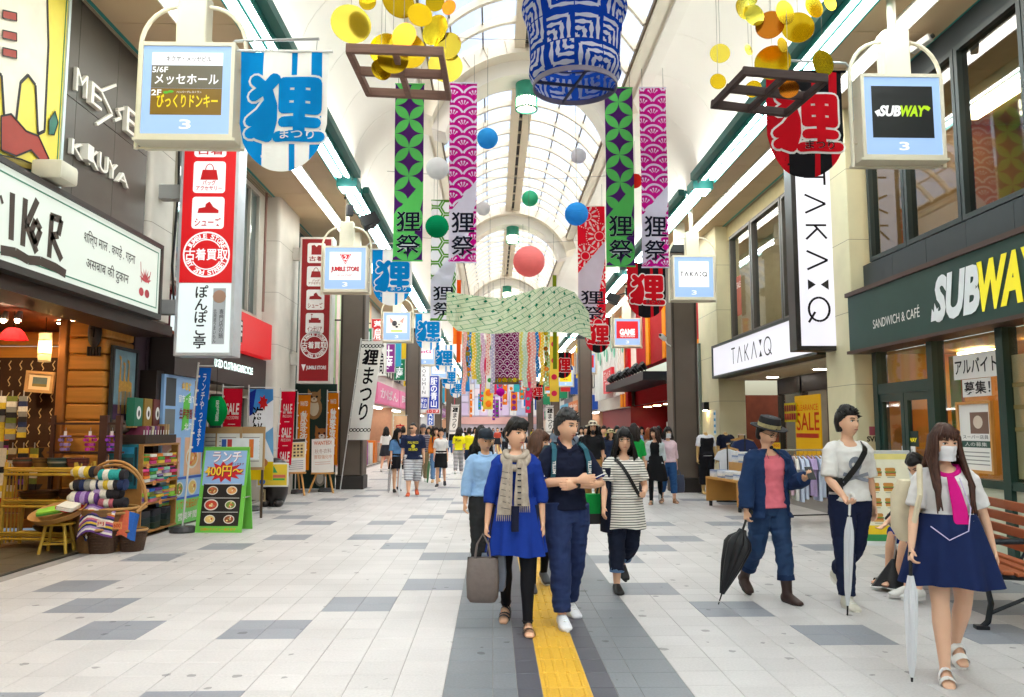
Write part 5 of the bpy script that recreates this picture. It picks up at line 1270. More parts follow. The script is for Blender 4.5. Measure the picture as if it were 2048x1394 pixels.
# ------------ banner flags on poles
POLE=mat('#d9d9d6',.4,.2)
def nobori(label,X,Y,w,z0,z1,cloth,draw,lean=0,rz=0,ph=0,base=True,polex=-1,group=None):
 t=thing('banner_flag',label,'flag',(X,Y,0),rz,group);L_=[]
 h=z1-z0
 L_.append(obj('cloth',G().rect(0 if polex<0 else-w,w if polex<0 else 0,z0,z1,0),cloth,t))
 L_+=draw(t,0 if polex<0 else-w,w if polex<0 else 0,z0,z1)or[]
 s=-polex
 bend(L_,lambda v:V((v.x+lean*(v.z-z0),v.y+.05*abs(v.x)*sin(5*v.z+ph)+.02*sin(11*v.x+4*v.z+ph),v.z+s*v.x*.0)),.1)
 tp=z1+.03
 obj('pole',G().tube([(-s*.02+lean*(-z0),0,0),(-s*.02+lean*(tp-z0),0,tp+.05)],.014,8),POLE,t)
 obj('arm',G().tube([(-s*.02+lean*(tp-z0),0,tp),(s*(w+.03)+lean*(tp-z0),0,tp)],.009,6),POLE,t)
 for k in range(6):z=z0+h*(k+.3)/6;obj('tab',G().box(-.03+lean*(z-z0),.02+lean*(z-z0),-.02,.02,z,z+.03),WHITEP,t)
 if base:obj('base',G().lathe([(.2,0),(.21,.03),(.16,.09),(.05,.1)],16,(lean*(-z0),0,0)),mat('#3c3c3e',.5),t)
 return t
def vtxt(t,s,x0,x1,z0,z1,m,y=-.008,bold=.03):return[text(t,s,(x0,x1,z0,z1),y,m,vertical=True,bold=bold)]
def d_lunch(t,x0,x1,z0,z1):
 return vtxt(t,'ランチやってます',x0+.06,x1-.06,z0+.1,z1-.1,FW)
def d_sale(t,x0,x1,z0,z1):
 o=[]
 for k in range(4):
  zz=z1-.28-.52*k;o+=[text(t,'SALE',(x0+.06,x1-.05,zz-.2,zz),-.008,FW,bold=.03),text(t,'PRICE DOWN',(x0+.06,x1-.05,zz-.29,zz-.23),-.008,FW,bold=.01),obj('line_print',G().rect(x0+.1,x1-.1,zz-.39,zz-.375,-.008),FW,t)]
 return o
def d_orange(t,x0,x1,z0,z1):
 return[text(t,'WANTED',(x0+.06,x1-.06,z1-.27,z1-.16),-.008,FW,bold=.03)]+vtxt(t,'買取強化中',x0+.06,x0+.2,z0+.2,z1-.45,FW,bold=.02)+vtxt(t,'秋冬衣料',x1-.2,x1-.06,z0+.4,z1-.4,FW,bold=.02)
def d_kaisen(t,x0,x1,z0,z1):
 h=z1-z0
 o=[obj('wash_print',G().rect(x0,x1,z0,z0+.2*h,-.003),clothmat('#e8c81d'),t),obj('wash_print',G().poly([(x0,z1),(x1,z1),(x1,z1-.12*h),(x0,z1-.3*h)],-.003),clothmat('#4a8fcf'),t),obj('wash_print',G().poly([(x1-.18,z1-.5*h),(x1,z1-.42*h),(x1,z0+.25*h)],-.004),clothmat('#7ab4dd'),t)]
 o+=vtxt(t,'海鮮丼',x0+.06,x1-.2,z0+.26*h,z1-.2*h,FBK,-.01,.04)
 o+=[obj('red_print',G().poly([(x1-.2+.1*cos(2*pi*k/14)*(1 if k%2 else.6),z1-.15*h+.16*sin(2*pi*k/14)*(1 if k%2 else.6))for k in range(14)],-.012),clothmat('#d62c2c'),t),obj('strip_print',G().poly([(x0,z1-.04*h),(x0+.12,z1-.0*h),(x0+.06,z1-.28*h),(x0,z1-.3*h)],-.011),clothmat('#2a3a9a'),t),obj('bowl_print',G().poly(disc2((x0+x1)/2-.03,z0+.19*h,.16,16,.1),-.013),clothmat('#c98a5a'),t)]
 return o
def d_matsuri(t,x0,x1,z0,z1):
 h=z1-z0;w=x1-x0;o=[]
 k0=(x0+w*.18,x0+w*.85,z1-.24*h,z1-.09*h)
 o.append(obj('kanji',strokeg(TANUKI,k0,-.008,.1*w),FBK,t));o+=vtxt(t,'まつり',x0+w*.25,x0+w*.8,z0+.2*h,z1-.27*h,FBK,-.008,.03)
 for q in(z1-.05*h,z0+.1*h):
  for k in range(6):xx=x0+w*(k+.5)/6;o.append(obj('chain_print',G().poly(ringarc(xx,q,w*.055,w*.09,0,2*pi,12),-.008),FBK,t))
 return o
def npx(label,xp,yb,ytop,ybotcloth,wpx,Y,cloth,draw,**k):
 p=at(xp,yb,Y=Y);zt,zb=at(xp,ytop,Y=Y).z,at(xp,ybotcloth,Y=Y).z
 return nobori(label,p.x,Y,wpx*Y/FPX,zb,zt,cloth,draw,**k)
npx('blue advertising flag with white kana on a leaning pole in front of the food board',377,1040,735,905,22,12.6,clothmat('#1c62c0'),d_lunch,lean=.055,ph=1,rz=.35)
npx('red sale flag seen past the green paper lantern',440,1000,777,930,36,14.9,clothmat('#c8172e'),d_sale,ph=2)
npx('blue and white flag with black brush letters 海鮮丼',498,1000,778,960,46,15.8,clothmat('#eef1f4'),d_kaisen,ph=3,lean=-.03)
npx('red SALE flag between the seafood flag and the easels',552,985,783,930,28,17.6,clothmat('#cf1430'),d_sale,lean=.035,ph=0)
npx('orange flag behind the first easel',592,975,790,940,24,20,clothmat('#e0801a'),d_orange,ph=1)
npx('orange flag beside the brown pillar',652,975,786,930,21,20.5,clothmat('#e0801a'),d_orange,ph=4)
npx('pink and yellow flag with red kana behind the strolling man',786,960,832,915,26,31,clothmat('#f0c8a0'),lambda t,a,b,c,d:vtxt(t,'宝金',a+.08,b-.08,c+.5,d-.3,clothmat('#d8343a'),-.008,.04)+[obj('wash_print',G().rect(a,b,c,c+.6,-.003),clothmat('#e8b020'),t)],ph=2)
def hang_matsuri(label,x0,y0,y1,wpx,Y,lean):
 p=at(x0,y0,Y=Y);zb=at(x0,y1,Y=Y).z
 return nobori(label,p.x,Y,wpx*Y/FPX,zb,p.z,FW,d_matsuri,lean=lean,base=False,ph=x0)
hang_matsuri('white vertical flag with black 狸まつり letters on the left brown pillar',700,682,880,42,21.1,.12)
hang_matsuri('small white 狸まつり flag on the second left pillar',899,810,868,15,46,.08)
hang_matsuri('small white 狸まつり flag on the right, above the crowd',1092,812,870,15,44,.0)
# ------------ street boards
FOODC=['#b0642e','#d8a05a','#c8452e','#6f8a3a','#e0c070','#8a4a2a']
def dish(par,cx,cz,r,y,seed=0):
 rr=random.Random(seed);obj('dish_print',G().poly(disc2(cx,cz,r,20,r*.78),y),mat('#dfd9cc'),par);obj('dish_print',G().poly(disc2(cx,cz,r*.84,20,r*.62),y-.001),mat(FOODC[seed%6]),par)
 for k in range(9):a=rr.uniform(0,6.28);q=rr.uniform(.1,.6)*r;obj('food_print',G().poly(disc2(cx+q*cos(a),cz+q*sin(a)*.7,r*rr.uniform(.1,.22),8,r*rr.uniform(.08,.16)),y-.002-.0002*k),mat(rr.choice(FOODC+['#efe3c8','#d86a4a','#f0d890'])),par)
pb=thing('food_poster_board','tall blue poster board of seafood photos beside the craft shop','board',(-5.16,13.45,0),pi/2-.06)
obj('board',G().box(-.76,.76,0,.05,.02,2.45),mat('#8fb7e6',.45,var=.06),pb);obj('cabinet',G().box(-.9,.76,.06,.5,0,2.5),mat('#2b201c',.6),pb)
for x0,x1,z0,z1,c in((-.7,-.35,1.95,2.4,'#3f4348'),(-.7,-.35,1.5,1.9,'#6d7072'),(.35,.7,1.9,2.4,'#7a4a3a'),(-.74,-.1,.8,1.44,'#c9a0a0'),(.05,.7,.8,1.44,'#e0b090')):
 obj('photo_print',G().rect(x0,x1,z0,z1,-.003),mat(c),pb)
obj('shape_print',G().poly([(-.05,2.1),(.2,2.2),(.15,1.6),(-.1,1.55)],-.003),mat('#5fc04a'),pb)
for k,(x,z,s)in enumerate(((-.42,1.1,.22),(.35,1.1,.24),(-.5,.6,.15),(-.1,.6,.15),(.4,.6,.17),(.5,2.15,.12))):dish(pb,x,z,s,-.006,k)
for s,bx,c in(('金華丼',(-.15,.2,2.22,2.36),'#e8b82a'),('留市・函館',(-.25,.35,2.02,2.14),'#ffffff'),('生産者直送',(-.2,.4,1.75,1.92),'#8a1a1a'),('北海道',(.0,.45,1.56,1.68),'#ffffff'),('毎年守りぬいてきた秘伝の味',(-.7,.7,.26,.4),'#c87a1a')):text(pb,s,bx,-.008,mat(c),bold=.03)
obj('band_print',G().rect(-.76,.76,.02,.42,-.003),mat('#7ac86a'),pb);obj('band_print',G().rect(-.76,.76,.42,.46,-.004),mat('#3a62c0'),pb);obj('band_print',G().rect(-.76,.76,.75,.79,-.004),mat('#3a62c0'),pb);text(pb,'営業時間',(-.1,.6,.08,.2),-.008,WHITEP,bold=.02)
def aframe(label,X,Y,rz,w,h,m,name='sandwich_board',sp=.45):
 t=thing(name,label,'board',(X,Y,0),rz);hl=sqrt(h*h+(sp/2)**2);a=math.atan2(sp/2,h)
 p=obj('front_panel',G().box(-w/2,w/2,0,.025,0,hl),m,t,loc=(0,-sp/2,0),rot=(-a,0,0));obj('back_panel',G().box(-w/2,w/2,-.025,0,0,hl),m,t,loc=(0,sp/2,0),rot=(a,0,0))
 obj('stay',G().bar((-w/2+.02,-sp*.3,h*.4),(-w/2+.02,sp*.3,h*.4),.015,.015).bar((w/2-.02,-sp*.3,h*.4),(w/2-.02,sp*.3,h*.4),.015,.015),STEEL,t)
 return t,p,hl
pA,pB_=ground(398,1062),ground(490,1064)
t,p,hl=aframe('lunch board reading ランチ 400円 with dish photos on a green stand',(pA.x+pB_.x)/2,12.75,-.05,.72,1.3,mat('#6fc048',.5,var=.06),sp=.5)
obj('sky_print',G().rect(-.33,.33,.72,hl-.02,-.003),mat('#8fb4e0'),p);obj('photo_print',G().rect(-.3,.3,.1,.74,-.005),mat('#1d1512'),p)
obj('burst_print',G().poly([((.33 if k%2 else.2)*cos(2*pi*k/26),.93+(.17 if k%2 else.1)*sin(2*pi*k/26))for k in range(26)],-.007),mat('#c4182a'),p)
for s,bx,c,y in(('ランチ',(-.2,.25,1.08,1.24),'#a8174a',-.008),('ランチ',(-.205,.245,1.085,1.245),'#f6eef4',-.01),('400円～',(-.29,.3,.85,1.01),'#402010',-.009),('400円～',(-.3,.29,.86,1.02),'#f4c83a',-.012),('やってます',(.1,.3,1.03,1.07),'#7a1a4a',-.008)):text(p,s,bx,y,mat(c),bold=.035)
for k,(x,z)in enumerate(((-.15,.64),(.15,.64),(-.15,.42),(.15,.42),(-.15,.2),(.15,.2))):dish(p,x,z,.11 if k==2 else.085,-.009,k)
for k in range(3):obj('line_print',G().rect(-.28,.28,.735-.215*k,.742-.215*k,-.0135),WHITEP,p)
text(p,'日替わりメニューあります',(-.27,.27,.03,.07),-.006,mat('#d98a1a'),bold=.02)
for i,(x,lab)in enumerate(((456,'wooden menu board behind the lunch board, left one'),(503,'wooden menu board behind the lunch board, right one'),(421,'narrow wooden menu board beside the food poster'))):
 q=at(x,900,Y=14.4+.1*i);t=thing('menu_board',lab,'board',(q.x,14.4+.1*i,0),0,'wooden menu boards');w=.2 if i<2 else.12
 obj('board',G().box(-w-.03,w+.03,0,.04,.85,1.62),mat('#b08a5c',.6,var=.15),t);obj('sheet',G().rect(-w,w,.9,1.5,-.003),mat('#dcd9d0'),t)
 for k in range(7):obj('line_print',G().rect(-w*.8,w*.7,1.42-.07*k,1.435-.07*k,-.006),mat('#8d8b86'),t)
 for s_ in(-1,1):obj('leg',G().box(s_*w-.02,s_*w+.02,.005,.035,0,.85),mat('#4b3a2c'),t)
q=at(480,890,Y=14.2);t=thing('menu_sheets','laminated menu sheets with blue and red print above the lunch board','menu',(q.x,14.2,0))
obj('sheet',G().box(-.33,.33,0,.01,1.05,1.42),mat('#e4e6ea',.3),t);obj('stand',G().box(-.02,.02,.011,.05,0,1.2),BLACKM,t)
for x,c in((-.28,'#2a56a8'),(-.18,'#c83a3a'),(.2,'#d8702a')):obj('strip_print',G().rect(x-.04,x+.04,1.08,1.4,-.003),mat(c),t)
q=at(432,822,Y=14.3);t=thing('barrel_lantern','green barrel shaped paper lantern over the menu boards','lantern',(q.x,14.3,q.z))
obj('shade',G().lathe([(.09,-.26)]+[(.1+.09*sin(pi*(k+1)/16)+.004*(k%2),-.25+.5*(k+1)/16)for k in range(15)]+[(.09,.26)],24),clothmat('#0f9a4c',trans=.45),t,smooth=50)
obj('cap',G().cyl((0,0,0),.1,.26,.3,16).cyl((0,0,0),.1,-.3,-.26,16),BLACKM,t);obj('cord',G().tube([(0,0,.3),(0,0,2.7-q.z+.3)],.006,5),BLACKM,t)
text(t,'居酒屋',(.05,.11,-.18,.18),-.175,WHITEP,vertical=True)
def easel(label,x,yb,Y,w,z0,z1,draw):
 q=at(x,yb,Y=Y);t=thing('easel',label,'easel',(q.x,Y,0),0,'wooden easels');WE=mat('#c8924e',.6,var=.15)
 for s_ in(-1,1):obj('leg',G().bar((s_*w*.28,-.1,z0),(s_*w*.55,-.3,0),.035,.035),WE,t)
 obj('leg',G().bar((0,.05,z0+.2),(0,.4,0),.035,.035),WE,t);obj('ledge',G().box(-w*.5,w*.5,-.2,-.05,z0-.04,z0),WE,t)
 b_=obj('board',G().box(-w/2,w/2,0,.02,0,z1-z0),mat('#e6e2dc',.5),t,loc=(0,-.16,z0),rot=(R(-9),R(-3),0));draw(b_,w,z1-z0)
def d_goods(b,w,h):
 obj('header_print',G().rect(-w*.48,w*.48,h*.9,h*.99,-.003),mat('#3a302a'),b);obj('area_print',G().rect(-w*.46,w*.46,h*.42,h*.88,-.003),mat('#e0c690'),b)
 for i in range(5):
  for j in range(4):obj('item_print',G().rect(-w*.42+w*.17*i,-w*.42+w*.17*i+w*.11,h*.46+h*.1*j,h*.46+h*.1*j+h*.06,-.006),mat(['#4a3a30','#8a6a4a','#2a2a2c'][(i+j)%3]),b)
 for j in range(5):obj('line_print',G().rect(-w*.4,w*.4,h*.08+h*.06*j,h*.1+h*.06*j,-.003),mat('#9a96a0'),b)
def d_wanted(b,w,h):
 text(b,'WANTED!',(-w*.4,w*.4,h*.82,h*.93),-.003,mat('#c87a5a'),bold=.03);text(b,'秋冬衣料',(-w*.36,w*.4,h*.56,h*.7),-.003,mat('#b08a7a'));text(b,'買取強化中',(-w*.38,w*.42,h*.4,h*.52),-.003,mat('#c8804a'))
 for j in range(2):obj('line_print',G().rect(-w*.35,w*.35,h*.24+h*.06*j,h*.255+h*.06*j,-.003),mat('#d0a090'),b)
easel('easel with a goods photo sheet, left of the two',592,978,19.6,.5,.55,1.35,d_goods);easel('easel with a WANTED! notice, beside the brown pillar',647,978,20.3,.55,.5,1.35,d_wanted)
q=ground(548,1012);t=thing('animal_statue','dark glazed animal statue in a round hat behind a yellow board','statue',(q.x,q.y,0));DK=mat('#2b2624',.3,var=.15)
obj('body',G().lathe([(.12,0),(.2,.06),(.27,.25),(.28,.42),(.2,.6),(.17,.66)],24),DK,t,smooth=50);obj('head',G().ball((0,0,.76),(.17,.16,.15)),DK,t,smooth=True)
obj('hat',G().lathe([(.29,.78),(.3,.8),(.22,.9),(.06,.98),(.01,.99)],28),mat('#1c1a19',.35),t,smooth=50)
for s_ in(-1,1):obj('foot',G().ball((s_*.13,-.16,.07),(.1,.16,.08)),DK,t,smooth=True);e=obj('eye',G().ball((s_*.06,-.15,.78),(.03,.02,.03)),WHITEP,t);obj('pupil',G().ball((s_*.06,-.172,.78),.012),BLK,e)
obj('muzzle',G().ball((0,-.15,.71),(.06,.06,.045)),mat('#5a4a40'),t,smooth=True);tgx=obj('name_tag',G().box(-.22,-.1,-.3,-.28,.12,.36),mat('#c8b48a'),t);text(tgx,'信楽',(-.2,-.12,.15,.33),-.305,INK,vertical=True,bold=.03)
t=thing('yellow_notice_board','white framed yellow notice board held in front of the statue','board',(q.x+.06,q.y-.4,.42),0)
obj('frame',G().box(-.32,.32,0,.02,0,.48),WHITEP,t,bevel=.005);obj('sheet',G().rect(-.29,.29,.03,.45,-.003),mat('#e8c83a'),t);obj('shape_print',G().poly([(-.06,.28),(.1,.28),(.02,.42)],-.006),mat('#3aa05a'),t);obj('band_print',G().rect(-.26,.26,.18,.24,-.006),mat('#d8705a'),t);obj('band_print',G().rect(-.05,.25,.13,.17,-.007),mat('#4ab04a'),t);obj('shape_print',G().poly(disc2(-.2,.1,.06,12),-.006),mat('#2a6ac0'),t)
q=ground(1790,1095);t,p,hl=aframe('white framed menu board with rows of sandwich photos outside the cafe',5.42,11.2,-.12,.86,1.28,mat('#dfe2e2',.4),'sandwich_board',.6)
obj('sheet',G().rect(-.39,.39,.06,hl-.05,-.003),mat('#f0ead0'),p);obj('band_print',G().rect(-.39,.39,.06,.15,-.005),mat('#2f8a4a'),p);obj('band_print',G().rect(-.39,.39,.15,.27,-.005),mat('#e8c41d'),p);obj('band_print',G().rect(-.39,.39,hl-.13,hl-.05,-.005),mat('#eee08a'),p)
for i in range(4):
 for j in range(4 if i else 3):
  x,z=-.29+.19*j+(.05 if not i else 0),hl-.3-.21*i
  obj('food_print',G().poly(rrect(x-.07,x+.07,z,z+.05,.02),-.008),mat('#c8883a'),p);obj('food_print',G().rect(x-.075,x+.075,z-.02,z,-.009),mat('#6a8a3a'),p);obj('food_print',G().rect(x-.07,x+.07,z-.035,z-.02,-.0085),mat('#a8442e'),p);obj('food_print',G().poly(rrect(x-.07,x+.07,z-.065,z-.035,.012),-.008),mat('#d8a04a'),p);obj('line_print',G().rect(x-.05,x+.05,z-.09,z-.08,-.007),mat('#a8a48a'),p)
for i,(x,y)in enumerate(((1559,409),(1511,450),(1546,449),(1640,440))):
 q=at(x,y,Z=SOF-.01);t=thing('downlight','round white downlight in the soffit by the suit shop, %s from the cafe'%ordn[[0,2,1,3][i]],'lamp',(q.x,q.y,SOF-.001),0,'soffit downlights');obj('lens',G().cyl((0,0,0),.13,-.012,-.006,20),COOL,t);obj('trim',G().lathe([(.13,-.014),(.16,-.012),(.16,-.002),(.13,-.002)],20,caps=False),WHITEP,t)
for lab,p,rz_ in(('white security camera on the soffit above the cafe windows',V((RX-.35,10.2,SOF-.2)),.5),('white security camera on the nearer right brown pillar',at(1327,676,Y=20),-.6)):
 t=thing('security_camera',lab,'camera',p,rz_);obj('body',G().box(-.05,.05,-.2,.1,-.05,.05),WHITEP,t,rot=(R(-15),0,0),bevel=.015);obj('lens',G().tube([(0,-.2,.05),(0,-.23,.058)],.03,12),BLACKM,t);obj('bracket',G().tube([(0,.05,0),(.05,.1,.1 if 'soffit' in lab else-.14),(.12,.2,.2 if 'soffit' in lab else-.2)],.018,8),WHITEP,t)
t=tag(obj('wall_cable',G().tube([(LX+.03,12.75,6.8),(LX+.05,12.78,5.5),(LX+.02,12.74,4.2),(LX+.06,12.8,3.4)],.02,6),BLACKM),'black cable running down beside the white column','cable')
rr=random.Random(19)
for i in range(9):
 c=SIGC[rr.randrange(9)];Y=25.5+2.6*i;X=-4.75+rr.uniform(0,.35);zt=rr.uniform(2.6,5.2);h=rr.uniform(.9,1.9);w=rr.uniform(.4,.65)
 t=thing('shop_sign','%s upright projecting shop sign on the left, %s beyond the first pillar'%(dict(zip(SIGC,['blue','red','yellow','white','green','orange','purple','cyan','pink']))[c],ordn[i]),'sign',(X,Y,zt),0,'projecting shop signs')
 obj('case',G().box(-w/2,w/2,0,.2,0,h),mat('#c9c9c6'),t);f=obj('face',G().rect(-w/2+.03,w/2-.03,.03,h-.03,-.003),lit(c,.7),t);text(f,rr.choice(['薬局','食事処','珈琲','土産','酒場','書店']),(-w*.3,w*.3,.1,h-.1),-.006,INK if c in('#f1efe9','#e9c21c')else WI,vertical=True,bold=.03);obj('arm',G().bar((-w/2,.1,h*.8),(LX-X,.1,h*.8),.04,.04),BLACKM,t)
# ------------ craft shop goods
BAM=mat('#c9a23a',.45,var=.2,scale=12)
BAMD=mat('#a8832c',.5,var=.2,scale=12)
CANE=mat('#b5854a',.5,var=.15,scale=10)
def cyl2(p,q,r,n=8):return G().tube([p,q],r,n)
bs=thing('bamboo_shelf','yellow bamboo shelf unit with bowls in the craft shop doorway','shelf',(-5.98,11.0,0.02),R(-6))
for x in(-.52,.52):
 for y in(-.2,.2):obj('leg',cyl2((x*1.02,y,0),(x*.93,y,1.12),.024),BAM,bs,smooth=True)
for z in(.16,.58,1.0):
 sh=obj('shelf',G().box(-.5,.5,-.2,.2,z-.012,z),BAMD,bs)
 for q in range(9):obj('cane',cyl2((-.5,-.2+.05*q,z+.004),(.5,-.2+.05*q,z+.004),.014,6),BAM,sh)
 obj('rail',cyl2((-.5,-.22,z-.04),(.5,-.22,z-.04),.018),BAM,bs);obj('rail',cyl2((-.5,-.22,z+.04),(.5,-.22,z+.04),.014),BAM,bs)
for x in(-.5,.5):
 for q in range(6):obj('upright',cyl2((x,-.18+.072*q,.05),(x,-.18+.072*q,1.1),.01,6),BAM,bs)
def bowl(label,X,Y,Z,r,n,cols,group,ovals=1.0):
 t=thing('bowl_stack',label,'bowls',(X,Y,Z),0,group)
 for k in range(n):
  m=mat(cols[k%len(cols)],.45,var=.2,scale=10)
  obj('bowl',G().lathe([(r*.45,0),(r*.8,.03),(r,.08),(r*.96,.08),(r*.74,.035),(r*.4,.012)],24,(0,0,.022*k)).xf(Mx.Scale(ovals,4,V((1,0,0)))),m,t,smooth=50)
for i,(dx,r,cs)in enumerate(((-.38,.14,['#7a4a3a','#a06a5a','#5d6a5a']),(-.13,.11,['#8a6a3a','#6d5030']),(.13,.15,['#3a4a4a','#c9c2a8','#54706a']),(.39,.14,['#8a4a44','#6a3a38']))):
 bowl('stack of %s woven bowls on top of the bamboo shelf'%['red brown','straw brown','dark banded','dusky red'][i],-5.98+dx*.99,11.0-.02+dx*-.1,1.045,r,4,cs,'bowl stacks')
bowl('large brown lacquer trays on the middle bamboo shelf',-6.12,11.02,.625,.26,3,['#5a3a24','#6d4a2c'],'bowl stacks',1.0);bowl('dark brown round boxes on the middle bamboo shelf',-5.68,11.0,.625,.17,4,['#4a2a20','#5a3426'],'bowl stacks');bowl('wide dark tray on the lowest bamboo shelf',-5.9,11.0,.205,.25,2,['#3a2418'],'bowl stacks')
st=thing('bamboo_stool','small bamboo stool in front of the bamboo shelf','stool',(-5.55,10.45,.02),R(10))
for a in range(4):an=R(45+90*a);obj('leg',cyl2((.22*cos(an),.22*sin(an),0),(.15*cos(an),.15*sin(an),.36),.02),BAM,st,smooth=True)
obj('seat',G().lathe([(.21,.35),(.22,.365),(.21,.38)],20),BAM,st)
for a in range(4):an,bn=R(45+90*a),R(135+90*a);obj('stretcher',cyl2((.2*cos(an),.2*sin(an),.12),(.2*cos(bn),.2*sin(bn),.12),.012,6),BAM,st)
tb=thing('tray_basket','round tilted basket tray of striped cloths on the stool','basket',(-5.52,10.43,.43),R(20))
obj('basket',G().lathe([(.12,0),(.28,.05),(.34,.13),(.33,.13),(.27,.065),(.1,.02)],28),CANE,tb,rot=(R(14),R(-12),0),smooth=50)
def rnd_cloth(name,label,loc,size,cols,rz,seed,group,cat='textile',roll=False,rot=None):
 t=thing(name,label,cat,loc,rz,group);rr=random.Random(seed);L_,W_,H_=size
 if roll:
  n=len(cols);x=-L_/2
  for k in range(n):
   d=L_/n*rr.uniform(.85,1.15)if k<n-1 else L_/2-x
   x1=min(L_/2,x+d);obj('band' if k else 'roll',G().tube([(x,0,0),((x+x1)/2,0,.004),(x1,0,0)],[H_*.98,H_*(1.0+.03*rr.random()),H_*.98],18),mat(cols[k],.9,var=.25,scale=40),t,smooth=50);x=x1
  obj('fringe',G().tube([(-L_/2-.05,0,-.01),(-L_/2,0,0)],[H_*.6,H_*.9],10),mat('#d9d2c6',.9),t)
 else:
  n=len(cols)
  for k in range(n):
   z0=H_*k/n;g=G().loft([[(p[0],p[1],z0+dz)for p in rrect(-L_/2+.01*rr.random(),L_/2-.01*rr.random(),-W_/2,W_/2,min(W_,L_)*.12)]for dz in(.002,H_/n*.3,H_/n*.7,H_/n-.002)])
   obj('fold' if k else 'cloth',g,mat(cols[k],.9,var=.15,scale=30),t,smooth=40)
 if rot:t.rotation_euler=rot
 return t
CL=dict(green='#4f9a3a',lime='#8ac83e',red='#b8302e',white='#e2ddd2',pink='#d84a8a',orange='#d8782a',blue='#2a62b8',teal='#2a9a98',yellow='#d8b83a',purple='#6a3f8a',navy='#22305a',cream='#dcd0b0',grey='#8a8a86',black='#26242a',lilac='#a48ac0',brown='#6a4a34',mint='#9ad0b8',rose='#c86a7a',olive='#74803a',peach='#e0a888')
for i,(c,dx,dy)in enumerate((('green',-.1,-.05),('lime',-.02,.06),('red',.1,.03),('white',.14,-.08))):rnd_cloth('folded_cloth','folded %s cloth lying in the tilted basket tray'%c,(-5.52+dx,10.43+dy,.52+.02*i),(.3,.2,.05),[CL[c],CL['lime']if c=='green' else CL[c]],R(20+25*i),i,'cloths in the basket tray',rot=(R(10),R(-8),R(20+25*i)))
def floor_basket(label,X,Y,r,h):
 t=thing('woven_basket',label,'basket',(X,Y,0),0,'woven floor baskets');wv_=mat('#4a3323',.6,var=.35,scale=35,bump=.6)
 sq=lambda k,rr_:[(rr_*max(-1,min(1,1.25*cos(2*pi*j/28)))*(1 if k<.5 else 1),rr_*max(-1,min(1,1.25*sin(2*pi*j/28))))for j in range(28)]
 rings=[]
 for k in range(9):
  u=k/8;rr_=r*(.68+.32*u)
  rings.append([((rr_*cos(a)*(1+.18*(1-u)*abs(sin(2*a)))),rr_*sin(a)*(1+.18*(1-u)*abs(sin(2*a))),h*u+.004*(k%2))for a in[2*pi*j/28 for j in range(28)]])
 obj('body',G().loft(rings),wv_,t,smooth=40);obj('rim',G().lathe([(r*.97,h-.02),(r*1.05,h),(r*.97,h+.02),(r*.92,h)],28,caps=False),CANE,t,smooth=50)
 for k in range(8):obj('weave_band',G().lathe([(r*(.69+.32*(k+.5)/8)*1.02,h*(k+.3)/8),(r*(.7+.32*(k+.5)/8)*1.045,h*(k+.5)/8),(r*(.71+.32*(k+.5)/8)*1.02,h*(k+.7)/8)],28,caps=False),wv_,t)
 return t
pA=ground(195,1108);pB_=ground(250,1106)
floor_basket('dark woven basket on the paving holding striped rugs',pA.x,pA.y+.15,.22,.3);floor_basket('dark woven basket on the paving holding blue and orange cloths',pB_.x,pB_.y+.2,.18,.27)
def drape(name,label,X,Y,Z,w,h,cols,rz,tilt,vert=False):
 t=thing(name,label,'textile',(X,Y,Z),rz,'rugs in the floor baskets');n=len(cols)
 for k in range(n):
  g=G();seg=8;a_,b_=k/n,(k+1)/n
  pts=[]
  for q in range(seg+1):
   f=q/seg;row=[]
   for uu in(a_,b_):
    s_,v_=(f,uu)if not vert else(uu,f)
    x=(s_-.5)*w;d=v_*h;z=-d*cos(tilt*(1-.3*v_));y=-d*sin(tilt)*.55+.02*sin(9*s_+3*v_);z+=.03*sin(7*s_)-.09*(2*s_-1)**2
    row.append((x,y,z))
   pts+=row
  g.add(pts,[(2*q,2*q+1,2*q+3,2*q+2)for q in range(seg)])
  obj('stripe' if k else 'rug',g,mat(cols[k],.9,var=.2,scale=40),t,smooth=True)
 return t
P_=CL
drape('striped_rug','purple and orange striped rug over the rim of the woven basket',pA.x-.02,pA.y+.0,.62,.42,.36,[P_[c]for c in 'purple lilac white orange purple navy white rose purple yellow navy lilac white purple'.split()],R(8),.5)
drape('striped_rug','grey blue striped rug at the side of the woven basket',pA.x-.18,pA.y+.05,.52,.22,.3,[P_[c]for c in 'rose grey navy white rose grey brown white navy'.split()],R(-25),.4)
drape('check_cloth','orange and blue cloth over the rim of the smaller basket',pB_.x-.02,pB_.y+.06,.55,.32,.34,[P_['white'],'#d86a4a','#d86a4a',P_['blue'],P_['blue']],R(-5),.35,True)
for lab,X,Y,Z,w,s in(('orange price card on the blue and orange cloth',pB_.x-.06,pB_.y-.12,.36,.06,'600'),('pale price card on the striped rug',pA.x+.12,pA.y-.2,.4,.055,'円'),('orange 600 price card clipped above the basket',-5.08,10.75,.98,.11,'600')):
 t=thing('price_card',lab,'price card',(X,Y,Z),R(-8),'price cards');obj('card',G().box(-w,w,0,.006,-w*.75,w*.75),mat('#e2955a' if s=='600' else '#efd9c6'),t);text(t,s,(-w*.75,w*.75,-w*.4,w*.4),-.004,mat('#c8381e'),bold=.05)
 if 'clipped' in lab:obj('clip',G().box(-.012,.012,.0,.02,-.3,-.07),WHITEP,t)
hx_,hy_=ground(222,1095).x-.0,10.75
hp=thing('cane_hamper','tall cane hamper full of rolled striped blankets','basket',(hx_,hy_,0),R(-5))
obj('body',G().lathe([(.3,.0),(.34,.3),(.38,.55)],26,caps=False),mat('#7d5a34',.6,var=.25,scale=25,bump=.4),hp,smooth=50)
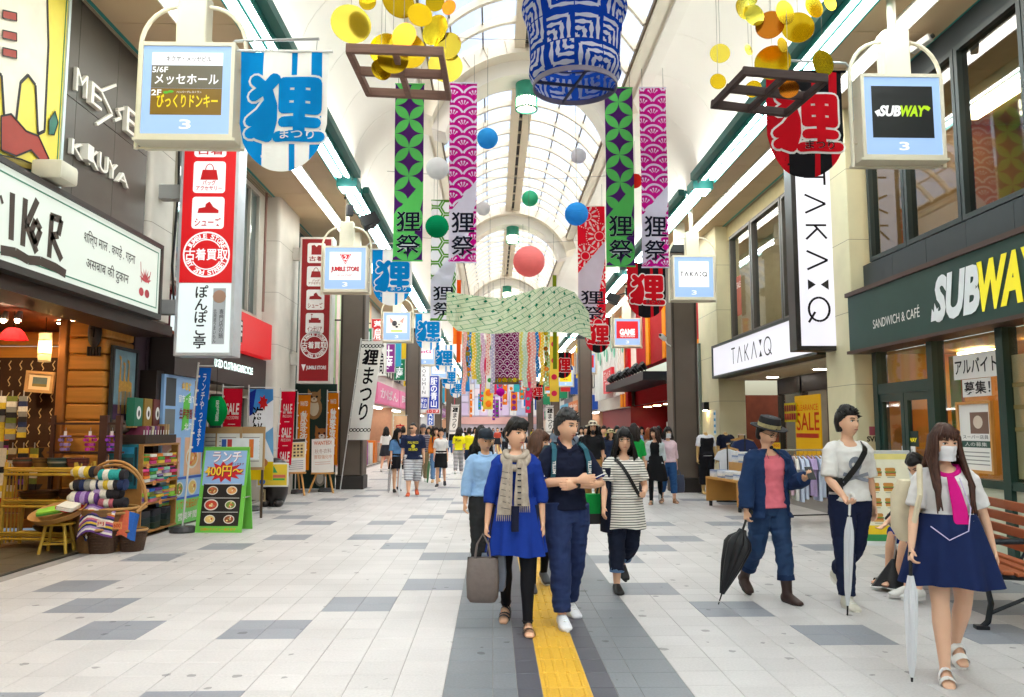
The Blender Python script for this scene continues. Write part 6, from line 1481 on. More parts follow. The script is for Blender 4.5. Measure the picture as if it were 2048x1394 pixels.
for zz,rr_ in((.55,.39),(.5,.385)):obj('rim',G().tube([(rr_*1.12*cos(2*pi*k/30),rr_*.85*sin(2*pi*k/30),zz)for k in range(31)],.02,8),CANE,hp,smooth=True)
for dz in(0,.05):obj('hoop',G().tube([(-.46,-.05,.5)]+[(-.46*cos(a),.2,.55+.55*sin(a)+dz)for a in[pi*k/14 for k in range(15)]]+[(.46,-.05,.5)],.02,8),CANE,hp,smooth=True)
ROLL=[('yellow and brown','yellow white yellow black brown',-.16,1.02),('turquoise and white','teal white teal teal black',.17,.98),('dark grey','black navy grey white navy',-.15,.85),('white and yellow','white yellow white black navy',.18,.86),('charcoal','lilac white black black',.12,.74),('purple striped','white purple lilac purple white purple',-.16,.68),('salmon and black','rose white rose black black',.18,.62)]
for i,(nm,cs,dx,z)in enumerate(ROLL):rnd_cloth('rolled_blanket','rolled %s blanket in the cane hamper'%nm,(hx_+dx,hy_-.14-.02*(i%2),z),(.34,.2,.075 if i!=5 else.095),[CL[c]for c in cs.split()],R(-6+5*(i%3)),i,'rolled blankets',roll=True)
rk=thing('display_rack','dark wooden rack with hanging shell chimes','rack',(-5.55,11.3,.02),R(0))
RW=mat('#4a2c22',.5,var=.2)
obj('post',G().box(-.62,-.57,-.02,.03,0,1.75),RW,rk);obj('post',G().box(.05,.16,-.02,.05,0,1.75),RW,rk);obj('post',G().box(.3,.37,-.08,.0,0,1.75),RW,rk)
for z in(1.62,1.22):obj('crossbar',G().box(-.66,.4,-.012,.012,z,z+.03),RW,rk)
for i,(x,z,c,nm)in enumerate(((-.4,1.6,'#a48ac8','lilac'),(-.06,1.6,'#c23aa0','magenta'),(.24,1.6,'#9a4ac0','violet'),(-.42,1.2,'#7a5a6a','mauve'),(-.14,1.2,'#d8d2cc','white'),(.2,1.2,'#c9c3bd','clear'))):
 t=thing('shell_chime','%s shell wind chime hanging on the rack'%nm,'chime',(-5.55+x,11.27,z),0,'shell wind chimes');obj('hanger',G().tube([(0,0,0),(0,0,-.1)],.004,5),STEEL,t);obj('tag',G().box(-.02,.02,-.012,-.008,-.11,-.05),PAPER,t);obj('ring',G().cyl((0,0,0),.07,-.13,-.11,14),mat(c,.3),t)
 for k in range(8):
  for j in range(3 if z>1.5 else 2):a=2*pi*k/8;obj('shell',G().poly(disc2(0,0,.024,8),0).xf(Mx.Translation((.07*cos(a)*(1-.18*j),.07*sin(a)*(1-.18*j),-.17-.065*j))@Mx.Rotation(a+1.2*j,4,'Z')),mat(c,.25,var=.25,scale=30,spec=.6),t)
sx_,sy0,sy1=-5.08,11.75,13.05
su=thing('wooden_shelf','wooden shelf unit stacked with folded colourful textiles','shelf',(sx_,0,0),pi/2)
WS=mat('#a8763c',.55,var=.2,scale=4,stretch=(.5,5,5))
for x in(sy0,sy1-.03):obj('side',G().box(x,x+.03,.0,.42,.06,1.36),WS,su)
for z in(.09,.5,.8,1.06,1.36):obj('shelf',G().box(sy0-.01,sy1+.01,-.01,.42,z-.03,z),WS,su)
obj('back',G().box(sy0,sy1,.42,.435,.06,1.36),mat('#5d4022'),su)
for x in(sy0+.1,sy1-.1):obj('caster',G().cyl((x,.1,0),.03,0,.06,10),BLACKM,su)
names_=list(CL)
rr=random.Random(21);words_=['topmost','second','third','fourth','lowest']
for si,(z,rows,nm)in enumerate(((1.062,3,'top'),(.802,4,'middle'),(.502,4,'lower'))):
 pool={1.062:['yellow','white','green','pink','orange','red'],.802:['teal','white','cream','orange','lilac','red','mint','pink','green','navy'],.502:['yellow','blue','grey','orange','purple','rose','lime','teal','peach','olive']}[z]
 for ci in range(5):
  for k in range(rows):
   c=pool[(ci*3+k*2+si)%len(pool)];y=sy0+.15+.25*ci
   rnd_cloth('folded_textile','folded %s textile on the %s shelf, %s stack from the street end, %s'%(c,nm,['fifth','fourth','third','second','first'][::-1][ci],('layer %s'%['one','two','three','four'][k])),(sx_-.15+rr.uniform(-.02,.03),y+rr.uniform(-.01,.01),z+.05*k),(.22,.3,.047),[CL[c],CL[rr.choice(pool)]]if rr.random()<.3 else[CL[c]],pi/2+rr.uniform(-.06,.06),si*50+ci*7+k,'folded textiles on the wooden shelf')
for i in range(3):rnd_cloth('folded_textile','dark patterned bag bundle on the bottom shelf, %s from the street end'%['first','second','third'][i],(sx_-.15,sy0+.2+.4*i,.095),(.34,.3,.28),['#23301f','#1c2a2a','#2a2a30'],pi/2+.1*i,77+i,'bundles on the bottom shelf')
t=thing('hung_patchwork','teal patchwork cloth hung on the end of the shelf unit','textile',(sx_-.32,sy0-.03,.72));obj('cloth',G().box(-.3,.26,0,.012,0,.64),mat('#1f6a78',.85,var=.25,scale=12),t)
for q,(x0,x1,z0,z1,c)in enumerate(((-.25,.2,.5,.6,'#2a8ab0'),(-.25,-.05,.05,.45,'#175060'),(.0,.2,.1,.45,'#2a4a50'),(-.18,-.1,.15,.4,'#3a9aa0'),(.04,.16,.2,.36,'#1a3a44'),(.22,.25,.05,.6,'#0f3038'))):obj('patch',G().box(x0,x1,-.006,-.001,z0,z1),mat(c,.85,var=.3,scale=20),t)
bk=thing('book_tray','dark wire tray of boxed incense on top of the shelf unit','tray',(sx_-.2,12.35,1.365),pi/2)
g=G().box(-.55,.55,-.2,.2,0,.015);obj('base',g,mat('#2a1a14'),bk);obj('side',G().box(-.55,.55,-.21,-.2,0,.13).box(-.55,.55,.2,.21,0,.13).box(-.56,-.55,-.21,.21,0,.13).box(.55,.56,-.21,.21,0,.13),mat('#3a2a20',.6,var=.3,scale=60),bk)
for i in range(10):
 t=thing('incense_box','%s boxed item leaning in the tray, %s from the camera'%(['wine red','magenta','plum','cream','purple','rose','brown','dark red','kraft','tan'][i],ordn[i]),'box',(sx_-.2,11.88+.1*i,1.385),pi/2,'boxed items in the tray')
 obj('box',G().box(-.022,.022,-.14,.14,0,.24 if i<8 else.27),mat(['#6a1f3a','#a0357a','#5a2040','#cfc0a0','#6a3a7a','#a85a6a','#5a3424','#6a1f24','#b08a5c','#b8966a'][i],.6),t,rot=(0,R(18-2*i),0));obj('label_print',G().rect(-.012,.012,.05,.18,-.143),PAPER,t)
for i,(c,nm)in enumerate((('#1f6a50','green'),('#8a6a1c','mustard'),('#6a2f28','maroon'))):
 t=thing('boxed_figurine','%s gift box with an oval window above the shelf unit'%nm,'box',(-5.32,11.95+.33*i,1.62),pi/2,'gift boxes above the shelf');obj('box',G().box(-.14,.14,-.06,.06,0,.42),mat(c,.6),t,bevel=.006);obj('window_print',G().poly(disc2(0,.2,.075,18,.1),-.064),PAPER,t);obj('figure_print',G().poly(disc2(0,.19,.03,12,.05),-.067),BLK,t)
 obj('ledge',G().box(-.16,.16,-.06,.14,-.02,0),WS,t)
def framed(label,X,Y,Z,rz,w,h,fm,draw,tilt=0):
 t=thing('framed_picture',label,'picture',(X,Y,Z),rz);obj('canvas',G().box(-w,w,0,.02,-h,h),mat('#c9b89a'),t);f=.045
 obj('frame',G().box(-w-f,-w,-.03,.02,-h-f,h+f).box(w,w+f,-.03,.02,-h-f,h+f).box(-w,w,-.03,.02,h,h+f).box(-w,w,-.03,.02,-h-f,-h),fm,t);draw(t,w,h);t.rotation_euler=(0,tilt,rz)
def d_giraffe(t,w,h):
 obj('sky_print',G().rect(-w,w,-h,h,-.003),mat('#7a9aa8',var=.3),t);obj('ground_print',G().rect(-w,w,-h,-h*.55,-.005),mat('#4a2a4a',var=.3),t)
 for i,(x,s)in enumerate(((-.35,1),(.0,.8),(.35,.9))):
  x*=w;m=mat('#c8963a',var=.3,scale=30);y=-.008-.003*i
  obj('giraffe_print',G().poly([(x-.12*w,-h*.2*s),(x+.3*w,-h*.15),(x+.3*w,h*.1),(x+.05*w,h*.15),(x+.02*w,h*.8*s),(x-.18*w,h*.85*s),(x-.16*w,h*.75*s),(x-.05*w,h*.7*s),(x-.12*w,h*.05)],y),m,t)
  for q in(-.1,.0,.18,.27):obj('leg_print',G().rect(x+q*w,x+q*w+.05*w,-h*.8,-h*.15,y+.001),m,t)
framed('painting of giraffes in a thin dark frame on the plank wall',-5.5,11.95,2.22,pi/2,.36,.52,mat('#2a2a2a'),d_giraffe)
def d_sea(t,w,h):
 obj('mat_print',G().rect(-w,w,-h,h,-.003),mat('#d8c09a'),t);obj('view_print',G().rect(-w*.65,w*.65,-h*.6,h*.6,-.006),mat('#5a6a6a',var=.4),t);obj('sand_print',G().rect(-w*.65,w*.65,-h*.6,-h*.25,-.009),mat('#7a6a3a',var=.3),t)
qq=at(80,764,Y=12.4);framed('small seascape in a rough timber frame hanging in the shop',qq.x,12.4,qq.z,0,.17,.12,mat('#b08a5a',.7,var=.3),d_sea,R(4))
tx=thing('wall_textile','big dark brown textile with rows of squiggles on the plank wall','textile',(-6.9,12.66,1.75));obj('cloth',G().box(-.95,.55,0,.015,-.55,.95),mat('#3a2415',.9,var=.2,scale=20),tx)
for i in range(9):
 for j in range(6):xq,zq=-.88+.17*i,-.5+.25*j;stroke(tx,[(xq+.018*sin(1.6*k),zq+.03*k)for k in range(6)],.014,-.004,mat('#cdb27a'),'squiggle_print')
t2=thing('wall_textile','narrow brown textile with dark spool shapes low on the wall','textile',(-7.05,12.64,.75));obj('cloth',G().box(-.22,.2,0,.012,-.55,.55),mat('#6a4a22',.9,var=.2),t2)
for j in range(4):obj('spool_print',G().poly([(-.07,-.45+.28*j),(.07,-.45+.28*j),(.02,-.38+.28*j),(.07,-.3+.28*j),(-.07,-.3+.28*j),(-.02,-.38+.28*j)],-.004),BLK,t2)
t2=thing('striped_blanket','bright striped blanket hanging at the left edge of the shop','textile',(-7.35,12.1,.5))
for k in range(14):obj('stripe' if k else 'cloth',G().box(-.2,.12,0,.02,.07*k,.07*k+.069),mat(['#c8302a','#e8a02a','#2a6a3a','#e8d84a','#7a2a6a','#1f1f24','#d8602a'][k%7],.9),t2)
qq=at(188,672,Y=11.4);t=thing('wooden_mask','dark carved wooden mask on the plank wall','mask',(qq.x,11.42,qq.z));obj('face',G().ball((0,0,.05),(.1,.05,.22)),mat('#23150e',.4,var=.2),t,smooth=True);obj('nose',G().bar((0,-.05,.12),(0,-.06,-.02),.03,.03),mat('#1c110b'),t)
for k in range(5):obj('tooth',G().box(-.09+.04*k,-.07+.04*k,-.02,.02,-.28,-.15),mat('#23150e'),t)
for k in(-1,1):obj('eye',G().ball((k*.04,-.045,.1),(.02,.012,.012)),BLK,t)
t=thing('fringe_cushion','grey fringed woollen roll on the plank wall','textile',(-5.53,11.95,1.62),pi/2)
obj('roll',G().tube([(-.38,-.05,0),(0,-.08,-.01),(.38,-.05,0)],.1,14),mat('#6a5d52',.95,var=.3,scale=30,bump=.5),t,smooth=True)
for lab,x,y,Y,kind in(('red petal shaped pendant lamp in the craft shop',27,668,10.6,0),('cylinder shell pendant lamp in the craft shop',90,695,11.2,1)):
 q=at(x,y,Y=Y);t=thing('pendant_lamp',lab,'lamp',q)
 if kind==0:
  obj('shade',G().loft([[((.05+.12*u)*(1+.06*cos(10*a)*u)*cos(a),(.05+.12*u)*(1+.06*cos(10*a)*u)*sin(a),.08-.16*u*u)for a in[2*pi*j/60 for j in range(60)]]for u in[k/6 for k in range(7)]],caps=False),clothmat('#d8323a',trans=.6),t,smooth=60);obj('bulb',G().ball((0,0,-.02),.035),mat((1,.75,.45),emit=40),t);tp=.08
 else:
  obj('shade',G().lathe([(.08,-.2),(.085,0),(.08,.2)],16,caps=False),clothmat('#efdcb0',trans=.6),t,smooth=60);obj('bulb',G().ball((0,0,0),.04),mat((1,.75,.45),emit=40),t);tp=.2
  for k in range(5):obj('ring',G().lathe([(.084,-.2+.1*k),(.089,-.195+.1*k),(.084,-.19+.1*k)],16,caps=False),mat('#8a6a3a'),t)
 obj('cord',G().tube([(0,0,tp),(0,0,3.14-q.z)],.005,5),BLACKM,t)
for i,x in enumerate((14,42)):
 q=at(x,610,Y=10.4);t=thing('spotlight','small ceiling spotlight in the craft shop, %s one'%['left','right'][i],'spotlight',(q.x,10.4,3.1));obj('can',G().tube([(0,0,0),(0,-.05,-.12)],[.03,.05],12),STEEL,t);obj('bulb',G().ball((0,-.055,-.125),.03),mat((1,.8,.5),emit=70),t)
for i,(X,Y)in enumerate(((-6.4,9.2),(-7.4,11.2),(-6.2,11.6))):
 t=thing('ceiling_lamp','warm round ceiling lamp inside the craft shop, %s'%ordn[i],'lamp',(X,Y,3.13));obj('disc',G().cyl((0,0,0),.12,-.03,-.005,18),mat((1,.74,.42),emit=120),t);obj('trim',G().lathe([(.12,-.03),(.14,-.02),(.14,0),(.12,0)],18,caps=False),BLACKM,t)
# ------------ suit shop goods
wg=thing('display_wagon','low wooden display table on casters in front of the suit shop','table',(4.98,16.0,0),R(8))
WN=mat('#c8924a',.5,var=.12,scale=3);obj('top',G().box(-.45,.45,-.75,.75,.56,.6),WN,wg);obj('side',G().box(-.45,.45,-.75,-.71,.1,.56),WN,wg);obj('side',G().box(-.45,.45,.71,.75,.1,.56),WN,wg);obj('riser',G().box(.0,.42,-.6,.6,.6,.9),WN,wg)
for x in(-.38,.38):
 for y in(-.68,.68):obj('caster',G().cyl((x,y,0),.035,0,.1,10),BLACKM,wg)
rr=random.Random(31)
for i in range(8):
 x,y,z=(-.22,-.55+.37*(i%4),.602)if i<4 else(.2,-.5+.3*(i%4),.902)
 pz=Mx.Rotation(R(8),4,'Z')@V((x,y,0));t=thing('shirt_stack','pile of folded white and blue patterned shirts on the wooden table, %s pile'%ordn[i],'clothes',(4.98+pz.x,16.0+pz.y,z),R(8),'folded shirt piles')
 for k in range(4 if i<4 else 6):obj('shirt',G().loft([[(p[0],p[1],.035*k+dz)for p in rrect(-.17,.17,-.13,.13,.03)]for dz in(.001,.012,.024,.034)]),mat(['#e3e6ec','#cfd6e2','#8fa0c0','#e8e4e0'][(k+i)%4],.85,var=.25,scale=40),t,smooth=40)
def garment(w,h,sleeve=.2):
 pts=[(-.06,0),(-w*.5,-.06),(-w*.5-sleeve*.6,-.06-sleeve),(-w*.5-sleeve*.6+.1,-.1-sleeve),(-w*.42,-.24),(-w*.42,-h),(w*.42,-h),(w*.42,-.24),(w*.5+sleeve*.6-.1,-.1-sleeve),(w*.5+sleeve*.6,-.06-sleeve),(w*.5,-.06),(.06,0)]
 return G().poly(pts,-.03,.06)
def clothes_rack(label,X,Y,rz,L_,H,cols,seed,hl=.72):
 t=thing('clothes_rack',label,'rack',(X,Y,0),rz)
 obj('rail',G().tube([(-L_/2,0,H),(L_/2,0,H)],.015,8),STEEL,t)
 for x in(-L_/2+.03,L_/2-.03):obj('post',G().tube([(x,0,.06),(x,0,H)],.014,8),BLACKM,t);obj('foot',G().box(x-.02,x+.02,-.25,.25,.02,.06),BLACKM,t)
 obj('base_bar',G().tube([(-L_/2,0,.12),(L_/2,0,.12)],.012,8),BLACKM,t)
 rr=random.Random(seed);n=int(L_/.085);nm=t.name
 for i in range(n):
  x=-L_/2+.08+(L_-.16)*i/(n-1);c=rr.choice(cols);gp=(Mx.Rotation(rz,4,'Z')@V((x,0,0)))
  h=thing('hung_shirt','%s shirt, %s along the %s'%(c[1],['first','second','third','fourth','fifth','sixth','seventh','eighth','ninth','tenth','eleventh','twelfth','thirteenth','fourteenth','fifteenth','sixteenth','seventeenth','eighteenth','nineteenth','twentieth','last'][min(i,20)],label.split(',')[0]),'shirt',(X+gp.x,Y+gp.y,H-.1),rz+R(68+rr.uniform(-9,9)),'shirts on the '+label.split(',')[0])
  obj('cloth',garment(.42,hl*rr.uniform(.9,1.08),.16),mat(c[0],.85,var=.1),h,bevel=.012);obj('hanger',G().bar((-.2,0,-.03),(0,0,.02),.015,.02).bar((.2,0,-.03),(0,0,.02),.015,.02).tube([(0,0,.02),(0,0,.1),(.02,0,.12)],.004,5),mat('#b98a4a'),h)
 return t
PAST=[('#d7b3c6','pink'),('#9ad06a','lime green'),('#b9a3d0','lilac'),('#8e78b4','violet'),('#e3e0dc','white'),('#26262c','black'),('#c9d3ea','pale blue'),('#e2cfd8','blush')]
pr=ground(1600,1050);clothes_rack('steel rack of pastel shirts',5.15,13.6,R(12),1.7,1.22,PAST,3)
clothes_rack('small rack of blue and orange shirts',5.2,17.6,R(70),1.0,1.25,[('#bcd0e8','light blue'),('#e2a27a','orange'),('#dfe3ea','white'),('#8fb0d8','sky blue')],5,.6)
clothes_rack('dark jacket rack by the sale poster',5.75,18.4,R(80),1.1,1.45,[('#1f2026','black'),('#23305a','navy'),('#3a2c28','brown'),('#4a4f5a','grey')],8,.8)
t=thing('price_tag_holder','yellow price tag on the pastel shirt rack','price tag',(4.8,13.55,1.24),R(8));obj('card',G().box(-.1,.1,0,.005,0,.11),mat('#e8b41a'),t);text(t,'2,900',(-.08,.08,.03,.08),-.004,mat('#c8281e'));obj('clip',G().box(-.008,.008,0,.01,-.05,0),BLACKM,t)
# ------------ bench
bd=V((4.52,9.0,0))-V((3.98,6.15,0));bl=2.55;ba=math.atan2(bd.y,bd.x)
bc=V((4.42,7.55,0));bn=thing('park_bench','orange slatted bench with black cast iron ends','bench',bc,ba)
IRON=mat('#23262a',.4,.5,var=.1);SLAT=mat('#a8582e',.5,var=.22,scale=3,stretch=(.4,8,8))
for i in range(5):obj('seat_slat',G().box(-bl/2,bl/2,.22-.1*i-.04,.22-.1*i+.04,.42+.012*abs(i-2),.45+.012*abs(i-2)),SLAT,bn,bevel=.008)
for i in range(4):obj('back_slat',G().box(-bl/2,bl/2,-.28-.035*i-.012,-.28-.035*i+.016,.52+.105*i,.605+.105*i),SLAT,bn,bevel=.008)
for x in(-bl/2+.06,bl/2-.06):
 e=obj('iron_end',G().tube([(x,.33,.0),(x,.27,.06),(x,.24,.2),(x,.27,.4),(x,.1,.41),(x,-.2,.4),(x,-.28,.5),(x,-.4,.95)],.024,8),IRON,bn,smooth=True)
 obj('iron_leg',G().tube([(x,-.4,0),(x,-.33,.05),(x,-.26,.2),(x,-.22,.4)],.024,8).tube([(x,-.3,.12),(x,0,.24),(x,.26,.12)],.016,8),IRON,bn,smooth=True)
 obj('arm_rest',G().tube([(x,-.33,.68),(x,0,.69),(x,.25,.68),(x,.32,.6),(x,.27,.53),(x,.2,.56),(x,.23,.62)],.024,8),IRON,bn,smooth=True)
 obj('scroll',G().tube([(x,-.1+.0*k+(.1-.012*k)*cos(k*.7),.55+(.1-.012*k)*sin(k*.7))for k in range(8)],.012,6),IRON,bn,smooth=True)
 obj('foot',G().box(x-.04,x+.04,.27,.37,0,.03),IRON,bn,bevel=.006);obj('foot',G().box(x-.04,x+.04,-.45,-.35,0,.03),IRON,bn,bevel=.006)
rr=random.Random(41);cn=list(CL)
for i in range(12):
 a,b=rr.choice(cn),rr.choice(cn);X,Y=-6.75-.16*(i%6),11.6+.35*(i//6)
 t=thing('hung_scarf','%s and %s scarf hanging in the craft shop, %s along'%(a,b,ordw(i+1)),'scarf',(X,Y,2.05-.75*(i//6)),rr.uniform(-.4,.4),'scarves hanging in the shop');h=rr.uniform(.55,.8)
 for k in range(8):obj('band' if k else 'cloth',G().box(-.065,.065,-.012-.006*sin(k),.012,-h*(k+1)/8+.001,-h*k/8),mat(CL[[a,b,'white',a,'black',b,a,'yellow'][(k+i)%8]],.9,var=.2,scale=30),t)
 obj('peg',G().tube([(0,0,0),(0,0,.08)],.008,6),STEEL,t)
for i in range(7):
 t=thing('clay_pot','%s clay pot on the shop floor, %s from the bamboo shelf'%(['rust','ochre','dark','sand','teal','brick','umber'][i],ordn[i]),'pot',(-6.75-.3*(i%4),10.7+.4*(i//4),.02),0,'clay pots');s=rr.uniform(.1,.15)
 obj('body',G().lathe([(s*.5,0),(s,s*.9),(s*.95,s*1.4),(s*.55,s*2),(s*.62,s*2.25)],20),mat(['#8a4226','#b0803a','#33261f','#c0a070','#2f6a68','#9a4a36','#5a3a26'][i],.6,var=.25),t,smooth=50);obj('band_print',G().lathe([(s*1.01,s*.92),(s*.99,s*1.2)],20,caps=False),mat('#e0cfa0',.7),t)
for i in range(5):
 t=thing('price_card','small orange price card on the wooden shelf edge, %s from the camera'%ordn[i],'price card',(sx_+.012,sy0+.15+.25*i,[1.04,.78,.48,.78,1.04][i]),pi/2,'price cards');obj('card',G().box(-.05,.05,-.004,0,-.035,.035),mat('#e2955a'),t);text(t,'500',(-.035,.035,-.015,.015),-.007,mat('#c8381e'))
# ------------ people
SKIN='#dfae8e'
def skinm(c=SKIN):
 m=mat(c,.5,var=.05,scale=9,key=('skin',c));b=m.node_tree.nodes['Principled BSDF']
 b.inputs['Subsurface Weight'].default_value=.08;b.inputs['Subsurface Radius'].default_value=(.02,.008,.004);b.inputs['Subsurface Scale'].default_value=.4
 return m
def hairm(c):return mat(c,.5,var=.6,scale=30,stretch=(2.5,2.5,.35),spec=.3,key=('hair',c))
def fabric(c,key=None):return mat(c,.85,var=.1,scale=14,bump=.25,spec=.2)
def stripem(c1,c2,freq,duty=.3,axis=2,off=0):
 k=('stripe',c1,c2,freq,duty,axis,off)
 if k in MATS:return MATS[k]
 m=bpy.data.materials.new('m_str');m.use_nodes=True;n,L=m.node_tree.nodes,m.node_tree.links;b=n['Principled BSDF'];b.inputs['Roughness'].default_value=.85;b.inputs['Specular IOR Level'].default_value=.2
 tc=n.new('ShaderNodeTexCoord');sp=n.new('ShaderNodeSeparateXYZ');L.new(tc.outputs['Object'],sp.inputs[0]);mu=n.new('ShaderNodeMath');mu.operation='MULTIPLY';mu.inputs[1].default_value=freq;L.new(sp.outputs[axis],mu.inputs[0])
 fr=n.new('ShaderNodeMath');fr.operation='FRACT';L.new(mu.outputs[0],fr.inputs[0]);lt=n.new('ShaderNodeMath');lt.operation='LESS_THAN';lt.inputs[1].default_value=duty;L.new(fr.outputs[0],lt.inputs[0])
 mx=n.new('ShaderNodeMix');mx.data_type='RGBA';mx.inputs[6].default_value=(*hx(c1),1);mx.inputs[7].default_value=(*hx(c2),1);L.new(lt.outputs[0],mx.inputs[0]);L.new(mx.outputs[2],b.inputs['Base Color'])
 MATS[k]=m
 return m
REM=[]
def fuse(o,vox,wr=0,seed=0):REM.append((o,vox,wr,seed));return o
def sell(cx,cy,z,a,b,n=26,e=2.2,drop=0):
 r=[]
 for j in range(n):
  t=2*pi*j/n;c,s=cos(t),sin(t)
  x=a*math.copysign(abs(c)**(2/e),c);y=b*math.copysign(abs(s)**(2/e),s)
  r.append((cx+x,cy+y,z-drop*max(0,-s)**1.5))
 return r
def headf(x,z):
 q=1-(x/.074)**2-(z/.117)**2
 f=.09*sqrt(max(q,0.0))
 ga=lambda a,sx,b,sz:math.exp(-((x-a)/sx)**2-((z-b)/sz)**2)
 f+=.024*ga(0,.012,-.027,.014)+.013*ga(0,.01,-.004,.02)-.009*(ga(.031,.017,.012,.012)+ga(-.031,.017,.012,.012))+.004*ga(0,.05,.034,.012)+.006*ga(0,.02,-.06,.009)+.008*ga(0,.025,-.1,.016)
 return f
def headg(g,Mt):
 rings=[];m,n=34,40
 for i in range(m+1):
  th=.02+(pi-.04)*i/m;z=-.117*cos(th);row=[]
  for j in range(n):
   ph=2*pi*j/n;x=.074*sin(th)*sin(ph);f=.09*sin(th)*cos(ph)
   if f>=0:f=f/(.09*sin(th)*max(cos(ph),1e-6)+1e-9)*headf(x,z)if sin(th)*cos(ph)>.25 else f
   else:f*=1.06
   if z<0:
    k=(-z/.117);x*=1-.24*k**1.6
    if f<0:f*=1-.5*k
   row.append(Mt@V((x,-f,z)))
  rings.append(row)
 g.loft(rings)
 for s in(-1,1):b=G().ball((s*.073,.012,-.004),(.01,.019,.03),10,8).xf(Mt);g.add(b.v,b.f)
def person(label,X,Y,h=1.68,rz=0,fem=False,skin=SKIN,legs=((8,6,0),(-12,14,10)),arms=None,head=(0,0),hair=('short','#17130f'),top=None,bottom=None,shoes=('sneaker','#e8e6e2'),vox=.012,face=True,seat=None,extras=None,group='people in the street',lean=0,build=1.0,nohead=False,kind='person',sandal_skin=False):
 K=h/1.70
 arms=arms or((6,8,12,0),(-6,8,12,0));fine=vox<.01
 J={}
 sw_,hipx=(.14 if fem else.163)*build,.082
 for i,s in enumerate((-1,1)):
  th,kn,fp=[R(v)for v in legs[i][:3]];out=legs[i][3]if len(legs[i])>3 else.03
  hip=V((s*hipx,0,.9));kne=hip+.42*V((s*out,-sin(th),-cos(th))).normalized();ank=kne+.41*V((s*out*.3,-sin(th-kn),-cos(th-kn)))
  J['hip',s],J['kne',s],J['ank',s],J['fp',s]=hip,kne,ank,fp
 low=min(min(J['ank',s].z-.08*cos(J['fp',s]),J['ank',s].z-.07-.17*sin(J['fp',s]))for s in(-1,1))
 dz=V((0,0,-low if seat is None else seat-.83))
 for k in list(J):
  if k[0]!='fp':J[k]=J[k]+dz
 LM=Mx.Translation(dz+V((0,0,.93)))@Mx.Rotation(R(lean),4,'X')@Mx.Translation(V((0,0,-.93)))
 for i,s in enumerate((-1,1)):
  a=arms[i];sh=V((s*sw_,0,1.357))
  if isinstance(a[0],(tuple,list)):el,wr=V(a[0]),V(a[1])
  else:
   sw,ab,fl,inn=[R(v)for v in a[:4]]
   el=sh+.28*V((s*sin(ab),-sin(sw)*cos(ab),-cos(sw)*cos(ab)));wr=el+.24*V((s*(sin(ab)*.6-sin(inn)),-sin(sw+fl)*cos(inn),-cos(sw+fl)*cos(inn))).normalized()
  J['sho',s],J['elb',s],J['wri',s]=LM@sh,LM@el,LM@wr
 J['LM']=LM;J['dz']=dz
 t=thing(kind,label,'person' if kind=='person' else 'mannequin',(X,Y,0),R(rz),group);t.scale=(K,K,K);J['K']=K;J['t']=t
 HT=LM@Mx.Translation(V((0,-.012,1.577)))@Mx.Rotation(R(head[0]),4,'Z')@Mx.Rotation(R(head[1]),4,'X')@Mx.Scale(1.09,4);J['HT']=HT
# ---- body
 g=G()
 TR=[(.84,.14,.1,0),(.92,.155,.105,0),(1.02,.13 if fem else.142,.092,0),(1.12,.122 if fem else.142,.09,0),(1.24,.14 if fem else.158,.105,-.005),(1.33,.142 if fem else.165,.095,0),(1.385,.1,.07,.004),(1.43,.05,.05,.008)]
 TR=[(z,a*build*.93,b*(build if z<1.35 else 1)*.97,y)for z,a,b,y in TR]
 g.loft([[LM@V(p)for p in sell(0,y,z,a,b)]for z,a,b,y in TR])
 if not nohead:
  g.tube([LM@V((0,.012,1.4)),LM@V((0,.006,1.46)),HT@V((0,.012,-.06))],[.056,.049,.05]if not fem else[.05,.042,.044],14);headg(g,HT)
 else:g.tube([LM@V((0,.01,1.4)),LM@V((0,.006,1.47))],[.056,.045],14)
 lb=build
 for s in(-1,1):
  a,b,c=J['sho',s],J['elb',s],J['wri',s];f_=.86 if fem else 1
  g.tube([a+V((-s*.06,0,.025)),a+V((s*.002,0,-.005)),a.lerp(b,.35),a.lerp(b,.75),b,b.lerp(c,.25),b.lerp(c,.6),c],[.036*f_*lb,.048*f_*lb,.047*f_*lb,.041*f_*lb,.038*f_,.04*f_,.034*f_,.026*f_],12)
  if fine or True:hand(g,c,(c-b).normalized(),s,arms[0 if s<0 else 1][4]if len(arms[0 if s<0 else 1])>4 and not isinstance(arms[0 if s<0 else 1][0],tuple)else(40 if not isinstance(arms[0 if s<0 else 1][0],tuple)else 30),fine,J,f_)
  a,b,c=J['hip',s],J['kne',s],J['ank',s]
  g.tube([a+V((0,0,.06)),a.lerp(b,.15),a.lerp(b,.6),b,b.lerp(c,.28),b.lerp(c,.65),c,c-V((0,0,.03))],[.085*lb,.088*lb,.07*lb,.053*lb,.056*lb,.043*lb,.034,.034],14)
  foot(g,J,s,1.0,.0)
 body=fuse(obj('body',g,skinm(skin),t),vox)
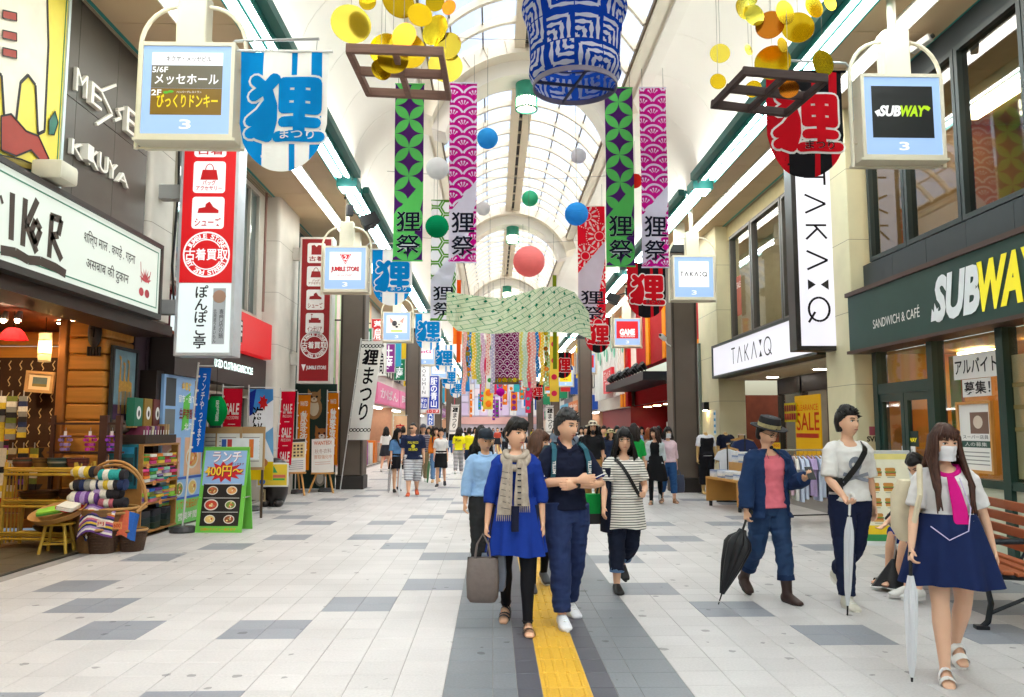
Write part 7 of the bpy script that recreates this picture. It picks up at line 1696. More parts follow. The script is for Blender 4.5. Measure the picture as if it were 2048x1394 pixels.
# ---- face
 if face and not nohead:
  LM2=HT
  def onface(x,z,d=0):return V((x,-headf(x,z)-d,z))
  for s in(-1,1):
   e=obj('eye',G().ball(onface(s*.031,.011,-.0005),(.0145,.007,.0068),12,8).xf(HT),mat('#e9e4de',.3,var=0),t);obj('iris',G().ball(onface(s*.031,.0105,.0035),(.0068,.0042,.0066),10,8).xf(HT),mat('#140d0a',.2,var=0),e)
   obj('eyelid',G().tube([onface(s*.031+q*.0145,.0125+.005*(1-q*q),.0055)for q in(-1,-.5,0,.5,1)],[.0014,.0028,.003,.0028,.0014],6).xf(HT),mat('#1c110d'),e)
   obj('eyebrow',G().tube([onface(s*(.014+.034*q),.03+.006*sin(pi*q*.8),.0035)for q in(0,.33,.66,1)],[.0026,.004,.0036,.0016],6).xf(HT),hairm(hair[1]if hair[1]not in('#8a8a8a',)else '#333333'),t)
  obj('mouth',G().tube([onface(-.019,-.0605,.002),onface(-.008,-.058,.004),onface(0,-.059,.0045),onface(.008,-.058,.004),onface(.019,-.0605,.002)],[.0015,.005,.0056,.005,.0015],8).xf(HT),mat('#b5685c' if fem else '#a8685a',.4),t)
 if not nohead and hair:hairdo(t,HT,hair,fine)
# ---- clothes
 if bottom:lower(t,J,bottom,vox,lb,fem)
 if top:upper(t,J,top,TR,vox,lb,fem)
 if shoes:shoe(t,J,shoes,fine)
 if extras:extras(t,J)
 return t,J
def hand(g,w,d,s,curl,fine,J,f_=1):
 fwd=V((0,-1,0));side=V((-s,0,0))
 if abs(d.z)<.6:fwd=V((0,0,1))if abs(d.x)>.3 else V((-s,0,0))
 n=(fwd-d*fwd.dot(d)).normalized();pn=d.cross(n)
 if pn.dot(side)<0:pn=-pn
 J['hand',s]=w+d*.09;J['hd',s]=d;J['hn',s]=n;J['pn',s]=pn
 g.loft([[w+d*u+n*(a*cos(t))+pn*(b*sin(t))for t in[2*pi*k/12 for k in range(12)]]for u,a,b in((-.01,.026*f_,.02),(.03,.036*f_,.018),(.07,.041*f_,.017),(.095,.038*f_,.014))])
 for k,(o,l)in enumerate(((.031,.07),(.011,.08),(-.01,.074),(-.03,.058))):
  p=w+d*.088+n*(o*f_*1.05);a=R(curl*(1+.1*k));dd=d;pts=[p-d*.012]
  for q in range(3):
   aa=a*(.4+.5*q);dd=(d*cos(aa)+pn*sin(aa)).normalized();pts.append(pts[-1]+dd*l/3)
  g.tube(pts,[.0095*f_,.009*f_,.0085*f_,.007*f_],8)
 a=R(30);p=w+d*.025+n*.03*f_;td=(d*.75+n*.55+pn*.35).normalized();g.tube([p-td*.01,p+td*.03,p+td*.03+(d*.8+pn*.5).normalized()*.028],[.012*f_,.011*f_,.008*f_],8)
def footM(J,s):
 c=J['ank',s];return Mx.Translation(c)@Mx.Rotation(R(s*7),4,'Z')@Mx.Rotation(J['fp',s],4,'X')
def foot(g,J,s,k=1.0,up=0,infl=0):
 M_=footM(J,s);rings=[]
 for y,w,z0,z1 in((.065,.022,-.07,-.02),(.05,.03,-.078,.0),(.0,.034,-.08,.02),(-.06,.038,-.08,-.005),(-.11,.043,-.08,-.03),(-.15,.042,-.08,-.045),(-.178,.03,-.078,-.055)):
  w+=infl;zc,zh=(z0+z1)/2+infl*.3,(z1-z0)/2+infl*.7;rings.append([M_@V((w*cos(t),y*(1+infl*4),zc+zh*sin(t)if sin(t)>0 else max(z0,zc+zh*1.25*sin(t))))for t in[2*pi*q/14 for q in range(14)]])
 g.loft(rings)
def shoe(t,J,sp,fine):
 kind,col=sp[0],sp[1]
 for s in(-1,1):
  M_=footM(J,s)
  if kind in('sneaker','boot','slip','high'):
   g=G();foot(g,J,s,1,0,.009)
   if kind in('boot','high'):
    a=J['ank',s];d=(J['kne',s]-a).normalized();hgt=.24 if kind=='boot' else.07
    g.tube([a-V((0,0,.03)),a+d*.04,a+d*hgt*.6,a+d*hgt],[.05,.048,.056,.062]if kind=='boot' else[.048,.048,.05,.052],14)
   o=fuse(obj('shoe',g,sp[2]if len(sp)>2 and not isinstance(sp[2],str)else mat(col,.55,var=.15,scale=20),t),.009 if fine else.014)
   sole=G().loft([[M_@V((p[0],p[1],z))for p in[(.047*cos(q)*(.82 if sin(q)>0 else 1),-.055+.135*sin(q))for q in[2*pi*k/20 for k in range(20)]]]for z in(-.094,-.07)])
   obj('sole',sole,mat(sp[2]if len(sp)>2 and isinstance(sp[2],str)else('#2a2320' if kind=='boot' else '#dcdad6'),.6),t)
   if kind in('sneaker','high')and fine:
    for q in range(4):y=-.045-.022*q;obj('lace',G().tube([M_@V((-.022,y,-.004-.0085*q+.006)),M_@V((0,y-.006,.004-.0085*q+.006)),M_@V((.022,y,-.004-.0085*q+.006))],.003,5),mat('#f1efe9'),t)
  else:
   zb=-.094 if kind=='sandal' else-.15
   sole=G().loft([[M_@V((p[0],p[1],z))for p in[(.044*cos(q)*(.8 if sin(q)>0 else 1),-.055+.132*sin(q))for q in[2*pi*k/20 for k in range(20)]]]for z in(-.082-(0 if kind=='sandal' else.035),-.078)])
   obj('sole',sole,mat(col,.5),t)
   if kind=='wedge':obj('heel',G().loft([[M_@V((sx*.03,y,z))for sx,y in((-1,.02),(1,.02),(1,.07),(-1,.07))]for z in(-.16,-.1)]),mat(col,.5),t)
   for y,r in((-.13,.047),(-.095,.05),(-.06,.047),(-.025,.043))if kind=='sandal' else((-.12,.05),(-.05,.048)):
    wd=.012 if kind=='sandal' else.026
    pts=[(r*1.05*cos(q),y,-.078+(.056 if y<-.08 else.09)*sin(q))for q in[pi*k/8 for k in range(9)]]
    obj('strap',G().add([M_@V((p[0],p[1]+e,p[2]+.004))for p in pts for e in(-wd,wd)],[(2*k,2*k+1,2*k+3,2*k+2)for k in range(8)]),mat(col,.5),t)
   if kind=='sandal':obj('ankle_strap',G().tube([M_@V((.04*cos(q),.008+.04*sin(q),.012))for q in[2*pi*k/14 for k in range(15)]],.008,6),mat(col,.5),t)
def lower(t,J,sp,vox,lb,fem):
 kind,m=sp[0],sp[1];m=fabric(m)if isinstance(m,str)else m
 dz=J['dz'].z;LM=J['LM']
 if kind in('trousers','shorts','cropped','leggings','jeans'):
  g=G();e={'trousers':.024,'shorts':.032,'cropped':.024,'leggings':.005,'jeans':.02}[kind];fr=sp[2]if len(sp)>2 else 1.0
  g.loft([[V((p[0],p[1],p[2]+dz))for p in sell(0,0,z,a*lb*.93+e*.4,b*lb*.95+e*.4)]for z,a,b in((.8,.13,.1),(.86,.155,.11),(.94,.158,.108),(1.0,.148,.1),(1.03,.142,.096))])
  for s in(-1,1):
   a,b,c=J['hip',s],J['kne',s],J['ank',s];full=[a+V((0,0,.05)),a.lerp(b,.2),a.lerp(b,.6),b,b.lerp(c,.3),b.lerp(c,.65),c+V((0,0,.03))if kind!='leggings' else c-V((0,0,.01))]
   rr_=[.088*lb+e,.092*lb+e,.076*lb+e,.06*lb+e,.058*lb+e,.05+e,.044+e*1.0]if kind!='leggings' else[.09*lb,.092*lb,.076*lb,.058*lb,.06*lb,.047,.039]
   k={1.0:7}.get(fr,max(3,int(round(7*fr))))
   pts,rs=full[:k],rr_[:k]
   g.tube(pts,rs,16)
   J['hem',s]=(pts[-1],(pts[-1]-pts[-2]).normalized(),rs[-1])
  o=fuse(obj('trousers' if kind in('trousers','cropped')else kind,g,m,t),max(vox,.008),.011 if kind!='leggings' else 0,1)
  if len(sp)>3:
   for s in(-1,1):p,d,r=J['hem',s];obj('cuff',G().tube([p-d*.05,p+d*.012],[r*1.04,r*1.06],16),fabric(sp[3]),t,smooth=50)
 else:
  zt,zh,fl,pl=sp[2:6];n=72;rings=[]
  for k in range(13):
   u=k/12;z=zt+(zh-zt)*u+dz;a=(.14 if fem else.15)*lb+.03+fl*u**.8;b=.1*lb+.034+fl*.85*u**.8
   rings.append([(a*(1+pl*u*sin(9*q+.6*sin(3*q)))*cos(q),b*(1+pl*u*sin(9*q+.6*sin(3*q)))*sin(q),z+.012*u*sin(3*q+1))for q in[2*pi*j/n for j in range(n)]])
  inner=[[(p[0]*.985,p[1]*.985,p[2])for p in r]for r in rings[::-1]]
  obj('skirt',G().loft(rings+inner[:6],caps=False),m,t,smooth=60)
def upper(t,J,sp,TR,vox,lb,fem):
 m,hem,sl,lo,drop=sp[:5];m=fabric(m)if isinstance(m,str)else m;LM=J['LM']
 op=sp[5]if len(sp)>5 else 0
 base=[r for r in TR if r[0]>hem+.03];z0=hem
 e=.01+lo*.8
 a0=max(r[1]for r in TR if r[0]<1.05)+e*1.25+.012;b0=TR[1][2]+e*1.2+.012
 rows=[(z0,a0+sp[6]if len(sp)>6 else a0,b0+(sp[6]if len(sp)>6 else 0),0,0)]+[(z,a+e,b+e,y,0)for z,a,b,y in base[:-2]]
 rows+=[(1.385,base[-2][1]+e*.8,base[-2][2]+e*.7,.004,drop*.35),(1.425,.072,.064,.008,drop)]
 g=G();sg=G()
 for s in(-1,1):
  a,b,c=J['sho',s],J['elb',s],J['wri',s]
  if sl<=0:continue
  f_=.9 if fem else 1;r0=.05*f_*lb+.008+lo*.45
  pts=[a+V((-s*.07,0,.028)),a+V((-s*.02,0,.0)),a+V((s*.008,0,-.03))];rs=[r0*.6,r0*.88,r0*.98]
  if sl<=.5:pts+=[a.lerp(b,sl),a.lerp(b,sl*2)];rs+=[r0*.97,r0*1.0]
  else:
   pts+=[a.lerp(b,.5),b];rs+=[r0*.92,.046*f_+lo*.6+.006]
   q=(sl-.5)*2;pts+=[b.lerp(c,q*.5),b.lerp(c,q)];rs+=[.044*f_+lo*.6+.006,.037*f_+lo*.6+.006]
  sg.tube(pts,rs,16);J['slv',s]=(pts[-1],(pts[-1]-pts[-2]).normalized(),rs[-1])
 if not op:
  g.loft([[LM@V(p)for p in sell(0,y,z,a,b,drop=d)]for z,a,b,y,d in rows]);g.add(sg.v,sg.f)
  o=fuse(obj('shirt',g,m,t),max(vox,.008),.0075,2)
 else:
  rings=[]
  for i,(z,a,b,y,d)in enumerate(rows):
   gp=op*(1-.35*i/len(rows));an=[-pi/2+gp+(2*pi-2*gp)*k/30 for k in range(31)]
   f=lambda q,k_:LM@V((math.copysign(abs(cos(q))**(2/2.4),cos(q))*(a-k_),y+math.copysign(abs(sin(q))**(2/2.4),sin(q))*(b-k_),z))
   rings.append([f(q,0)for q in an]+[f(q,.014)for q in an[::-1]])
  g.loft(rings);g.add(sg.v,sg.f)
  fuse(obj('jacket',g,m,t),max(vox,.008)*.9,.008,3)
 J['rows']=rows
def hairdo(t,HT,hair,fine):
 kind,col=hair[:2];m=hairm(col);rr=random.Random(hash(kind)%97 if False else len(kind)*7+ord(col[2]));g=G()
 vol={'short':.017,'long':.012,'bob':.014,'bun':.008,'bald':.002,'cap':.006,'tail':.008}.get(kind,.012)
 n,mm=48,28;rings=[]
 for i in range(mm+1):
  th=.02+(pi-.04)*i/mm;row=[]
  for j in range(n):
   ph=2*pi*j/n;dx,df,dzz=sin(th)*sin(ph),sin(th)*cos(ph),-cos(th)
   x,f,z=.074*dx,.09*df*(1.06 if df<0 else 1),.117*dzz
   line=.052 if df>.45 else(-.005+.057*max(0,(df+.05)/.5)if df>-.05 else-.075)
   if kind in('long','bob','bun','tail')and df>.45:line=.045 if abs(dx)<.5 else.02
   if kind in('long','bob')and df<.45:line=-.1
   w_=min(1,max(0,(z-line)/.016));w_=w_*w_*(3-2*w_)
   k=1+(vol/.09)*(1+.55*NZ.noise(V((x*60,f*60,z*22)))+.5*max(0,dzz))if w_>0 else 1
   sc=.9+(k-.9)*w_
   row.append(HT@V((x*sc,-f*sc,z*sc)))
  rings.append(row)
 g.loft(rings)
 if kind=='short' and fine:
  for q in range(190):
   ph=rr.uniform(0,2*pi);th=rr.uniform(0,1.35);d=V((sin(th)*sin(ph),-sin(th)*cos(ph),cos(th)))
   if d.y<-.55 and d.z<.5:continue
   p=V((d.x*.078,d.y*.097,d.z*.122));e=p+d*rr.uniform(.01,.026)+V((rr.uniform(-.02,.02),rr.uniform(-.026,.006),rr.uniform(-.01,.012)))
   g.tube([HT@(p*.97),HT@p.lerp(e,.6),HT@e],[.009,.007,.001],5)
 if kind in('long','bob','bun','tail'):
  ln={'long':.33,'bob':.15,'bun':.02,'tail':.05}[kind]if len(hair)<3 else hair[2];N=46 if fine else 26
  if kind in('long','bob'):
   for q in range(N):
    az=R(-122+244*q/(N-1)+rr.uniform(-3,3));sx,sy=sin(az),cos(az)
    pts=[V((sx*.05,sy*.06,.1)),V((sx*.08,sy*.1,.05)),V((sx*.086,sy*.106,-.02)),V((sx*(.09+.02*rr.random()),sy*(.1+.02*rr.random()),-.09)),V((sx*(.1+.03*rr.random()),sy*.1+.02 if ln<.2 else(.135 if sy>.05 else-.125),-.09-ln*.5)),V((sx*(.09+.045*rr.random()),sy*.085+.02 if ln<.2 else(.15 if sy>.05 else-.15),-.09-ln*rr.uniform(.85,1.05)))]
    g.tube([HT@p for p in pts],[.008,.016,.018,.019,.017,.004],6)
  for q in range(16 if fine else 9):
   x=-.06+.12*q/(15 if fine else 8);zb=.03+.02*rr.random()
   g.tube([HT@V((x*.35,-.05,.118)),HT@V((x*.8,-.088,.085)),HT@V((x,-headf(max(-.06,min(.06,x)),zb)-.008,zb))],[.012,.013,.003],6)
  if kind in('bun','tail'):
   for s in(-1,1):g.tube([HT@V((s*.03,-.05,.1)),HT@V((s*.072,-.035,.04)),HT@V((s*.076,.0,-.01)),HT@V((s*.05,.07,-.03))],[.012,.014,.013,.008],8)
  if kind=='bun':b=G().ball((0,.115,-.01),(.045,.04,.045),14,10).xf(HT);g.add(b.v,b.f)
  if kind=='tail':g.tube([HT@V((0,.09,.02)),HT@V((0,.14,0)),HT@V((0,.15,-.1)),HT@V((0,.13,-.22))],[.025,.035,.03,.006],10)
 obj('hair',g,m,t,smooth=70)
def fuse_all():
 for o,vox,wr,seed in REM:
  md=o.modifiers.new('r','REMESH');md.mode='VOXEL';md.voxel_size=vox;md.use_smooth_shade=True
  sm=o.modifiers.new('s','SMOOTH');sm.factor=.5;sm.iterations=3
 dg=bpy.context.evaluated_depsgraph_get()
 res=[bpy.data.meshes.new_from_object(o.evaluated_get(dg),depsgraph=dg)for o,*_ in REM]
 for(o,vox,wr,seed),m in zip(REM,res):
  mt=o.data.materials[0]if o.data.materials else None
  o.modifiers.clear();o.data=m
  if not m.materials and mt:m.materials.append(mt)
  if wr and vox<.0128:
   ns=[v.normal.copy()for v in m.vertices]
   for v,nn in zip(m.vertices,ns):
    c=v.co;k=NZ.noise(V((c.x*8+c.z*5+seed,c.y*8,c.z*12-c.x*4)))*.8+(1-2*abs(NZ.noise(V((c.x*11+c.z*6,c.y*11+seed,c.z*19-c.x*7)))))*.55
    v.co=c+nn*(k*wr*(min(1,max(0,(.93-c.z)/.12))if seed==1 else 1))
  m.shade_smooth();m.update()
# ---- worn and carried things
def strap(t,J,p0,p1,w,m,name='strap',off=.055,side=0):
 LM=J['LM'];rows=J['rows']
 def surf(x,z,back=False):
  b=.12;a=.17
  for(z0,a0,b0,y0,d0),(z1,a1,b1,y1,d1)in zip(rows,rows[1:]):
   if z0<=z<=z1:u=(z-z0)/(z1-z0);a,b=a0+(a1-a0)*u,b0+(b1-b0)*u;break
  q=max(0,1-abs(x/a)**2.4)**(1/2.4);return(b*q+off*.4)*(1 if back else-1)
 pts=[]
 for k in range(11):u=k/10;x=p0[0]+(p1[0]-p0[0])*u;z=p0[1]+(p1[1]-p0[1])*u;pts.append(LM@V((x,surf(x,z),z)))
 g=G()
 for a,b in zip(pts,pts[1:]):g.bar(a,b,w,.007,(0,-1,0))
 q2=[]
 for k in range(11):u=k/10;x=p1[0]+(p0[0]-p1[0])*u;z=p1[1]+(p0[1]-p1[1])*u;q2.append(LM@V((x,surf(x,z,True),z)))
 for a,b in zip(q2,q2[1:]):g.bar(a,b,w,.007,(0,1,0))
 g.bar(pts[0],q2[-1],w,.007);g.bar(pts[-1],q2[0],w,.007)
 return obj(name,g,m,t)
def carried(t,J,name,label,cat,anchor,group=None):
 bpy.context.view_layer.update()if False else None
 M_=Mx.Translation(t.location)@Mx.Rotation(t.rotation_euler.z,4,'Z')@Mx.Scale(J['K'],4)
 return thing(name,label,cat,M_@anchor,t.rotation_euler.z,group)
def umbrella(t,J,s,label,m,handlem,ln=.82,tilt=(0,0),hook=True,clear=False):
 a=J['hand',s];u=carried(t,J,'umbrella',label,'umbrella',a)
 T=Mx.Rotation(R(tilt[0]),4,'X')@Mx.Rotation(R(tilt[1]),4,'Y');n=32;rings=[]
 prof=[(.016,-.1),(.022,-.14),(.05 if not clear else.034,-.2),(.06 if not clear else.036,-.26),(.045 if not clear else.032,-.45),(.025,-.62),(.01,-.74)]
 fat=1.9 if label.startswith('black half')else 1.0
 for r,z in prof:rings.append([((r*fat*(1+.28*(abs(sin(4*q))-.5)))*cos(q),r*fat*(1+.28*(abs(sin(4*q))-.5))*sin(q),z*ln/.82)for q in[2*pi*j/n for j in range(n)]])
 obj('canopy',G().loft(rings).xf(T),m,u,smooth=50);obj('shaft',G().tube([(0,0,.02),(0,0,-ln*1.0)],.006,8).xf(T),STEEL,u);obj('ferrule',G().tube([(0,0,-.74*ln/.82),(0,0,-ln*1.03)],[.008,.005],8).xf(T),BLACKM,u)
 pts=[(0,0,-.1),(0,0,.05)]+([(0,-.03+.03*cos(a),.06+.03*sin(a))for a in[pi*k/6 for k in range(7)]]if hook else[]);obj('handle',G().tube(pts,.011,8).xf(T),handlem,u,smooth=True)
 return u
def bag(t,J,s,label,m,w,h,d,strapl=.2,drop=0.0,name='handbag',off=(0,0,0)):
 a=J['hand',s]+V(off);b_=carried(t,J,name,label,'bag',a)
 g=G().loft([[(p[0],p[1],z)for p in rrect(-w/2*k,w/2*k,-d/2*k2,d/2*k2,d*.35)]for z,k,k2 in((-strapl-h,.8,.8),(-strapl-h*.9,.97,1.1),(-strapl-h*.5,1.03,1.1),(-strapl-h*.1,.98,.7),(-strapl,.95,.4))])
 obj('body',g,m,b_,smooth=50)
 for y in(-d*.2,d*.2):obj('handle',G().tube([(-w*.25,y,-strapl-.02),(-w*.18,y*.6,-strapl*.4),(0,0,.01),(w*.18,y*.6,-strapl*.4),(w*.25,y,-strapl-.02)],.009,6),m,b_,smooth=True)
 return b_
def glasses(t,J):
 HT=J['HT'];g=G()
 for s in(-1,1):
  g.tube([V((s*.032+.021*cos(q),-headf(.032,.01)-.012,.009+.014*sin(q)))for q in[2*pi*k/16 for k in range(17)]],.0022,6);g.tube([V((s*.053,-headf(.032,.01)-.012,.013)),V((s*.078,-.03,.014)),V((s*.078,.02,.01))],.0022,6)
 g.tube([V((-.011,-headf(.0,.012)-.006,.013)),V((.011,-headf(.0,.012)-.006,.013))],.0022,6);obj('glasses',g.xf(HT),mat('#1b1614',.3),t)
def mask(t,J):
 HT=J['HT'];n,m_=14,8;vs_=[]
 for i in range(n+1):
  x=-.068+.136*i/n
  for j in range(m_+1):
   z=-.1+.098*j/m_;x2=max(-.062,min(.062,x));f=max(headf(x2*.98,z*.9),headf(x2*.98,-.03)*.82)+.012-(.05*(abs(x)/.068)**4);f+=.003*sin(j*2.1);vs_.append(V((x,-f,z)))
 obj('face_mask',G().add(vs_,[(i*(m_+1)+j,(i+1)*(m_+1)+j,(i+1)*(m_+1)+j+1,i*(m_+1)+j+1)for i in range(n)for j in range(m_)]).xf(HT),mat('#eceaec',.8,var=.04),t,smooth=60)
 for s in(-1,1):obj('ear_loop',G().tube([V((s*.066,-.045,-.02)),V((s*.08,.0,.005)),V((s*.08,.015,-.02)),V((s*.066,-.045,-.08))],.002,5).xf(HT),mat('#eceaec'),t)
def hat(t,J,kind,col,band=None):
 HT=J['HT']@Mx.Translation(V((0,.004,.05)))@Mx.Rotation(R(-8),4,'X');m=mat(col,.8,var=.1,scale=20);n=36
 el=lambda r,z,k=1.18,w=0:[((r+w*abs(cos(q)))*cos(q),(r*k)*sin(q),z+w*.6*abs(cos(q)))for q in[2*pi*j/n for j in range(n)]]
 if kind=='fedora':
  obj('hat',G().loft([el(.145,-.004,1.12,.01),el(.148,.004,1.12,.012),el(.09,.006),el(.088,.05),el(.08,.095),el(.05,.105),el(.01,.09)]).xf(HT),m,t,smooth=50);obj('hat_band',G().loft([el(.0915,.008),el(.0905,.042)],caps=False).xf(HT),band or BLACKM,t)
 elif kind=='cap':
  obj('cap',G().loft([el(.083,-.02),el(.084,.01),el(.078,.05),el(.055,.078),el(.01,.088)]).xf(HT),m,t,smooth=60)
  obj('brim',G().loft([[(.075*cos(q)*k,-.075-(.085*k*sin(q)),-.01-.012*sin(q)+dz)for q in[pi*j/12 for j in range(13)]]for k,dz in((.15,.004),(1,0))],caps=False,closed=False).xf(HT),m,t,smooth=60)
 else:obj('hat',G().loft([el(.15,-.03,1.15),el(.15,-.022,1.15),el(.088,.0),el(.084,.05),el(.06,.075),el(.01,.08)]).xf(HT),m,t,smooth=50)
# ------------ the people in front
def pxX(x,Y):return at(x,1000,Y=Y).x
BLUE_='#15348c'
def x_blue(t,J):
 LM=J['LM'];sm=mat('#b0a495',.9,var=.3,scale=25,bump=.3)
 g=G()
 g.tube([LM@V((.085*cos(a),-.02+.085*sin(a),1.425-.05*max(0,-sin(a))))for a in[2*pi*k/20 for k in range(21)]],.028,12)
 g.tube([LM@V((.1*cos(a),-.03+.1*sin(a),1.39-.09*max(0,-sin(a))))for a in[2*pi*k/20 for k in range(21)]],.03,12)
 for x0,x1,z1 in((-.06,-.085,.93),(.05,.055,1.0)):
  rings=[]
  for k in range(11):
   u=k/10;z=1.37+(z1-1.37)*u;w=.036+.026*u;x=x0+(x1-x0)*u;rings.append([LM@V((x+w*cos(q)*(1+.1*sin(5*q+6*u)),-.155-.012*sin(3*u)+.018*sin(q)*(1+.4*sin(4*q)),z))for q in[2*pi*j/20 for j in range(20)]])
  g.loft(rings)
  for q in range(9):g.tube([LM@V((x1-.06+.015*q,-.16,z1+.01)),LM@V((x1-.065+.016*q,-.165,z1-.05))],[.005,.002],5)
 obj('scarf',g,sm,t,smooth=60)
 for q in range(14):z=1.3-.024*q;obj('scarf_print',G().bar(LM@V((-.12+.01*(q%3),-.182,z)),LM@V((-.06+.02*(q%2),-.184,z-.012)),.004,.003,(0,1,0))if q%2 else G().bar(LM@V((.02,-.186,z)),LM@V((.05,-.186,z)),.012,.003,(0,1,0)),mat('#2b2833'),t)
 g=G().loft([[LM@V((p[0],p[1],p[2]))for p in sell(0,0,z,a,b)]for z,a,b in((.97,.18,.14),(1.0,.178,.138),(1.05,.168,.13))]);obj('waist_wrap',g,fabric('#161a30'),t,smooth=60)
 g=G()
 for s in(-1,1):g.loft([[LM@V((s*(.15+.06*u)+.035*cos(q),.05+.09*cos(q)*(1+.5*u),1.0-.42*u))if False else LM@V((s*(.16+.05*u)+.03*cos(q),.02+.1*sin(q)*(1+.3*u),1.0-.4*u))for q in[2*pi*j/14 for j in range(14)]]for u in(0,.3,.6,1)])
 g.loft([[LM@V((.0+.03*cos(q),-.17+.015*sin(q)-.02*u,1.0-.2*u))for q in[2*pi*j/10 for j in range(10)]]for u in(0,.5,1)]);obj('cardigan',g,fabric('#161a30'),t,smooth=60)
tb_,Jb=person('woman in a bright blue dress with a beige scarf carrying bags',pxX(1032,6.5),6.5,1.66,-4,True,legs=((-10,22,24),(10,4,0)),arms=((4,14,4,2,70),(-4,13,14,4,35)),head=(38,4),hair=('bun','#14100e'),top=(fabric(BLUE_),.96,.66,.02,.035),bottom=('skirt',fabric(BLUE_),1.06,.6,.07,.12),shoes=('sandal','#1d1614'),vox=.0065,extras=lambda t,J:(lower(t,J,('leggings','#15151a'),.008,1,True),x_blue(t,J)))
bag(tb_,Jb,-1,'grey brown fabric bag carried by the woman in blue',mat('#6a605c',.85,var=.12,bump=.3,scale=25),.25,.34,.13,.17,off=(-.02,-.05,0));bag(tb_,Jb,-1,'shiny blue grey carrier bag beside the grey bag',mat('#7d8698',.25,var=.3,scale=8),.2,.3,.06,.17,name='carrier_bag',off=(.06,.06,.02))
def x_polo(t,J):
 LM=J['LM'];TQ=mat('#1f5a6a',.7)
 for s in(-1,1):
  pts=[V((s*.115,.07,1.42)),V((s*.12,-.02,1.435)),V((s*.135,-.1,1.39)),V((s*.15,-.128,1.3)),V((s*.155,-.13,1.2)),V((s*.16,-.1,1.12))]
  g=G()
  for a,b in zip(pts,pts[1:]):g.bar(LM@a,LM@b,.038,.012,(0,-1,.3))
  o=obj('backpack_strap',g,TQ,t);text_=textg('MILLET',(-.05,.05,-.012,.012),0,bold=.03)
  for k,v in enumerate(text_.v):text_.v[k]=LM@V((s*.153+v[2]*1.0,-.144,1.25+v[0]))
  obj('lettering',text_,WHITEP,o)
 obj('backpack',G().loft([[LM@V((p[0],p[1]+.2,z))for p in rrect(-.15*k,.15*k,-.09,.09*k,.05)]for z,k in((1.0,.9),(1.05,1),(1.35,1),(1.42,.8))]),mat('#1c3440',.8),t,smooth=50)
 for s in(-1,1):p,d,r=J['slv',s];obj('sleeve_trim',G().tube([p-d*.014,p-d*.006],[r*1.03,r*1.03],16),WHITEP,t);obj('sleeve_trim',G().tube([p-d*.005,p+d*.004],[r*1.03,r*1.03],16),fabric('#1f2a66'),t)
 g=G()
 for s in(-1,1):g.loft([[LM@V(p)for p in((s*.015,-.085,1.375),(s*.07,-.1,1.4),(s*.085,-.02,1.44),(s*.07,.04,1.47))],[LM@V(p)for p in((s*.02,-.075,1.41),(s*.062,-.07,1.44),(s*.066,-.015,1.475),(s*.06,.04,1.49))]],closed=False,caps=False)
 obj('collar',g,fabric('#141a30'),t,smooth=60);obj('placket',G().bar(LM@V((0,-.125,1.26)),LM@V((0,-.095,1.37)),.03,.006,(0,-1,0)),fabric('#10152a'),t)
 p=J['wri',1];d=J['hd',1];obj('watch',G().tube([p-d*.035,p-d*.012],[.033,.033],16),BLACKM,t);obj('watch_face',G().ball(p-d*.024+V((0,-.032,.012)),(.02,.012,.02)),mat('#1a1a1c',.25),t)
tp_,Jp=person('man in a navy polo shirt with crossed arms and a backpack',pxX(1133,6.75),6.75,1.725,14,legs=((14,6,0),(-10,12,12)),arms=((((-.25,-.06,1.12),(.02,-.235,1.15))),(((.27,-.08,1.11),(.0,-.205,1.11)))),head=(26,6),hair=('short','#3d3c3c'),top=(fabric('#141a30'),.9,.42,.016,.03),bottom=('trousers',fabric('#26345c')),shoes=('sneaker','#e2e4ea','#dfe2ea'),vox=.0065,extras=x_polo)
STR=stripem('#e3ded4','#1a1c24',38,.3)
def x_stripe(t,J):
 glasses(t,J);strap(t,J,(-.12,1.4),(.13,1.0),.035,BLACKM,'shoulder_strap')
 LM=J['LM'];obj('navy_panel',G().loft([[LM@V((-.2+.05*cos(q),.02+.13*sin(q),z))for q in[2*pi*j/20 for j in range(20)]]for z in(.62,.95,1.3)]),fabric('#14182a'),t,smooth=60)
ts_,Js=person('woman in a black and white striped tunic with glasses',pxX(1248,7.95),7.95,1.56,10,True,build=1.12,legs=((3,4,0),(-8,42,38)),arms=((12,16,22,-4,30),(10,14,70,30,45)),head=(-10,-4),hair=('bob','#171211',.12),top=(STR,.98,.38,.03,.045),bottom=('skirt',STR,1.05,.66,.05,.03),shoes=('slip','#1a1718','#15130f'),vox=.0075,extras=lambda t,J:(lower(t,J,('cropped','#1b2234',.86,'#5a7396'),.009,1.05,True),x_stripe(t,J)))
b_=carried(ts_,Js,'shoulder_bag','green and black shoulder bag behind the striped tunic','bag',Js['LM']@V((-.27,.12,.86)));obj('body',G().loft([[(p[0],p[1],z)for p in rrect(-.16*k,.16*k,-.06,.06,.03)]for z,k in((-.14,.8),(.0,1),(.14,.7))]),fabric('#0f8a3c'),b_,smooth=50);obj('base',G().loft([[(p[0],p[1],z)for p in rrect(-.165*k,.165*k,-.064,.064,.03)]for z,k in((-.15,.78),(-.05,1))]),BLACKM,b_);obj('strap',G().tube([(0,0,.14),(.08,-.05,.5)],.012,6),BLACKM,b_)
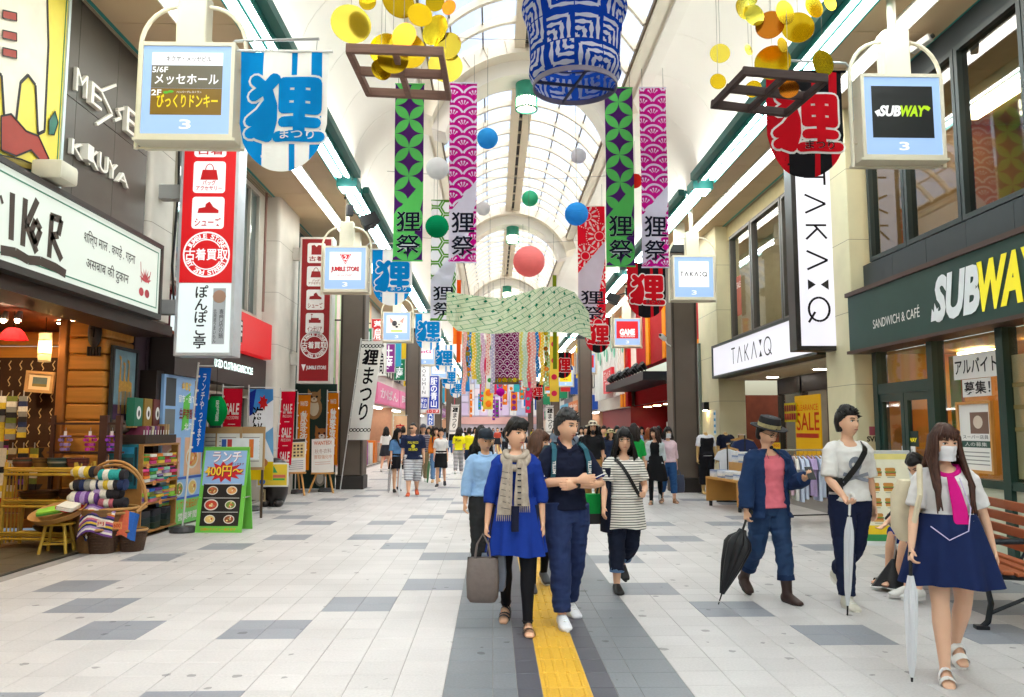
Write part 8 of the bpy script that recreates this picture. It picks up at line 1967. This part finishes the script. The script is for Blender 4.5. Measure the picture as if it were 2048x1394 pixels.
def x_hat(t,J):
 hat(t,J,'fedora','#1c1b1e',mat('#b5a878',.7,var=.4,scale=30));glasses(t,J);LM=J['LM']
 upper(t,J,(fabric('#1d3358'),.78,.97,.042,.02,.62),[(.84,.14,.1,0),(.92,.155,.105,0),(1.02,.142,.092,0),(1.12,.142,.09,0),(1.24,.158,.105,-.005),(1.33,.165,.095,0),(1.385,.1,.07,.004),(1.43,.05,.05,.008)],.0075,1,False)
 HT=J['HT'];obj('beard',G().ball((0,-.088,-.1),(.02,.012,.016)).xf(HT),hairm('#1a1512'),t);obj('moustache',G().tube([HT@V((-.02,-headf(.02,-.048)-.002,-.05)),HT@V((0,-headf(0,-.045)-.002,-.046)),HT@V((.02,-headf(.02,-.048)-.002,-.05))],.003,6),hairm('#1a1512'),t)
 obj('necklace',G().tube([LM@V((.07*cos(a),-.075+.06*sin(a)if sin(a)>0 else-.09-.03*-sin(a),1.42-.13*max(0,-sin(a))))for a in[2*pi*k/24 for k in range(25)]],.002,5),mat('#2a2624'),t)
 ph=carried(t,J,'phone','dark phone held up by the man in the hat','phone',J['hand',1]+V((0,-.02,.02)));obj('body',G().box(-.035,.035,-.005,.005,-.06,.08),BLACKM,ph,rot=(R(-40),0,R(-10)),bevel=.003);obj('bracelet',G().tube([J['wri',1]-J['hd',1]*.03,J['wri',1]-J['hd',1]*.015],.032,14),STEEL,t)
 for s in(-1,1):p,d,r=J['hem',s];obj('jeans_fold',G().tube([p-d*.03,p+d*.02],[r*1.12,r*1.18],16),fabric('#1c2f50'),t,smooth=50)
th_,Jh=person('man in a black fedora and navy cardigan looking at a phone',pxX(1538,7.5),7.5,1.66,12,legs=((-12,26,22),(9,4,0)),arms=((4,17,6,2,75),(14,12,92,12,55)),head=(16,24),hair=('short','#191412'),top=(fabric('#d9707c'),.87,0,.022,.07),bottom=('jeans',mat('#1f3c62',.8,var=.35,scale=5,bump=.25),.86),shoes=('boot','#3a2620'),vox=.0075,extras=x_hat)
umbrella(th_,Jh,-1,'black half open umbrella held by the man in the hat',mat('#17171a',.6,var=.1),BLACKM,.78,(0,22))
def x_white(t,J):
 strap(t,J,(.13,1.4),(-.15,1.02),.05,BLACKM,'shoulder_strap');LM=J['LM']
 pk=mat('#8b8f99',.9,var=.25,scale=30)
 for pts in([(-.02+.06*cos(q),1.22+.065*sin(q))for q in[2*pi*k/16 for k in range(16)]],[(-.055,1.17),(.015,1.17),(.01,1.12),(-.05,1.12)],[(-.13,1.06),(-.12,1.09),(.1,1.15),(.11,1.12)],[(.1,1.06),(.11,1.09),(-.12,1.15),(-.13,1.12)]):
  g=G();g.add([LM@V((x,-(.127*max(0,1-abs(x/.185)**2.4)**(1/2.4))-.012,z))for x,z in pts],[tuple(range(len(pts)))]);obj('shirt_print',g,pk,t)
 for x in(-.045,.005):obj('shirt_print',G().add([LM@V((x+.016*cos(q),-.146,1.215+.018*sin(q)))for q in[2*pi*k/10 for k in range(10)]],[tuple(range(10))]),fabric('#dcd9d4'),t)
 obj('pouch',G().loft([[LM@V((-.17+p[0],-.06+p[1],z))for p in rrect(-.05,.05,-.05,.05,.02)]for z in(.98,1.02,1.1)]),BLACKM,t,smooth=50)
tw_,Jw=person('man in a white printed shirt with a black shoulder strap',pxX(1700,7.25),7.25,1.755,8,legs=((5,3,0),(-14,32,26)),arms=((10,12,46,10,70),(-8,12,10,2,40)),head=(16,-2),hair=('short','#15110f'),top=(fabric('#e2dfda'),.9,.46,.022,.06),bottom=('trousers',fabric('#1c2440'),.93),shoes=('high','#d8d4c4','#e6e3d8'),vox=.0065,extras=x_white)
CLEARM=glassmat('#f1f1f4',.28,.25,'clear_vinyl');VIN=mat('#e6e7ea',.4,alpha=.8,var=0)
umbrella(tw_,Jw,-1,'white closed umbrella held by the man in the printed shirt',VIN,WHITEP,.95,(0,4),clear=True)
def x_girl(t,J):
 mask(t,J);LM=J['LM'];PK=fabric('#d81a86')
 obj('neckerchief',G().loft([[LM@V((x+.05*cos(q)*w,-.155-.01*sin(q),z))for q in[2*pi*j/14 for j in range(14)]]for x,z,w in((-.01,1.36,.5),(.01,1.28,.75),(.035,1.15,.95),(.045,1.04,1.0))]),PK,t,smooth=60)
 obj('collar',G().tube([LM@V((.085*cos(a),.0+.08*sin(a),1.42-.06*max(0,-sin(a))))for a in[2*pi*k/20 for k in range(21)]],.02,8),PK,t,smooth=True)
 obj('earphone_cord',G().tube([LM@V((.05,-.14,1.35)),LM@V((.1,-.17,1.15)),LM@V((.07,-.2,1.0)),LM@V((-.06,-.235,.94)),LM@V((-.15,-.15,1.02))],.004,6),mat('#cfc4e6'),t)
tg_,Jg=person('girl in a face mask with a navy skirt and pink neckerchief',pxX(1893,5.2),5.2,1.58,-14,True,build=1.08,skin='#e3b596',legs=((10,4,8),(-10,26,30)),arms=((10,16,12,-2,75),(-6,18,10,0,35)),head=(10,4),hair=('long','#4a2c20',.33),top=(fabric('#e4e1df'),1.055,.4,.014,.045),bottom=('skirt',fabric('#182650'),1.1,.62,.13,.1),shoes=('wedge','#ebe8e4'),vox=.0065,extras=x_girl)
umbrella(tg_,Jg,-1,'clear vinyl umbrella with a black tip held by the girl in the mask',VIN,BLACKM,.8,(0,2),hook=False,clear=True)
b_=carried(tg_,Jg,'backpack','cream canvas backpack on the back of the girl in the mask','bag',Jg['LM']@V((-.14,.14,1.1)));obj('body',G().loft([[(p[0],p[1],z)for p in rrect(-.17*k,.14*k,-.08,.1,.06)]for z,k in((-.2,.8),(-.12,1.05),(.1,1),(.2,.7))]),fabric('#d6c9ac'),b_,smooth=50);obj('strap',G().tube([(0,-.05,.2),(-.03,-.16,.3),(-.06,-.26,.12),(-.1,-.2,-.1)],.018,8),fabric('#d6c9ac'),b_,smooth=True)
to_,Jo=person('older man in a light blue shirt and dark cap',pxX(970,8.8),8.8,1.56,12,legs=((6,4,0),(-10,16,12)),arms=((2,12,10,0,55),(4,10,12,0,50)),head=(10,14),hair=('cap','#6a6a6a'),skin='#cf9c7a',top=(fabric('#8fb2d8'),.93,.84,.025,.03),bottom=('trousers',fabric('#2e2f30')),shoes=('sneaker','#2a2624','#2a2624'),vox=.009,extras=lambda t,J:(hat(t,J,'cap','#1a2430'),[obj('collar',G().tube([J['LM']@V((.07*cos(a),.0+.065*sin(a),1.43-.04*max(0,-sin(a))))for a in[2*pi*k/16 for k in range(17)]],.018,8),fabric('#9cbce0'),t,smooth=True)]))
tx_,Jx=person('woman with brown short hair in a grey dress behind the couple',pxX(1078,8.1),8.1,1.55,6,True,legs=((12,4,0),(-14,14,12)),arms=((6,8,12,0),(-4,8,12,0)),head=(60,4),hair=('bob','#5a3a28',.05),top=(fabric('#5d5a58'),.98,.5,.03,.03),bottom=('skirt',fabric('#5d5a58'),1.05,.5,.12,.05),shoes=('slip','#4a4a50','#e2e0dc'),vox=.0095,extras=lambda t,J:lower(t,J,('leggings','#17171b'),.01,1,True))
for i,(u,top_,bot_,sh_,lab)in enumerate(((.55,'#b9bcc4','#22409a',('sandal','#3a2a24'),'person in a grey shirt seated on the bench behind the girl'),(-.05,'#9fa6b2','#24388a',('sneaker','#e2e0da'),'person in blue shorts seated on the bench near its middle'))):
 p=bc+bd.normalized()*u*1.0
 person(lab,p.x-.05,p.y,1.66,-90+8,legs=((82,74,0,.08),(84,66,0,.08)),arms=((40,8,30,8),(38,8,40,10)),head=(20,20),hair=('short','#1a1513'),top=(fabric(top_),.93,.4,.03,.03),bottom=('shorts',fabric(bot_),.55),shoes=sh_,seat=.5,vox=.011,lean=14)
# ------------ people further off
BG=[('man in a navy printed shirt and striped shorts with sunglasses',826,19.2,1.72,6,False,dict(build=1.22,top=(fabric('#1b2440'),.86,.44,.03,.03),bottom=('shorts',stripem('#dfe2e8','#20242e',26,.35),.7),shoes=('sneaker','#c8552e'),hair=('bald','#1c1815'),head=(-30,4),legs=((10,4,0),(-10,20,18)),glasses=1,umb=('white closed umbrella of the man in striped shorts',VIN))),('girl in a denim blouse and black skirt with a clear umbrella',795,20.4,1.58,20,True,dict(top=(fabric('#5b87b8'),.95,.45,.03,.03),bottom=('skirt',fabric('#17171b'),1.03,.62,.07,.05),hair=('long','#17120f',.22),head=(40,4),shoes=('sneaker','#22201f'),umb=('clear umbrella of the girl in denim',CLEARM))),('girl in a white blouse and black skirt walking with her hands low',882,22.3,1.58,0,True,dict(top=(fabric('#dcdad8'),.98,.42,.025,.04),bottom=('skirt',fabric('#1a1a1d'),1.05,.55,.03,.02),hair=('tail','#191310'),shoes=('sneaker','#2a2a30'),legs=((8,4,0),(-10,22,20)))),('woman in an orange cardigan and jeans beside the white blouse girl',872,24,1.62,6,True,dict(top=(fabric('#c8691e'),.9,.9,.03,.04),bottom=('jeans',fabric('#5b7ea6')),hair=('long','#2a1c14',.25),shoes=('slip','#c8a070'),umb=('green closed umbrella of the woman in orange',mat('#4a7a55')))),('man in a checked shirt and grey cap walking behind the stout man',846,24.5,1.7,0,False,dict(top=(stripem('#8d8a92','#4a3a48',18,.5),.88,.9,.03,.03),bottom=('trousers',fabric('#8a7a5c')),cap='#4a505c')),('walker in a yellow shirt printed Run seen from behind',917,28.5,1.62,180,True,dict(top=(fabric('#e0d81a'),.88,.45,.03,.02),bottom=('trousers',stripem('#c9c9cc','#3a3a40',20,.5)),hair=('bob','#191412',.1),run=1)),('walker in a yellow shirt beside the Run shirt',938,29.5,1.6,178,True,dict(top=(fabric('#d9d21c'),.88,.45,.03,.02),bottom=('shorts',fabric('#22304a'),.6),hair=('short','#15110f'))),('woman in black with long hair behind the older man',962,13.4,1.62,175,True,dict(top=(fabric('#17181d'),.95,.6,.03,.02),bottom=('skirt',fabric('#1b1c22'),1.03,.55,.06,.04),hair=('long','#17110f',.2),shoes=('sandal','#5a3a24'))),('man in a black shirt with a beard and straw hat',1186,17.3,1.74,-4,False,dict(top=(fabric('#1a1a1d'),.9,.45,.028,.04),bottom=('trousers',fabric('#9c7440')),hair=('bob','#17110f',.06),hatk=('bucket','#d8cdb4'),beard=1,shoes=('sneaker','#5a3a3a'))),('woman in a straw hat and navy top behind the bearded man',1221,21,1.56,10,True,dict(top=(fabric('#262f48'),.92,.7,.03,.03),bottom=('jeans',fabric('#3f5f8c')),hair=('bob','#2a1c14',.08),hatk=('bucket','#c9b98c'))),('person in a green shirt with long hair behind the striped tunic',1268,15.5,1.66,165,True,dict(top=(fabric('#17963f'),.9,.5,.03,.02),bottom=('trousers',fabric('#3a3a40')),hair=('bob','#2b2320',.12))),('woman in a long black dress and pale cardigan',1310,17.0,1.6,-14,True,dict(top=(fabric('#141417'),.98,0,.02,.05),bottom=('skirt',fabric('#141417'),1.08,.52,.1,.05),hair=('long','#33201a',.18),head=(-40,4),leg='#141417',cardi='#b9c1c4',shoes=('sandal','#1a1614'))),('woman in a face mask and pink top with a white umbrella',1336,17.3,1.6,4,True,dict(top=(fabric('#e0c4cc'),.92,.7,.025,.03),bottom=('jeans',fabric('#2f5688'),.9),hair=('bob','#1c1512',.04),mask=1,shoes=('sandal','#a8713c'),umb=('white closed umbrella of the woman in pink',VIN),bagx=1)),('woman in a white dress by the blue shop, nearer one',1402,22.5,1.6,150,True,dict(top=(fabric('#e3e0d6'),.98,.45,.03,.03),bottom=('skirt',fabric('#e3e0d6'),1.05,.5,.08,.04),hair=('bob','#1c1613',.04))),('woman in a pale dress by the blue shop, farther one',1387,24,1.58,170,True,dict(top=(fabric('#d6d2c6'),.98,.45,.03,.03),bottom=('skirt',fabric('#d6d2c6'),1.05,.5,.08,.04),hair=('short','#15110f'))),('man in a pale blue shirt and cap in the arcade entrance',1273,25,1.66,-30,False,dict(top=(fabric('#8fb0dd'),.9,.5,.03,.03),bottom=('trousers',fabric('#4a4a50')),cap='#b9a9a2')),('person with ginger hair near the arcade entrance',1297,27,1.6,150,True,dict(top=(fabric('#cdbfae'),.9,.6,.03,.03),bottom=('trousers',fabric('#5a5048')),hair=('long','#8a4a24',.2))),]
def bgx(d):
 def f(t,J):
  LM=J['LM']
  if d.get('glasses'):obj('sunglasses',G().box(-.055,.055,-.105,-.095,-.004,.022).xf(J['HT']),BLACKM,t);obj('shirt_print',textg('POLI RICO',(-.12,.12,1.22,1.27),-.2,bold=.03).xf(LM),mat('#d8cf2a'),t);obj('shirt_print',textg('DE BIRD',(-.1,.1,1.06,1.11),-.2,bold=.03).xf(LM),mat('#d8cf2a'),t);obj('shirt_print',G().poly(disc2(0,1.16,.045,12),-.2).xf(LM),mat('#d8cf2a'),t)
  if d.get('run'):o=textg('Run',(-.1,.1,1.2,1.29),-.165,bold=.03).xf(LM@Mx.Rotation(pi,4,'Z'));obj('shirt_print',o,BLK,t)
  if d.get('cap'):hat(t,J,'cap',d['cap'])
  if d.get('hatk'):hat(t,J,*d['hatk'])
  if d.get('beard'):obj('beard',G().ball((0,-.08,-.1),(.035,.03,.05)).xf(J['HT']),hairm('#17110f'),t,smooth=True)
  if d.get('mask'):mask(t,J)
  if d.get('leg'):lower(t,J,('leggings',d['leg']),.014,1,True)
  if d.get('cardi'):upper(t,J,(fabric(d['cardi']),.9,.75,.03,.02,.7),[(.84,.14,.1,0),(.92,.155,.105,0),(1.02,.13,.092,0),(1.12,.122,.09,0),(1.24,.14,.105,-.005),(1.33,.142,.095,0),(1.385,.1,.07,.004),(1.43,.05,.05,.008)],.012,1,True)
 return f
for i,(lab,x,Y,h,rz,fem,d)in enumerate(BG):
 kw={k:v for k,v in d.items()if k in('build','top','bottom','hair','shoes','head','legs')}
 if 'legs' not in kw:kw['legs']=((9,4,0),(-11,14,12))if i%2 else((-11,14,12),(9,4,0))
 t,J=person(lab,at(x,900,Y=Y).x,Y,h,rz,fem,vox=.0125,face=Y<21,extras=bgx(d),**kw)
 if 'umb' in d:umbrella(t,J,-1,d['umb'][0],d['umb'][1],WHITEP,.85,(0,4),clear=True)
 if d.get('bagx'):bag(t,J,1,'dark grey carrier bag of the woman in pink',mat('#3a4258',.35),.3,.38,.1,.12,name='carrier_bag')
rc=random.Random(17);tops=[('#e6e4e0','white'),('#2a3350','navy'),('#d8d028','yellow'),('#b84a3a','red'),('#7a8a9a','grey blue'),('#1a1a1e','black'),('#c9a88a','tan'),('#8fb6c9','pale blue')]
proto=[]
for k in range(6):
 c=tops[k];fem=k%2==0
 proto.append(person('far walker prototype',0,0,1.64,0,fem,vox=.016,face=False,top=(fabric(c[0]),.9,.5,.03,.03),bottom=('trousers',fabric(['#2a2c34','#3f5f8c','#5a5048','#26262a'][k%4]))if k%3 else('skirt',fabric('#2b2b33'),1.03,.6,.08,.04),hair=('bob' if fem else 'short','#17120f'),legs=((9,4,0),(-11,14,12))))
spots=[(772,30),(806,28),(858,30),(1128,34),(1145,27),(1172,24),(1198,29),(1208,23),(1234,22),(1252,31),(1283,30),(1256,35),(1318,24),(1345,21),(1368,25),(872,62),(890,70),(908,66),(922,48),(942,72),(956,66),(970,58),(986,74),(1003,64),(1022,70),(1036,48),(1066,66),(1098,68),(1108,44),(1132,62),(1158,54),(1206,40),(1218,36),(866,38),(884,44),(900,50),(950,36),(962,33),(978,40),(995,52),(1010,46),(1150,38),(1163,30),(1232,33),(1246,27),(1140,48),(1120,56),(930,60),(1050,58),(1085,50),(845,33)]
CROWD=[]
for i,(x,Y)in enumerate(spots):
 k=i%6;lab='far walker in a %s top, %s of the distant crowd from the left'%(tops[k][1],ordw(1+sorted(s[0]for s in spots).index(x)))
 CROWD.append((k,at(x,880,Y=Y).x,Y,R(rc.choice([0,10,-10,180,170])),lab))
for lab,x,Y,top_,bot_ in(('headless mannequin in a black waistcoat and white shirt',1412,19.6,'#dfe1e6',('shorts',fabric('#1b1b20'),.85)),('headless mannequin in a dark navy shirt and jeans',1452,20.2,'#1a2036',('jeans',fabric('#4d6f98')))):
 def mx_(t,J,w=lab):
  if 'waistcoat' in w:upper(t,J,(fabric('#1d1d22'),.92,0,.03,.16),[(.84,.14,.1,0),(.92,.155,.105,0),(1.02,.142,.092,0),(1.12,.142,.09,0),(1.24,.158,.105,-.005),(1.33,.155,.095,0),(1.385,.1,.07,.004),(1.43,.05,.05,.008)],.012,1,False)
  obj('stand',G().cyl((0,.12,0),.012,0,.9,8).cyl((0,.12,0),.16,0,.015,18),STEEL,t)
 person(lab,at(x,900,Y=Y).x,Y,1.72,10,False,skin='#c8a468',nohead=True,face=False,kind='mannequin',vox=.012,group='shop mannequins',top=(fabric(top_),.9,.4,.018,.03),bottom=bot_,shoes=None,legs=((0,0,0),(0,0,0)),arms=((0,10,6,0),(0,10,6,0)),extras=mx_)
fuse_all()
used=set()
for k,X,Y,rz,lab in CROWD:
 root=proto[k][0]
 if k in used:dup(root,(X,Y,0),rz,lab)
 else:used.add(k);root.location=(X,Y,0);root.rotation_euler=(0,0,rz);root['label']=lab
q=ground(1770,1180);t=thing('folded_umbrella','black umbrella with white edging lying at the end of the bench','umbrella',(q.x+.1,q.y,0.02),R(20))
obj('canopy',G().loft([[((.02+.2*u)*cos(a)*(1+.2*sin(5*a)),(.02+.2*u)*.7*sin(a)*(1+.2*sin(5*a)),.28-.26*u)for a in[2*pi*j/30 for j in range(30)]]for u in(0,.25,.5,.75,1)]),mat('#17171a',.6),t,smooth=50)
obj('edge',G().tube([(.22*cos(a)*(1+.2*sin(5*a)),.154*sin(a)*(1+.2*sin(5*a)),.022)for a in[2*pi*j/40 for j in range(41)]],.006,5),WHITEP,t);obj('shaft',G().tube([(0,0,.25),(.12,.02,.72)],.007,8),STEEL,t);obj('handle',G().tube([(.12,.02,.72),(.135,.022,.78),(.17,.02,.79),(.18,.02,.75)],.012,8),BLACKM,t)
